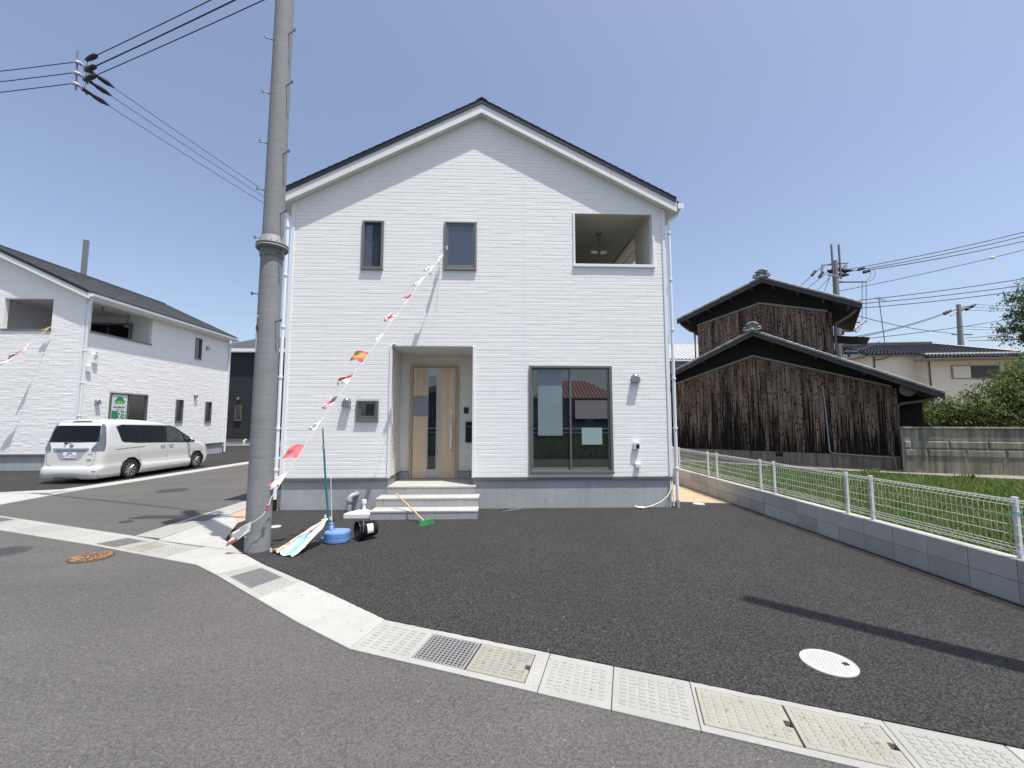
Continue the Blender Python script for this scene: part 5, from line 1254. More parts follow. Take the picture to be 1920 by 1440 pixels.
mb = MB(); K.tube(mb, [(8.0, 2.36, .45), (7.75, 2.28, .3), (7.30, 2.22, .1), (7.16, 2.14, .09), (7.15, 2.0, .09), (7.16, .0, .09)], .045, 10); mb.build('downpipe', M['brownpipe'], BN)
mb = MB(); K.tube(mb, [(6.3, 5.72, -.5), (6.1, 5.56, -.7), (5.70, 5.36, -.92), (5.65, 5.2, -.93), (5.65, 3.9, -.93)], .045, 10); mb.build('downpipe', M['brownpipe'], BN)
mb = MB(); K.tube(mb, [(.1, 6.0, -.5), (.4, 5.72, -.85), (.56, 5.66, -.93), (.58, 5.5, -.93), (.58, 4.3, -.93)], .04, 10); mb.build('downpipe', M['brownpipe'], BN)
mb = MB(); mb.lathe([(0, 0), (.20, 0), (.22, .02), (.20, .04), (0, .04)], K.p(7.42, 2.66, .30), K.n, 20)
o = mb.build('plaster_disc', M['disc'], BN); o.scale = (1, 1, 1)
mb = MB(); K.box(mb, 7.25, 8.0, -.1, 2.35, -5.5, -1.6); mb.build('lean_to', M['char'], BN)
# small lean-to roof on the upper right side
mb = MB(); K.hexa(mb, [(5.6, 4.95), (6.7, 4.75), (6.7, 4.82), (5.6, 5.02)], -3.2, -1.6); mb.build('lean_to_roof', M['char'], BN)

# ================================================================== parked car glimpse behind the wall: windscreen only
PCR = root('parked_car', 'sliver of a silver car showing over the block wall beside the barn', 'car', (15.2, 16.4, 0))
mb = MB(); rings = []
for (z, a, b) in ((.25, 1.6, .72), (.8, 1.7, .78), (.95, 1.65, .76), (1.40, .95, .62), (1.48, .75, .52)):
    rings.append([(15.75+math.cos(2*math.pi*i/24)*a, 16.9+math.sin(2*math.pi*i/24)*b, z) for i in range(24)])
mb.add([p for r_ in rings for p in r_], [(i*24+j, i*24+(j+1) % 24, (i+1)*24+(j+1) % 24, (i+1)*24+j) for i in range(4) for j in range(24)]+[tuple(96+j for j in range(24))], 0, True)
mb.build('body', M['rim'], PCR)
mb = MB(); r1 = rings[2]; r2 = rings[3]; f_ = lambda p, c: (c[0]+(p[0]-c[0])*1.02, c[1]+(p[1]-c[1])*1.02, p[2])
mb.add([f_(p, (15.75, 16.9)) for p in r1]+[f_(p, (15.75, 16.9)) for p in r2], [(j, (j+1) % 24, 24+(j+1) % 24, 24+j) for j in range(24)], 0, True); mb.build('windows', M['carglass'], PCR)
for x in (14.7, 16.8):
    for y in (16.25, 17.5): mb = MB(); mb.tube([(x, y-.06, .3), (x, y+.06, .3)], .3, 16); mb.build('wheel', M['tyre'], PCR)

# ================================================================== SHED with pale corrugated roof left of the barn
SH = root('corrugated_roof_shed', 'pale corrugated roof seen between the white house and the barn', 'shed', (13, 30, 0))
mb = MB(); mb.box(10.0, 15.5, 28.2, 34, -.3, 5.7); mb.build('wall', M['browntrim'], SH)
mb = MB(); mb.hexa([(9.8, 27.8, 5.72), (15.7, 27.8, 5.72), (15.7, 31, 7.3), (9.8, 31, 7.3), (9.8, 27.8, 5.80), (15.7, 27.8, 5.80), (15.7, 31, 7.38), (9.8, 31, 7.38)]); r_ = mb.build('roof', M['plaster'], SH)
for k in range(24):
    x = 9.85+k*.25; mb = MB(); mb.tube([(x, 27.78, 5.80), (x, 31, 7.39)], .04, 6); mb.build('roof_rib', M['plaster'], r_)

# ================================================================== CREAM HOUSE with black tiled roofs
CA = V((31.4, 34, 0)); ca = math.radians(-8); cu = V((math.cos(ca), math.sin(ca), 0)); cn = V((math.sin(ca), -math.cos(ca), 0))
CF = Fr(CA, cu, cn); CH = root('cream_house', 'cream stuccoed house with black wavy tile roofs beyond the barn', 'house', tuple(CA))
mb = MB(); CF.box(mb, 0, 3.6, -.3, 7.1, -5.5, 0); CF.box(mb, 3.6, 10.5, -.3, 7.1, -5.5, .9)
CF.hexa(mb, [(0, 7.1), (.12, 7.1), (.12, 7.11), (0, 7.11)], -5.5, 0); mb.build('wall', M['cream'], CH)
mb = MB(); sidep = [CF.p(.0, 7.1, .0), CF.p(.0, 7.1, -5.5), CF.p(.0, 8.05, -2.75)]; sp2 = [CF.p(.15, 7.1, .0), CF.p(.15, 7.1, -5.5), CF.p(.15, 8.05, -2.75)]
mb.add(sidep+sp2, [(0, 2, 1), (3, 4, 5), (0, 1, 4, 3), (1, 2, 5, 4), (2, 0, 3, 5)]); mb.build('gable', M['cream'], CH)
def tiled(F, quad, nu, nv, name='roof_tiles', parent=None, amp=.05):
    """quad: bl, br, tr, tl as (s,z,d); wave across, steps up the slope"""
    P = [F.p(*q) for q in quad]; mb = MB(); vs = []; sub_ = 4; U = nu*sub_; nrm = ((P[1]-P[0]).cross(P[3]-P[0])).normalized()
    if nrm.z < 0: nrm = -nrm
    for j in range(nv):
        for e in (0, 1):
            v = (j+e*.999)/nv
            for i in range(U+1):
                u = i/U; p = (P[0].lerp(P[1], u)).lerp(P[3].lerp(P[2], u), v)
                vs.append(p+nrm*(amp*math.sin(2*math.pi*i/sub_+.6)+(.07 if e == 0 else 0.0)))
    R_ = 2*nv; fs = [(r_*(U+1)+i, r_*(U+1)+i+1, (r_+1)*(U+1)+i+1, (r_+1)*(U+1)+i) for r_ in range(R_-1) for i in range(U)]
    mb.add(vs, fs); o = mb.build(name, M['kawara_blk'], parent); o['kind'] = 'stuff'; return o
mb = MB(); CF.hexa(mb, [(-.5, 7.0), (10.8, 7.0), (10.8, 7.08), (-.5, 7.08)], -5.9, .4); rf = mb.build('eaves', M['browntrim'], CH)
mb = MB()
for (a, b) in (((-.45, 7.05, .45), (-.45, 8.35, -2.75)), ((-.45, 8.35, -2.75), (-.45, 7.05, -5.95))): mb.tube([CF.p(*a), CF.p(*b)], .07, 6)
mb.build('verge', M['kawara_blk'], rf)
tiled(CF, [(-.5, 7.08, .5), (10.9, 7.08, .5), (7.0, 8.38, -2.75), (-.5, 8.38, -2.75)], 38, 11, parent=rf)
tiled(CF, [(10.9, 7.08, -6), (-.5, 7.08, -6), (-.5, 8.38, -2.75), (7.0, 8.38, -2.75)], 38, 11, parent=rf)
tiled(CF, [(10.9, 7.08, .5), (10.9, 7.08, -6), (7.0, 8.38, -2.75), (7.0, 8.38, -2.76)], 20, 11, parent=rf)
tiled(CF, [(3.0, 6.55, 2.0), (11.4, 6.55, 2.0), (10.9, 7.02, .6), (3.0, 7.02, .6)], 30, 5, parent=CH)
mb = MB(); CF.box(mb, 3.0, 11.4, 6.45, 6.55, .5, 1.98); mb.build('lower_eaves', M['browntrim'], CH)
mb = MB(); mb.tube([CF.p(-.6, 8.5, -2.75), CF.p(7.1, 8.5, -2.75)], .16, 8); mb.tube([CF.p(-.6, 8.36, -2.75), CF.p(7.1, 8.36, -2.75)], .2, 8); mb.ball(CF.p(-.65, 8.5, -2.75), .24, 6); mb.tube([CF.p(7.0, 8.45, -2.75), CF.p(10.9, 7.15, .5)], .12, 6); mb.build('ridge', M['kawara_blk'], rf)
mb = MB(); CF.box(mb, 5.4, 8.9, 4.95, 6.05, .9, .96); wf = mb.build('window', M['frame'], CH)
mb = MB(); CF.box(mb, 5.48, 6.75, 5.03, 5.97, .96, .98); mb.build('shutter_panel', M['cream'], wf)
mb = MB(); CF.box(mb, 6.8, 7.8, 5.03, 5.97, .96, .985); CF.box(mb, 7.83, 8.83, 5.03, 5.97, .96, .98); mb.build('shutter', M['darktrim'], wf)
mb = MB(); CF.tube(mb, [(.3, 7.0, .1), (.3, -.2, .1)], .05, 6); CF.tube(mb, [(1.5, 7.0, .35), (.9, 6.75, .2), (.3, 6.7, .1)], .04, 6); mb.build('downpipe', M['darktrim'], CH)
mb = MB(); CF.tube(mb, [(3.75, 6.4, 1.0), (3.75, -.2, 1.0)], .05, 6); mb.build('downpipe', M['darktrim'], CH)
mb = MB(); mb.tube([CF.p(-.05, 7.45, -2.4), CF.p(-.02, 7.45, -2.4)], .16, 10); mb.build('gable_vent', M['darktrim'], CH)
AN = root('television_antenna', 'thin television antenna mast rising above the black tiled roof', 'antenna', tuple(CF.p(3.3, 8.4, -2.75)))
mb = MB(); b_ = CF.p(3.3, 8.4, -2.75); mb.tube([b_, b_+V((-.25, 0, 4.3))], .035, 6); mb.build('mast', M['galv'], AN)
mb = MB(); t_ = b_+V((-.25, 0, 4.3)); mb.tube([t_+V((-.3, 0, .12)), t_+V((.6, .0, -.25))], .02, 5)
for k in range(6): q = t_+V((-.25+.16*k, 0, .1-.064*k)); mb.tube([q+V((0, -.3, 0)), q+V((.0, .3, 0))], .012, 4)
mb.build('aerial', M['galv'], AN)

# ================================================================== DISTANT POLES AND WIRES (right)
def ordn(k): return ['topmost', 'middle', 'lowest'][k]
M['notice_w'] = mat('poster_white', (.62, .66, .64), .4, .02, 3); M['poster_green'] = mat('poster_green', (.02, .22, .09), .4, .02, 3); M['poster_leaf'] = mat('poster_leaf', (.25, .45, .12), .4, .02, 3); M['poster_ink'] = mat('poster_ink', (.05, .05, .05), .5, .0, 3); M['plate_ink'] = mat('plate_ink', (.03, .04, .12), .5, .0, 3)
def wires(pairs, cat='overhead wire', r=.02):
    for a, b, sag, lab in pairs: wire('overhead_wire', a, b, sag, r, lab)
P1 = root('utility_pole', 'slim utility pole with transformer standing behind the timber barn', 'utility pole', (18.7, 22, 0))
mb = MB(); mb.tube([(18.55, 22, -.3), (18.74, 22, 10.45)], [.19, .14], 12); mb.build('pole_shaft', M['pole'], P1)
mb = MB()
for dx in (-.22, .20): mb.tube([(18.74+dx, 21.9, 9.4), (18.74+dx, 21.9, 11.35)], .05, 6)
mb.build('top_rod', M['galv'], P1)
mb = MB(); mb.tube([V((17.991, 22.00, 10.206)), V((19.493, 22.00, 10.350))], .045, 6); mb.tube([V((18.290, 22.00, 9.665)), V((18.491, 21.40, 9.309))], .05, 6); mb.build('crossarm', M['galvl'], P1)
mb = MB(); mb.tube([V((18.596, 22.00, 9.246)), V((20.455, 22.00, 9.300))], .05, 6); mb.build('crossarm', M['galvl'], P1)
mb = MB(); mb.tube([V((18.892, 22.00, 6.945)), V((20.287, 22.00, 7.047))], .05, 6); mb.tube([V((18.964, 22.00, 7.124)), V((18.937, 22.00, 6.294))], .05, 6); mb.build('crossarm', M['galvl'], P1)
mb = MB(); a = V((19.112, 21.80, 6.959)); b = V((19.077, 21.80, 6.459)); mb.tube([b, a], .28, 14); mb.tube([a, a+V((0, 0, .07))], .2, 10); mb.build('transformer', M['plastic_g'], P1)
for q_ in ((18.016, 22.00, 10.116), (19.363, 22.00, 10.226), (19.265, 22.00, 10.133)): mb = MB(); p = V(q_); mb.tube([p, p-V((.06*(1 if q_[0] < 18.6 else .3), 0, .28))], [.09, .05], 8); mb.build('insulator', M['porc'], P1)
for q_ in ((18.797, 22.00, 9.975), (19.280, 22.00, 9.921), (19.050, 22.00, 9.675), (18.486, 22.00, 9.880)): mb = MB(); p = V(q_); mb.tube([p-V((.2, 0, -.02)), p+V((.0, 0, -.02)), p+V((.45, 0, .0))], [.05, .15, .04], 6); mb.build('clamp_cover', M['insul'], P1)
for q_ in ((19.754, 22.00, 6.774), (19.946, 22.00, 6.925), (20.136, 22.00, 7.045), (19.803, 22.00, 6.627)): mb = MB(); p = V(q_); mb.tube([p-V((.15, 0, .15)), p+V((.12, 0, .12))], .07, 7); mb.build('cutout_switch', M['porc'], P1)
for (a_, b_) in (((20.222, 22.00, 9.236), (20.063, 22.00, 7.074)), ((20.451, 22.00, 9.239), (20.290, 22.00, 7.076))):
    mb = MB(); mb.tube([a_, b_], .018, 4); mb.build('dropper', M['wire'], P1)
mb = MB(); mb.tube([V((20.634, 22.00, 10.061)), V((20.772, 22.00, 9.850)), V((20.687, 22.00, 9.545)), V((20.455, 22.00, 9.300))], .012, 4); mb.tube([V((20.934, 22.00, 9.974)), V((21.041, 22.00, 9.763)), V((20.862, 22.00, 9.426)), V((20.481, 22.00, 9.240))], .012, 4); mb.build('jumper', M['wire'], P1)
for (a_, b_) in (((17.376, 22.00, 9.592), (17.606, 22.00, 9.868)), ((17.795, 22.00, 9.507), (18.026, 22.00, 9.813)), ((20.046, 22.00, 9.962), (20.389, 22.00, 10.058)), ((20.341, 22.00, 9.814), (20.684, 22.00, 9.910))):
    o = MB(); o.tube([V(a_), V(b_)], .075, 7); o.build('wire_sleeve', M['insul'], P1)
mb = MB(); mb.tube([V((18.787, 21.80, 5.290)), V((19.470, 21.80, 5.294))], .1, 8); mb.build('cable_box', M['insul'], P1)
for k, (a_, b_) in enumerate([((19.468, 22.00, 9.984), (29.843, 21.00, 12.148)), ((19.767, 22.00, 9.897), (29.816, 21.00, 11.907)), ((20.317, 22.00, 9.905), (29.782, 21.00, 11.607))]):
    wire('overhead_wire', a_, b_, .12, .022, ordn(k)+' of the three high wires running right from the slim pole')
wire('overhead_wire', V((18.834, 22.00, 8.737)), V((28.315, 20.00, 10.704)), .1, .018, 'single thin wire with a small white ball, right of the slim pole')
mb = MB(); mb.ball(V((25.766, 20.30, 10.061)), .10, 8, sz=(1.3, 1, .7)); tag(mb.build('wire_marker', M['plastic_w'], org=tuple(V((25.766, 20.30, 10.061)))), 'small white ball hanging on the thin high wire at right', 'wire marker')
for k, (a_, b_) in enumerate([((18.791, 22.00, 8.106), (29.534, 21.00, 9.433)), ((18.778, 22.00, 7.927), (29.490, 21.00, 9.049)), ((18.762, 22.00, 7.688), (29.456, 21.00, 8.755))]):
    wire('overhead_wire', a_, b_, .1, .022, ordn(k)+' of the three lower wires running right just above the antenna')
for k, (a_, b_) in enumerate([((17.985, 22.00, 10.115), (19.304, 27.00, 9.716)), ((18.300, 22.00, 9.817), (20.049, 27.00, 9.871)), ((18.401, 22.00, 9.515), (21.161, 27.00, 9.957)), ((18.405, 22.00, 9.576), (22.106, 27.00, 10.262))]):
    wire('overhead_wire', a_, b_, .03, .016, ['leftmost', 'second', 'third', 'rightmost'][k]+' of the wires going down left from the slim pole behind the barn roof')
P2 = root('utility_pole', 'far small utility pole standing behind the black tiled roof', 'utility pole', (42, 36.5, 0))
mb = MB(); mb.tube([V((51.184, 44.00, 9.730))-V((0, 0, 9.5)), V((51.184, 44.00, 9.730)), V((51.326, 44.00, 14.469))], [.3, .27, .2], 12); mb.build('pole_shaft', M['pole'], P2)
mb = MB(); mb.tube([V((50.068, 44.00, 13.550)), V((51.483, 44.00, 14.168)), V((53.235, 44.00, 14.368))], .08, 6); mb.tube([V((50.281, 44.00, 13.191)), V((51.460, 44.00, 13.926)), V((52.591, 44.00, 14.119))], .07, 6); mb.tube([V((50.270, 44.00, 11.094)), V((52.607, 44.00, 11.112))], .08, 6); mb.build('crossarm', M['galv'], P2)
for q_ in ((50.208, 44.00, 13.733), (49.950, 44.00, 13.609), (53.117, 44.00, 14.427), (52.529, 44.00, 14.118), (51.640, 44.00, 13.867)): mb = MB(); p = V(q_); mb.tube([p-V((.35, 0, .2)), p+V((.25, 0, .12))], [.2, .08], 6); mb.build('insulator', M['insul'], P2)
for k, (a_, b_) in enumerate([((53.371, 44.00, 14.490), (61.487, 44.00, 14.515)), ((52.721, 44.00, 14.181), (61.445, 44.00, 14.149)), ((51.763, 44.00, 13.869), (61.418, 44.00, 13.905)), ((51.646, 44.00, 12.002), (61.203, 44.00, 12.023)), ((51.618, 44.00, 11.702), (61.175, 44.00, 11.782))]):
    wire('overhead_wire', a_, b_, .1, .022, ['topmost', 'second', 'third', 'fourth', 'lowest'][k]+' of the short level wires right of the far small pole')
for k, (a_, b_) in enumerate([((25.762, 30.00, 7.701), (45.353, 40.00, 12.522)), ((25.672, 30.00, 7.579), (45.343, 40.00, 12.412)), ((26.163, 30.00, 7.583), (55.815, 40.00, 12.625)), ((26.713, 30.00, 9.528), (45.989, 40.00, 10.346)), ((49.413, 42.00, 10.277), (58.401, 42.00, 11.379)), ((49.679, 42.00, 9.994), (58.303, 42.00, 10.515)), ((11.967, 14.00, 4.230), (22.047, 24.00, 5.954)), ((11.952, 14.00, 4.005), (22.899, 24.00, 6.346))]):
    wire('overhead_wire', a_, b_, .25 if k < 4 else .1, .028 if k < 6 else .02,
         ['upper of the twin cables rising from the slim pole to the far pole', 'lower of the twin cables rising from the slim pole to the far pole', 'thin wire crossing low behind the antenna to the right edge', 'wire falling from the slim pole to the far pole across the antenna', 'upper thick cable leaving the far pole to the right', 'lower thick cable leaving the far pole to the right', 'short cable near the foot of the slim pole', 'short slanting cable above the cream gable'][k])
# ================================================================== LEFT WHITE HOUSE
LX1, LX0, LY, LYB = -13.95, -21.23, 14.6, 22.3
LH = root('white_house', 'white gabled house with corner balcony behind the parked minivan at left', 'house', ((LX0+LX1)/2, LY, 0))
LF = Fr((0, LY, 0), (1, 0, 0), (0, -1, 0)); LS = Fr((LX1, 0, 0), (0, 1, 0), (1, 0, 0))
LZS, LZE, LZA = .53, 5.86, 7.55
def loutl(z):
    t = 0 if z <= LZE else (z-LZE)/(LZA-LZE)*((LX1-LX0)/2)
    return (LX0+t, LX1-t)
fh = [(-16.62, -15.03, 4.70, 5.76)]
sh_ = [(14.82, 17.38, 4.70, 5.76), (19.86, 20.28, 4.50, 5.48), (15.74, 17.40, .75, 2.66), (18.91, 19.34, 1.56, 2.56), (20.78, 21.22, 1.55, 2.54)]
wall_mb(LF, loutl, fh, LZS, LZA-.003, -.14, 0, brk=(LZE,)).build('wall', M['wallback'], LH)
wall_mb(LS, lambda z: (LY+.001, LYB), sh_, LZS, LZE, -.14, 0).build('side_wall', M['wallback'], LH)
Fr((0, LYB, 0), (-1, 0, 0), (0, 1, 0))
wall_mb(Fr((0, LYB, 0), (-1, 0, 0), (0, 1, 0)), lambda z: (-loutl(z)[1], -loutl(z)[0]), [], LZS, LZA-.003, -.12, 0, brk=(LZE,)).build('back_wall', M['siding'], LH)
wall_mb(Fr((LX0, 0, 0), (0, -1, 0), (-1, 0, 0)), lambda z: (-LYB, -LY), [], LZS, LZE, -.12, 0).build('side_wall', M['siding'], LH)
g_ = lambda hs: [(a-.01, b+.01, c-.01, d+.01) for a, b, c, d in hs]
o = siding_mb(LF, lambda z: (loutl(z)[0]+.03, loutl(z)[1]-.03) if z < LZE-.02 else loutl(z), g_(fh), LZS+.01, LZA-.04, pitch=.072, seg=(.12, .42), groove=.002, dep=.006, jit=.0022).build('siding', M['siding'], LH); o['kind'] = 'stuff'
o = siding_mb(LS, lambda z: (LY+.03, LYB-.03), g_(sh_), LZS+.01, LZE-.02, pitch=.072, seg=(.12, .42), groove=.002, dep=.006, jit=.0022).build('side_siding', M['siding'], LH); o['kind'] = 'stuff'
mb = MB(); mb.box(LX0+.03, LX1-.03, LY+.03, LYB-.03, -.2, LZS-.02); mb.build('foundation', M['found'], LH)
mb = MB(); LF.box(mb, LX0, LX1+.02, LZS-.04, LZS+.002, -.04, .025); LS.box(mb, LY+.005, LYB, LZS-.04, LZS+.002, -.04, .025); mb.build('base_flashing', M['frame'], LH)
mb = MB(); LF.box(mb, LX1-.05, LX1+.02, LZS, LZE, 0, .02); LS.box(mb, LY+.002, LY+.05, LZS, LZE, 0, .022); LS.box(mb, LYB-.05, LYB, LZS, LZE, 0, .022); mb.build('corner_trim', M['trim'], LH)
gable_roof(LH, LX0, LX1, LY, LYB, LZE, LZA, ov=.26, fo=.22)
# balcony room
mb = MB(); mb.box(-17.3, LX1-.142, LY+.145, 17.6, 5.84, 5.88); mb.box(-17.3, LX1-.142, LY+.145, 17.6, 3.8, 3.86); mb.build('balcony_ceiling', M['soffit'], LH)
mb = MB(); mb.box(-17.3, -17.2, LY+.145, 17.5, 3.86, 5.84); mb.box(-17.2, LX1-.142, 17.42, 17.5, 3.86, 5.84); mb.build('balcony_inner_wall', M['wallback'], LH)
BF = Fr((0, 17.315, 0), (1, 0, 0), (0, -1, 0)); window(LH, BF, -16.5, -14.75, 3.95, 5.55, kind='slide', name='balcony_window', sill=False, glass='carglass', label='dark sliding window at the back of the balcony')
mb = MB(); LF.box(mb, fh[0][0]-.02, fh[0][1]+.02, 4.66, 4.72, -.16, .035); LS.box(mb, sh_[0][0]-.02, sh_[0][1]+.02, 4.66, 4.72, -.16, .035); mb.build('balcony_coping', M['frame'], LH)
mb = MB(); mb.tube([(-14.6, 15.9, 5.84), (-14.6, 15.9, 5.36)], .02, 8); mb.lathe([(0, 0), (.06, 0), (.02, -.04)], (-14.6, 15.9, 5.84), n=10); mb.box(-14.62, -14.58, 15.75, 16.05, 5.30, 5.38); mb.build('laundry_pole_hanger', M['galv'], LH)
mb = MB(); mb.tube([(-14.6, 17.0, 5.84), (-14.6, 17.0, 5.36)], .02, 8); mb.box(-14.62, -14.58, 16.85, 17.15, 5.30, 5.38); mb.build('laundry_pole_hanger', M['galv'], LH)
window(LH, LS, *sh_[1], kind='fix', label='narrow upper side window')
bw = window(LH, LS, *sh_[2], kind='slide', label='sliding window with a green advertising poster')
window(LH, LS, *sh_[3], kind='fix', label='slim ground-floor window nearer the balcony end'); window(LH, LS, *sh_[4], kind='fix', label='slim ground-floor window nearer the far corner')
# poster
PM = [M['notice_w'], M['poster_green'], M['poster_leaf']]
mb = MB(); LS.box(mb, 15.84, 16.49, 1.25, 2.60, .0, .004); ps = mb.build('poster', M['notice_w'], bw, label='white and green poster with Japanese writing')
mb = MB(); LS.box(mb, 15.86, 16.46, 1.27, 2.0, .004, .0055)
c0 = (16.16, 2.36)
for k in range(1):
    LS.hexa(mb, [(15.98, 2.26), (16.34, 2.26), (16.40, 2.38), (15.94, 2.38)], .004, .0055); LS.hexa(mb, [(15.98, 2.38), (16.34, 2.38), (16.26, 2.52), (16.08, 2.52)], .0042, .0057)
mb.build('poster_print', M['poster_green'], bw)
mb = MB(); LS.box(mb, 16.02, 16.30, 2.27, 2.36, .0058, .0064); LS.box(mb, 16.05, 16.12, 2.30, 2.34, .0066, .007); mb.build('poster_print', M['poster_leaf'], bw)
def text3(s, size, loc, F, m, parent, name='lettering', ext=.0006, sx=1.0):
    c = bpy.data.curves.new(name, 'FONT'); c.body = s; c.size = size; c.align_x = 'CENTER'; c.align_y = 'CENTER'; c.extrude = ext
    t = bpy.data.objects.new('tmp', c); sc.collection.objects.link(t); bpy.context.view_layer.update()
    me = bpy.data.meshes.new_from_object(t.evaluated_get(bpy.context.evaluated_depsgraph_get())); bpy.data.objects.remove(t)
    Mx = Matrix(((F.u.x*sx, 0, F.n.x, 0), (F.u.y*sx, 0, F.n.y, 0), (F.u.z*sx, 1, F.n.z, 0), (0, 0, 0, 1)))
    me.transform(Mx); p = F.p(*loc)-OFF[parent.name]; me.transform(Matrix.Translation(p)); me.materials.clear(); me.materials.append(m)
    o = newobj(name, me, parent); OFF[o.name] = OFF[parent.name]; return o
text3('対', .40, (16.28, 1.80, .006), LS, M['trim'], bw); text3('物', .34, (16.02, 1.50, .006), LS, M['trim'], bw)
mb = MB()
for k in range(7): LS.box(mb, 15.93+k*.068, 15.93+k*.068+(.045 if k % 3 else .055), 2.10, 2.155+.01*(k % 2), .0045, .0052)
LS.box(mb, 16.03, 16.29, 2.045, 2.065, .0045, .0052); mb.build('poster_print', M['poster_ink'], bw)
for s_, z_ in ((15.26, 2.32), (20.05, 2.80), (20.66, 5.14)): hood(LH, LS, s_, z_, .075)
dpl = [(LX1+.30, LY-.1, 5.78), (LX1+.22, LY-.08, 5.66), (LX1+.09, LY-.03, 5.5), (LX1+.07, LY+.02, 5.3), (LX1+.07, LY+.02, .1)]
downpipe(LH, dpl, r=.045, br=[(LX1+.07, LY+.02, z) for z in (5.1, 4.0, 2.9, 1.8)])
downpipe(LH, [(LX1+.30, LYB-.1, 5.78), (LX1+.12, LYB-.03, 5.5), (LX1+.07, LYB+.0, 5.3), (LX1+.07, LYB+.0, .05)], r=.045, br=[(LX1+.07, LYB, z) for z in (5.1, 4.0, 2.9, 1.8)])
mb = MB(); LS.box(mb, 14.95, 15.09, 3.62, 3.92, .01, .09); LS.tube(mb, [(15.02, 3.92, .05), (15.02, 4.0, .12), (14.9, 4.02, .14)], .02, 6); LS.box(mb, 14.76, 14.90, 3.3, 3.5, .01, .08); mb.build('service_box', M['plastic_w'], LH)
# its own flag string
LSP = [(-15.60, 13.3, 2.75), (-15.41, 13.60, 3.27), (-15.34, 13.82, 3.59), (-15.24, 14.05, 3.93), (-15.18, 14.28, 4.31), (-14.92, 14.50, 4.80)]
FS2 = root('flag_string', 'short string of flags hanging at the balcony of the left house', 'bunting', LSP[-1])
mb = MB(); mb.tube([(-16.4, 12.4, .5)]+LSP, .006, 5); mb.build('cord', M['plastic_w'], FS2)
for i, (fn, lab, o_) in enumerate([(lambda u, v: 1, 'red flag cut by the left edge', (-.5, -.15)), (lambda u, v: 6 if v < .5 else 0, 'grey and white flag', (-.42, -.15)), (lambda u, v: 1 if v > .2 else 2, 'dark red flag', (-.30, -.14)), (plain, 'white flag near the balcony', (-.18, -.2))]):
    p = V(LSP[i+1]); q = p.lerp(V(LSP[i]), .45); flag(p+V((.0, 0, .02)), q, (q.x+o_[0], q.y, q.z+o_[1]), fn, lab, seed=40+i, parent=FS2, taper=.5, crumple=.03)
flag(V(LSP[5])+V((.02, 0, .0)), V(LSP[5]).lerp(V(LSP[4]), .3), (-15.2, 14.45, 4.66), lambda u, v: 3, 'narrow furled yellow flag', seed=50, parent=FS2, taper=.3)
# ------------------------------------------------------------------ dark house at the end of the alley
DH = root('dark_house', 'dark grey clad house at the far end of the alley behind the pole', 'house', (-15.5, 30, 0))
DF = Fr((0, 30, 0), (1, 0, 0), (0, -1, 0))
mb = MB(); mb.box(-19.6, -12.2, 30.02, 38, .4, 6.4); mb.build('wall', M['darkwall'], DH)
o = siding_mb(DF, lambda z: (-19.6, -12.2), [(-18.05, -17.62, 1.62, 2.68)], .45, 6.4, pitch=.15, seg=(.9, 2.6), groove=.02, dep=.02).build('siding', M['darkwall'], DH); o['kind'] = 'stuff'
mb = MB(); mb.box(-19.55, -12.25, 30.05, 37.9, -.2, .42); mb.build('foundation', M['conc2'], DH)
mb = MB(); mb.box(-20.1, -11.7, 29.7, 29.95, 6.36, 6.62); mb.box(-20.1, -11.7, 29.6, 29.7, 6.40, 6.62); mb.build('eave_fascia', M['trim'], DH)
mb = MB(); mb.add([(-20.1, 29.6, 6.62), (-11.7, 29.6, 6.62), (-11.7, 38.5, 6.62), (-20.1, 38.5, 6.62), (-18.6, 34, 8.25), (-13.4, 34, 8.25)], [(0, 1, 5, 4), (1, 2, 5), (2, 3, 4, 5), (3, 0, 4), (3, 2, 1, 0)]); mb.build('roof', M['shingle'], DH)
window(DH, Fr((0, 29.915, 0), (1, 0, 0), (0, -1, 0)), -18.05, -17.62, 1.62, 2.68, kind='fix')
hood(DH, DF, -17.55+.9, 2.85, .11); hood(DH, DF, -17.9, 3.15, .07)
mb = MB(); mb.tube([(-17.2, 29.7, -.1), (-17.2, 29.7, .25), (-17.2, 29.9, .3)], .09, 8); mb.build('waste_pipe', M['plastic_g'], DH)
mb = MB(); mb.tube([(-15.0, 29.85, 6.4), (-15.0, 29.85, .1)], .06, 8); mb.build('downpipe', M['darktrim'], DH)
sheet('far_parking_lot', [(-22, 22.5), (-9.9, 22.5), (-9.6, 30.5), (-22, 30.5)], .004, M['lot'])
mb = MB(); mb.box(-19.5, -9.6, 28.6, 29.2, -.05, .02); o = mb.build('far_kerb', M['conc'], None); o['kind'] = 'structure'
mb = MB(); mb.hexa([(-32.2, 33, -.3), (-31.85, 33, -.3), (-31.85, 33.15, -.3), (-32.2, 33.15, -.3), (-32.2, 33, 15.7), (-31.85, 33, 15.65), (-31.85, 33.15, 15.65), (-32.2, 33.15, 15.7)])
tag(mb.build('concrete_pillar', M['slab'], org=(-32, 33.2, -.3)), 'plain grey pillar rising behind the roof of the left house', 'pillar')

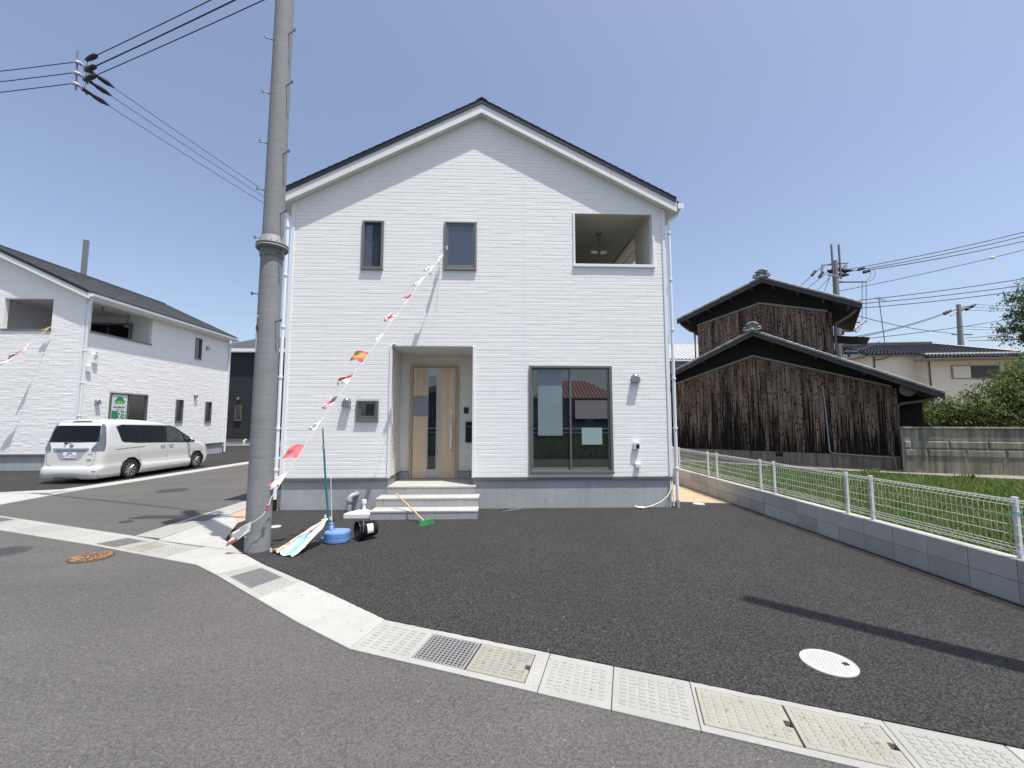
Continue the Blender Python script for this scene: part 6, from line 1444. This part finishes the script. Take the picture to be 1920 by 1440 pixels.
# ================================================================== MINIVAN
VN = root('minivan', 'white minivan seen from behind, parked beside the left white house', 'minivan', (-11.14, 13.9, 0))
VC, VY0 = -11.14, 11.50
def yr(z):   # rear face
    pts = [(.10, 11.62), (.20, 11.52), (.38, 11.50), (.44, 11.56), (.85, 11.58), (1.0, 11.61), (1.30, 11.67), (1.54, 11.74), (1.62, 11.84), (1.67, 12.05)]
    return ip(pts, z)
def yf(z):
    pts = [(.10, 15.80), (.20, 15.98), (.40, 16.00), (.62, 15.97), (.78, 15.88), (.86, 15.74), (.93, 15.42), (.98, 15.16), (1.15, 14.86), (1.35, 14.48), (1.50, 14.14), (1.58, 13.80), (1.63, 13.5), (1.67, 13.1)]
    return ip(pts, z)
def hw(z):
    pts = [(.10, .70), (.18, .745), (.40, .765), (.50, .755), (.75, .765), (.95, .755), (1.05, .742), (1.45, .690), (1.56, .665), (1.61, .62), (1.65, .52), (1.67, .40)]
    return ip(pts, z)
def ip(pts, z):
    if z <= pts[0][0]: return pts[0][1]
    for (a, p), (b, q) in zip(pts[:-1], pts[1:]):
        if a <= z <= b: return p+(q-p)*(z-a)/(b-a)
    return pts[-1][1]
def outline(z, n=10, off=0.0):
    """plan outline at height z: rear bowed, rounded corners, tapered nose"""
    W = hw(z)+off; a, b = yr(z)-off, yf(z)+off; pts = []
    r = .17; rf_ = .30 if z < 1.0 else .28
    rf_ = min(rf_, W*.9); r = min(r, W*.9)
    bow = .05*(1 if z < 1.6 else .6); bowf = .08
    def yb(x): return a+bow*(x/W)**2
    for i in range(n+1):          # rear, left corner to right corner
        x = -(W-r)+2*(W-r)*i/n; pts.append((x, yb(x)))
    y0 = yb(W-r)
    for i in range(1, 6):
        t = math.pi/2*i/6; pts.append((W-r+r*math.sin(t), y0+r*(1-math.cos(t))))
    for i in range(0, 25):
        y = (y0+r)+(b-bowf-rf_-(y0+r))*i/24; pts.append((W, y))
    for i in range(1, 7):
        t = math.pi/2*i/7; pts.append((W-rf_+rf_*math.cos(t), b-bowf-rf_+rf_*math.sin(t)))
    for i in range(n+1):
        x = (W-rf_)-2*(W-rf_)*i/n; pts.append((x, b-bowf*(x/(W-rf_+1e-6))**2))
    for i in range(1, 7):
        t = math.pi/2*(1-i/7); pts.append((-(W-rf_+rf_*math.cos(t)), b-bowf-rf_+rf_*math.sin(t)))
    for i in range(0, 25):
        y = (b-bowf-rf_)+((y0+r)-(b-bowf-rf_))*i/24; pts.append((-W, y))
    for i in range(1, 6):
        t = math.pi/2*(1-i/6); pts.append((-(W-r+r*math.sin(t)), y0+r*(1-math.cos(t))))
    return [(VC+x, y) for x, y in pts]
zs = [.12, .145, .18, .24, .30, .36, .39, .43, .46, .5, .56, .62, .68, .74, .80, .85, .90, .93, .96, .99, 1.04, 1.10, 1.18, 1.26, 1.34, 1.42, 1.48, 1.52, 1.56, 1.59, 1.615, 1.635, 1.65, 1.66, 1.67]
mb = MB(); vs = []
for z in zs: vs += [(x, y, z) for x, y in outline(z)]
n = len(outline(.5)); mb.add(vs, [(i*n+j, i*n+(j+1) % n, (i+1)*n+(j+1) % n, (i+1)*n+j) for i in range(len(zs)-1) for j in range(n)], 0, True)
# roof cap: crowned rings
o_ = outline(1.67); cx_, cy_ = VC, (12.05+13.1)/2
prev = len(mb.v)-n
for k, (f, z) in enumerate(((.75, 1.682), (.45, 1.69), (.15, 1.693))):
    b0 = len(mb.v); mb.v += [(cx_+(x-cx_)*f, cy_+(y-cy_)*f, z) for x, y in o_]
    for j in range(n): mb.f.append((prev+j, prev+(j+1) % n, b0+(j+1) % n, b0+j)); mb.m.append(0); mb.sm.append(True)
    prev = b0
mb.f.append(tuple(prev+j for j in range(n))); mb.m.append(0); mb.sm.append(True)
mb.f.append(tuple(reversed(range(n)))); mb.m.append(0); mb.sm.append(False)
body = mb.build('body', M['paint'], VN)
WR, WZ = .275, .275; wy = (12.56, 15.20)
cut = MB()
for y in wy:
    for sx in (-1, 1):
        x = VC+sx*.77; cut.lathe([(0, -.26), (.325, -.26), (.325, .12), (0, .12)], (x, y, WZ+.0), (sx, 0, 0), 32, smooth=False)
cu_ = cut.build('tmp_cut', M['blackm'], VN)
bm_ = body.modifiers.new('arch', 'BOOLEAN'); bm_.operation = 'DIFFERENCE'; bm_.object = cu_; bm_.solver = 'EXACT'
bpy.context.view_layer.update()
me2 = bpy.data.meshes.new_from_object(body.evaluated_get(bpy.context.evaluated_depsgraph_get())); body.modifiers.clear(); body.data = me2; body.data.name = 'body'
bpy.data.objects.remove(cu_)
if len(me2.materials) < 2: me2.materials.append(M['blackm'])
for p in me2.polygons:   # arch liners dark
    c = p.center+OFF['minivan'] if 'minivan' in OFF else p.center
    for y in wy:
        if abs(p.normal.x) < .5 and math.hypot(c.y-y, c.z-WZ) < .329 and abs(c.x-VC) < .758: p.material_index = 1
        if abs(p.normal.x) > .9 and abs(c.x-VC) < .60 and math.hypot(c.y-y, c.z-WZ) < .33: p.material_index = 1
def wheel(x, y, sx):
    t = MB(); t.lathe([(.185, -.10), (.25, -.105), (WR, -.085), (WR, -.02), (WR, .0), (WR-.004, .05), (.25, .072), (.20, .066), (.185, .055)], (x, y, WZ+.001), (sx, 0, 0), 40)
    wh = t.build('wheel', M['tyre'], VN)
    d = MB(); d.lathe([(0, -.05), (.187, -.05), (.192, .03), (.187, .062), (.178, .06), (.172, .02), (.03, .022), (0, .022)][:1]+[(.187, -.05), (.192, .03), (.189, .062), (.176, .060), (.172, .0), (0, .0)], (x, y, WZ), (sx, 0, 0), 40)
    d.build('rim_dish', M['darktrim'], wh)
    r_ = MB()
    for k in range(10):
        a = 2*math.pi*k/10
        for off_ in (-.075, .075):
            a2 = a+off_; p0 = V((x+sx*.035, y+math.cos(a)*.03, WZ+math.sin(a)*.03)); p1 = V((x+sx*.048, y+math.cos(a2)*.178, WZ+math.sin(a2)*.178)); r_.tube([p0, p1], .0105, 5)
    r_.tube([(x+sx*.0, y, WZ), (x+sx*.052, y, WZ)], .035, 12); r_.lathe([(.172, .03), (.184, .058), (.192, .058), (.186, .02)], (x, y, WZ), (sx, 0, 0), 40)
    r_.build('rim', M['rim'], wh)
for y in wy:
    for sx in (-1, 1): wheel(VC+sx*.685, y, sx)
def sx_(z, off): return VC+hw(z)+off
def sidepatch(poly, off, m, name, parent=body, both=True, label=None, nz=6):
    """polygon in (y,z) laid on the van side: cut into thin horizontal slices that follow the bulge"""
    zs_ = sorted(p[1] for p in poly); z0, z1 = zs_[0], zs_[-1]; mb = MB()
    def iv(z):
        xs = []
        for (a, b) in zip(poly, poly[1:]+poly[:1]):
            if (a[1] <= z) != (b[1] <= z): xs.append(a[0]+(b[0]-a[0])*(z-a[1])/(b[1]-a[1]))
        return (min(xs), max(xs)) if len(xs) > 1 else None
    rows = []
    for k in range(nz+1):
        z = z0+(z1-z0)*min(.999, max(.001, k/nz)); q = iv(z)
        if q: rows.append((z, q))
    for sgn in ((1, -1) if both else (1,)):
        vs = []
        for z, (a, b) in rows: vs += [(VC+sgn*(hw(z)+off), a, z), (VC+sgn*(hw(z)+off), b, z)]
        mb.add(vs, [(2*i, 2*i+1, 2*i+3, 2*i+2) if sgn > 0 else (2*i+2, 2*i+3, 2*i+1, 2*i) for i in range(len(rows)-1)], 0, True)
    o = mb.build(name, m, parent)
    if label: o['label'] = label
    return o
band = [(12.06, 1.50), (12.26, 1.53), (13.80, 1.51), (14.14, 1.46), (14.62, 1.19), (15.12, .93), (14.95, .905), (13.9, .955), (12.35, 1.01), (12.22, 1.07)]
sidepatch(band, .003, M['blackm'], 'window_surround', nz=14)
sidepatch([(12.12, 1.49), (12.29, 1.51), (12.77, 1.505), (12.77, 1.035), (12.38, 1.04), (12.26, 1.09)], .006, M['carglass'], 'rear_side_window', nz=10)
sidepatch([(12.81, 1.505), (13.73, 1.49), (13.73, .985), (12.81, 1.03)], .006, M['carglass'], 'sliding_door_window', nz=8)
sidepatch([(13.83, 1.48), (14.10, 1.44), (14.44, 1.23), (14.58, .945), (13.83, .98)], .006, M['carglass2'], 'front_door_window', nz=10)
sidepatch([(14.52, 1.16), (14.56, 1.17), (14.98, .955), (14.68, .95)], .006, M['carglass2'], 'quarter_window', nz=6)
def seam(pts, name='panel_seam', off=.0015, w_=.004, both=True):
    mb = MB()
    for sgn in ((1, -1) if both else (1,)): mb.tube([(VC+sgn*(hw(z)+off-.002), y, z) for y, z in pts], w_, 4)
    return mb.build(name, M['darktrim'], body)
seam([(12.79, 1.04), (12.79, .8), (12.80, .6), (12.88, .45)]); seam([(13.86, .99), (13.85, .8), (13.86, .6), (13.88, .20)]); seam([(14.86, .93), (14.84, .75), (14.86, .55), (14.88, .42)])
seam([(12.02, .855), (12.4, .87), (12.9, .88), (13.0, .885)], w_=.006); seam([(12.88, .2), (13.88, .18), (14.85, .16)], w_=.003)
for y in (13.66, 14.0):
    mb = MB(); z = .875; 
    for sgn in (1, -1): x = VC+sgn*(hw(z)+.018); mb.tube([(x-sgn*.014, y-.09, z), (x, y-.07, z), (x+sgn*.004, y, z), (x, y+.07, z), (x-sgn*.014, y+.09, z)], .011, 6)
    mb.build('door_handle', M['chrome'], body)
mb = MB()
for sgn in (1, -1):
    xm = VC+sgn*(hw(1.0)+.09); mb.ball((xm, 14.72, 1.0), .085, 8, sz=(.9, .55, .75)); mb.tube([(VC+sgn*hw(.98), 14.76, .95), (xm, 14.74, .96)], .02, 6)
mb.build('wing_mirror', M['paint'], body)
mb = MB()
for sgn in (1, -1): xm = VC+sgn*(hw(1.0)+.09); mb.ball((xm, 14.69, 1.0), .072, 8, sz=(.9, .4, .75))
mb.build('mirror_glass', M['black'], body)
# rear features: points on the rear face
def rp(x, z, off=.004):
    W = hw(z); r = .17; a = yr(z); xx = abs(x)
    if xx <= W-r: y = a+.05*(x/W)**2
    else:
        y0 = a+.05*((W-r)/W)**2; t = min(.999, (xx-(W-r))/r); y = y0+r*(1-math.sqrt(1-t*t))
    return V((VC+x, y-off, z))
def rpatch(rows, m, name, off=.004, nx=10, label=None, parent=body):
    """rows: (z, xl, xr)"""
    mb = MB(); R_ = []
    for (z0, a0, b0), (z1, a1, b1) in zip(rows[:-1], rows[1:]):
        k = max(1, int(abs(z1-z0)/.05))
        for i in range(k): t = i/k; R_.append((z0+(z1-z0)*t, a0+(a1-a0)*t, b0+(b1-b0)*t))
    R_.append(rows[-1]); vs = []
    for z, a, b in R_:
        for i in range(nx+1): vs.append(rp(a+(b-a)*i/nx, z, off))
    W_ = nx+1; mb.add(vs, [(r_*W_+i, r_*W_+i+1, (r_+1)*W_+i+1, (r_+1)*W_+i) for r_ in range(len(R_)-1) for i in range(nx)], 0, True)
    o = mb.build(name, m, parent)
    if label: o['label'] = label
    return o
rpatch([(1.075, -.63, .63), (1.10, -.635, .635), (1.30, -.60, .60), (1.50, -.565, .565), (1.59, -.53, .53)], M['carglass'], 'rear_window', .005, 14)
rpatch([(1.612, -.26, .26), (1.635, -.22, .22)], M['black'], 'high_brake_light', .02, 8)
rpatch([(.862, -.42, .42), (.895, -.46, .46), (.915, -.46, .46)], M['chrome'], 'chrome_garnish', .018, 10)
rpatch([(.60, -.20, .20), (.64, -.27, .27), (.86, -.40, .40)], M['f_grey'], 'plate_recess', .002, 10)
pr = rpatch([(.665, -.165, .165), (.815, -.165, .165)], M['trim'], 'number_plate', .014, 4)
RF = Fr((VC, 0, 0), (1, 0, 0), (0, -1, 0))
text3('77-24', .105, (.02, .715, -(rp(0, .72, .016).y)), RF, M['plate_ink'], pr, name='plate_number'); mb = MB(); [mb.box(VC+x_, VC+x_+w_, rp(0, z_, .017).y, rp(0, z_, .013).y, z_, z_+h_) for x_, w_, z_, h_ in ((-.06, .035, .776, .024), (-.018, .03, .776, .024), (.02, .045, .778, .02), (-.15, .028, .70, .03))]; mb.build('plate_marks', M['plate_ink'], pr)
for sgn in (1, -1):
    mb = MB(); rows = [(.86, .50, .745), (.92, .515, .745), (1.02, .575, .737), (1.10, .635, .725), (1.30, .615, .69), (1.46, .59, .655), (1.56, .56, .61)]
    R_ = []
    for (z0, a0, b0), (z1, a1, b1) in zip(rows[:-1], rows[1:]):
        for i in range(3): t = i/3; R_.append((z0+(z1-z0)*t, a0+(a1-a0)*t, b0+(b1-b0)*t))
    R_.append(rows[-1]); vs = []
    for z, a, b in R_:
        for i in range(7):
            x = a+(b-a)*i/6; p = rp(sgn*min(x, hw(z)-.0015), z, .016); p.x += sgn*.012*i/6; vs.append(p)
    fs = [(r_*7+i, r_*7+i+1, (r_+1)*7+i+1, (r_+1)*7+i) for r_ in range(len(R_)-1) for i in range(6)]
    if sgn < 0: fs = [f[::-1] for f in fs]
    mb.add(vs, fs, 0, True); tl = mb.build('tail_light', M['lamp'], body)
    mb = MB()
    for z in (.90, .95, 1.0, 1.06): 
        a = .56 if z < 1 else .60; mb.tube([rp(sgn*a, z, .013), rp(sgn*(a+.06), z, .013), rp(sgn*(a+.11), z, .013)], .005, 4)
    mb.tube([rp(sgn*.60, 1.08, .013), rp(sgn*.615, 1.3, .013), rp(sgn*.585, 1.48, .013)], .006, 4); mb.build('lamp_rib', M['chrome'], tl)
    mb = MB(); mb.tube([rp(sgn*(-.0+.30), .30, .004), rp(sgn*.42, .29, .004), rp(sgn*.56, .30, .004)], .012, 6); mb.build('bumper_slot', M['f_red'], body)
mb = MB(); mb.tube([rp(-.16, 1.065, .03), rp(-.14, 1.10, .03), rp(.02, 1.115, .02), (rp(.30, 1.11, .014))], .009, 5); mb.ball(rp(-.16, 1.05, .02), .03, 6); mb.build('rear_wiper', M['black'], body)
mb = MB(); c = rp(0, .985, .010); mb.lathe([(.030, -.004), (.042, -.004), (.042, .004), (.030, .004), (.030, -.004)], c, (0, 1, -.1), 24); mb.box(c.x-.052, c.x+.052, c.y-.006, c.y+.004, c.z-.010, c.z+.010); mb.build('emblem', M['chrome'], body)
mb = MB()
for (xx, z, w_) in ((.44, .76, .04), (.49, .765, .03), (.53, .755, .03)): mb.tube([rp(xx, z, .005), rp(xx+w_, z+.01, .005)], .006, 4)
for (xx, z, w_) in ((.42, .62, .12),): mb.tube([rp(xx, z, .005), rp(xx+w_, z, .005)], .008, 4)
mb.build('badge', M['chrome'], body)
mb = MB(); P_ = [(-.60, 1.04), (-.62, .6), (-.58, .46), (0, .425), (.58, .46), (.62, .6), (.60, 1.04)]
mb.tube([rp(x, z, .000) for (x, z) in [(-.60, 1.0), (-.615, .8), (-.61, .62), (-.57, .49), (-.40, .445), (0, .435), (.40, .445), (.57, .49), (.61, .62), (.615, .8), (.52, .855), (.50, .87)]], .0045, 4); mb.build('tailgate_seam', M['darktrim'], body)
# lower skirts: side sill step and diffuser lip
mb = MB()
for sgn in (1, -1):
    vs = []
    for (y, zt_) in ((12.90, .42), (13.9, .40), (14.88, .38)):
        for (dx, z) in ((.0, zt_), (.016, zt_-.02), (.022, .20), (.010, .135)): vs.append((VC+sgn*(hw(z)+dx), y, z))
    mb.add(vs, [((i*4+j, i*4+j+1, (i+1)*4+j+1, (i+1)*4+j) if sgn < 0 else ((i+1)*4+j, (i+1)*4+j+1, i*4+j+1, i*4+j)) for i in range(2) for j in range(3)], 0, True)
mb.build('side_skirt', M['paint'], body)
mb = MB(); vs = []
for k in range(17):
    x = -.72+1.44*k/16; lift = .05*(1 if abs(x) < .35 else 0); p = rp(max(-.74, min(.74, x)), .22, .03); vs += [tuple(p+V((0, .0, .18))), tuple(p+V((0, -.012, .14))), (p.x, p.y-.02, .16+lift), (p.x, p.y+.03, .12+lift)]
mb.add(vs, [(i*4+j, (i+1)*4+j, (i+1)*4+j+1, i*4+j+1) for i in range(16) for j in range(3)], 0, True); mb.build('rear_bumper_lip', M['paint'], body)
rpatch([(.30, .62, .70), (.33, .62, .70)], M['f_red'], 'reflector', .03, 3)
mb = MB(); mb.add([(VC+.50, 15.74, .66), (VC+.745, 15.35, .70), (VC+.745, 15.25, .88), (VC+.62, 15.55, .86)], [(0, 1, 2, 3)]); mb.build('headlight', M['lamp'], body)
# interior seats silhouettes are hidden by privacy glass

# small pale chips and grit on the road and on the lot: nobody could count them
mb = MB(); rr = random.Random(77)
def onroad(x, y): return y < 5.0-.43*(x+3.6) if x < -1 else y < 3.2-.414*(x+1)
k = 0
while k < 420:
    y = 1.4+9*rr.random()**1.5; x = rr.uniform(-1.3, 1.15)*y; s_ = rr.uniform(.0015, .006)
    if x > 4.5 or y > 7.7 or (x < -9): continue
    if -9 < x < -3 and y > 5.0: continue
    k += 1; z = .0 if onroad(x, y) else .016; a = rr.uniform(0, 6.28); c, s = math.cos(a)*s_, math.sin(a)*s_*rr.uniform(.5, 1)
    mb.add([(x+c, y+s, z+.001), (x-s, y+c, z+.001), (x-c, y-s, z+.001), (x+s, y-c, z+.001), (x, y, z+s_*.7)], [(0, 1, 4), (1, 2, 4), (2, 3, 4), (3, 0, 4)])
o = mb.build('grit', M['conc2']); o['kind'] = 'stuff'
# ================================================================== BEHIND THE CAMERA (seen mirrored in the windows; casts the pole shadow)
RP = root('utility_pole', 'utility pole at the right corner of the lot whose shadow falls on the asphalt', 'utility pole', (4.35, 2.05, 0))
mb = MB(); mb.cyl((4.40, 1.98), .125, -.05, 8.9, 20, r1=.09); mb.build('pole_shaft', M['pole'], RP)
sheet('verge', [(-60, -60), (60, -60), (60, -1.9), (-60, -1.9)], -.03, M['soil'])
def varea(rr): return rr.uniform(-9, 16), -1.95-22*rr.random()**1.6
blades('verge_grass', 26000, varea, -.03, (.12, .42), M['grass'], .5, .014, 9, None, 'grass verge across the road, mirrored in the sliding door')
GR = root('guard_rail', 'white pipe guard rail across the road, mirrored in the sliding door', 'guard rail', (5, -24, 0))
mb = MB()
for z in (.45, .85): mb.tube([(-20, -24, z), (40, -24, z)], .05, 6)
mb.build('rail', M['trim'], GR)
for k in range(13): mb = MB(); mb.cyl((-20+5*k, -24), .06, 0, .95, 8); mb.build('rail_post', M['trim'], GR)
def backhouse(x0, x1, y0, y1, ze, zr, mr, mw, lab):
    h = root('neighbour_house', lab, 'house', ((x0+x1)/2, y1, 0)); mb = MB(); mb.box(x0, x1, y0, y1, -.1, ze); mb.build('wall', mw, h)
    c = (y0+y1)/2; q = (x1-x0)*.28; mb = MB(); o_ = .6
    mb.add([(x0-o_, y1+o_, ze), (x1+o_, y1+o_, ze), (x1+o_, y0-o_, ze), (x0-o_, y0-o_, ze), (x0+q, c, zr), (x1-q, c, zr)], [(1, 0, 4, 5), (2, 1, 5), (3, 2, 5, 4), (0, 3, 4), (0, 1, 2, 3)]); r_ = mb.build('roof', mr, h)
    mb = MB()
    for k in range(26): x = x0-o_+(x1-x0+2*o_)*k/25; t = min(1, min(x-x0+o_, x1+o_-x)/(q+o_)); mb.tube([(x, y1+o_, ze+.04), (x, y1+o_+(c-y1-o_)*t, ze+.04+(zr-ze)*t)], .05, 5)
    mb.build('roof_rib', mr, r_)
    F = Fr((0, y1+.102, 0), (-1, 0, 0), (0, 1, 0))
    for k in range(3): a = -(x0+(x1-x0)*(.2+.3*k)); window(h, F, a-1.0, a+.6, 1.0, 2.9, kind='slide')
    return h
backhouse(4.2, 12.2, -34, -27, 3.9, 6.0, M['sagebrown'], M['browntrim'], 'low house with reddish hipped metal roof, mirrored in the sliding door')
backhouse(-8.5, 2.2, -36, -28, 4.6, 6.2, M['shingle'], M['slab'], 'grey house with dark roof across the road, mirrored at left in the sliding door')
backhouse(14.5, 24, -38, -30, 4.4, 6.0, M['shingle'], M['cream'], 'pale house far across the road behind the viewer')
for i, (x, y, r_) in enumerate([(3.2, -25.5, 1.1), (13.2, -26, 1.3), (-9.6, -26, 1.4), (17, -26, 1.0)]):
    tree('garden_bush', (x, y, 0), [(x-.5*r_, y, r_*.8, r_*.8), (x+.5*r_, y+.2, r_, r_*.85), (x, y, r_*1.5, r_*.7)], 2500, .10, 60+i, M['leaf'], ['round bush between the two mirrored houses', 'bush right of the reddish roofed house', 'bush at the left of the grey house', 'small bush in front of the pale house'][i]+' across the road', 'bush')
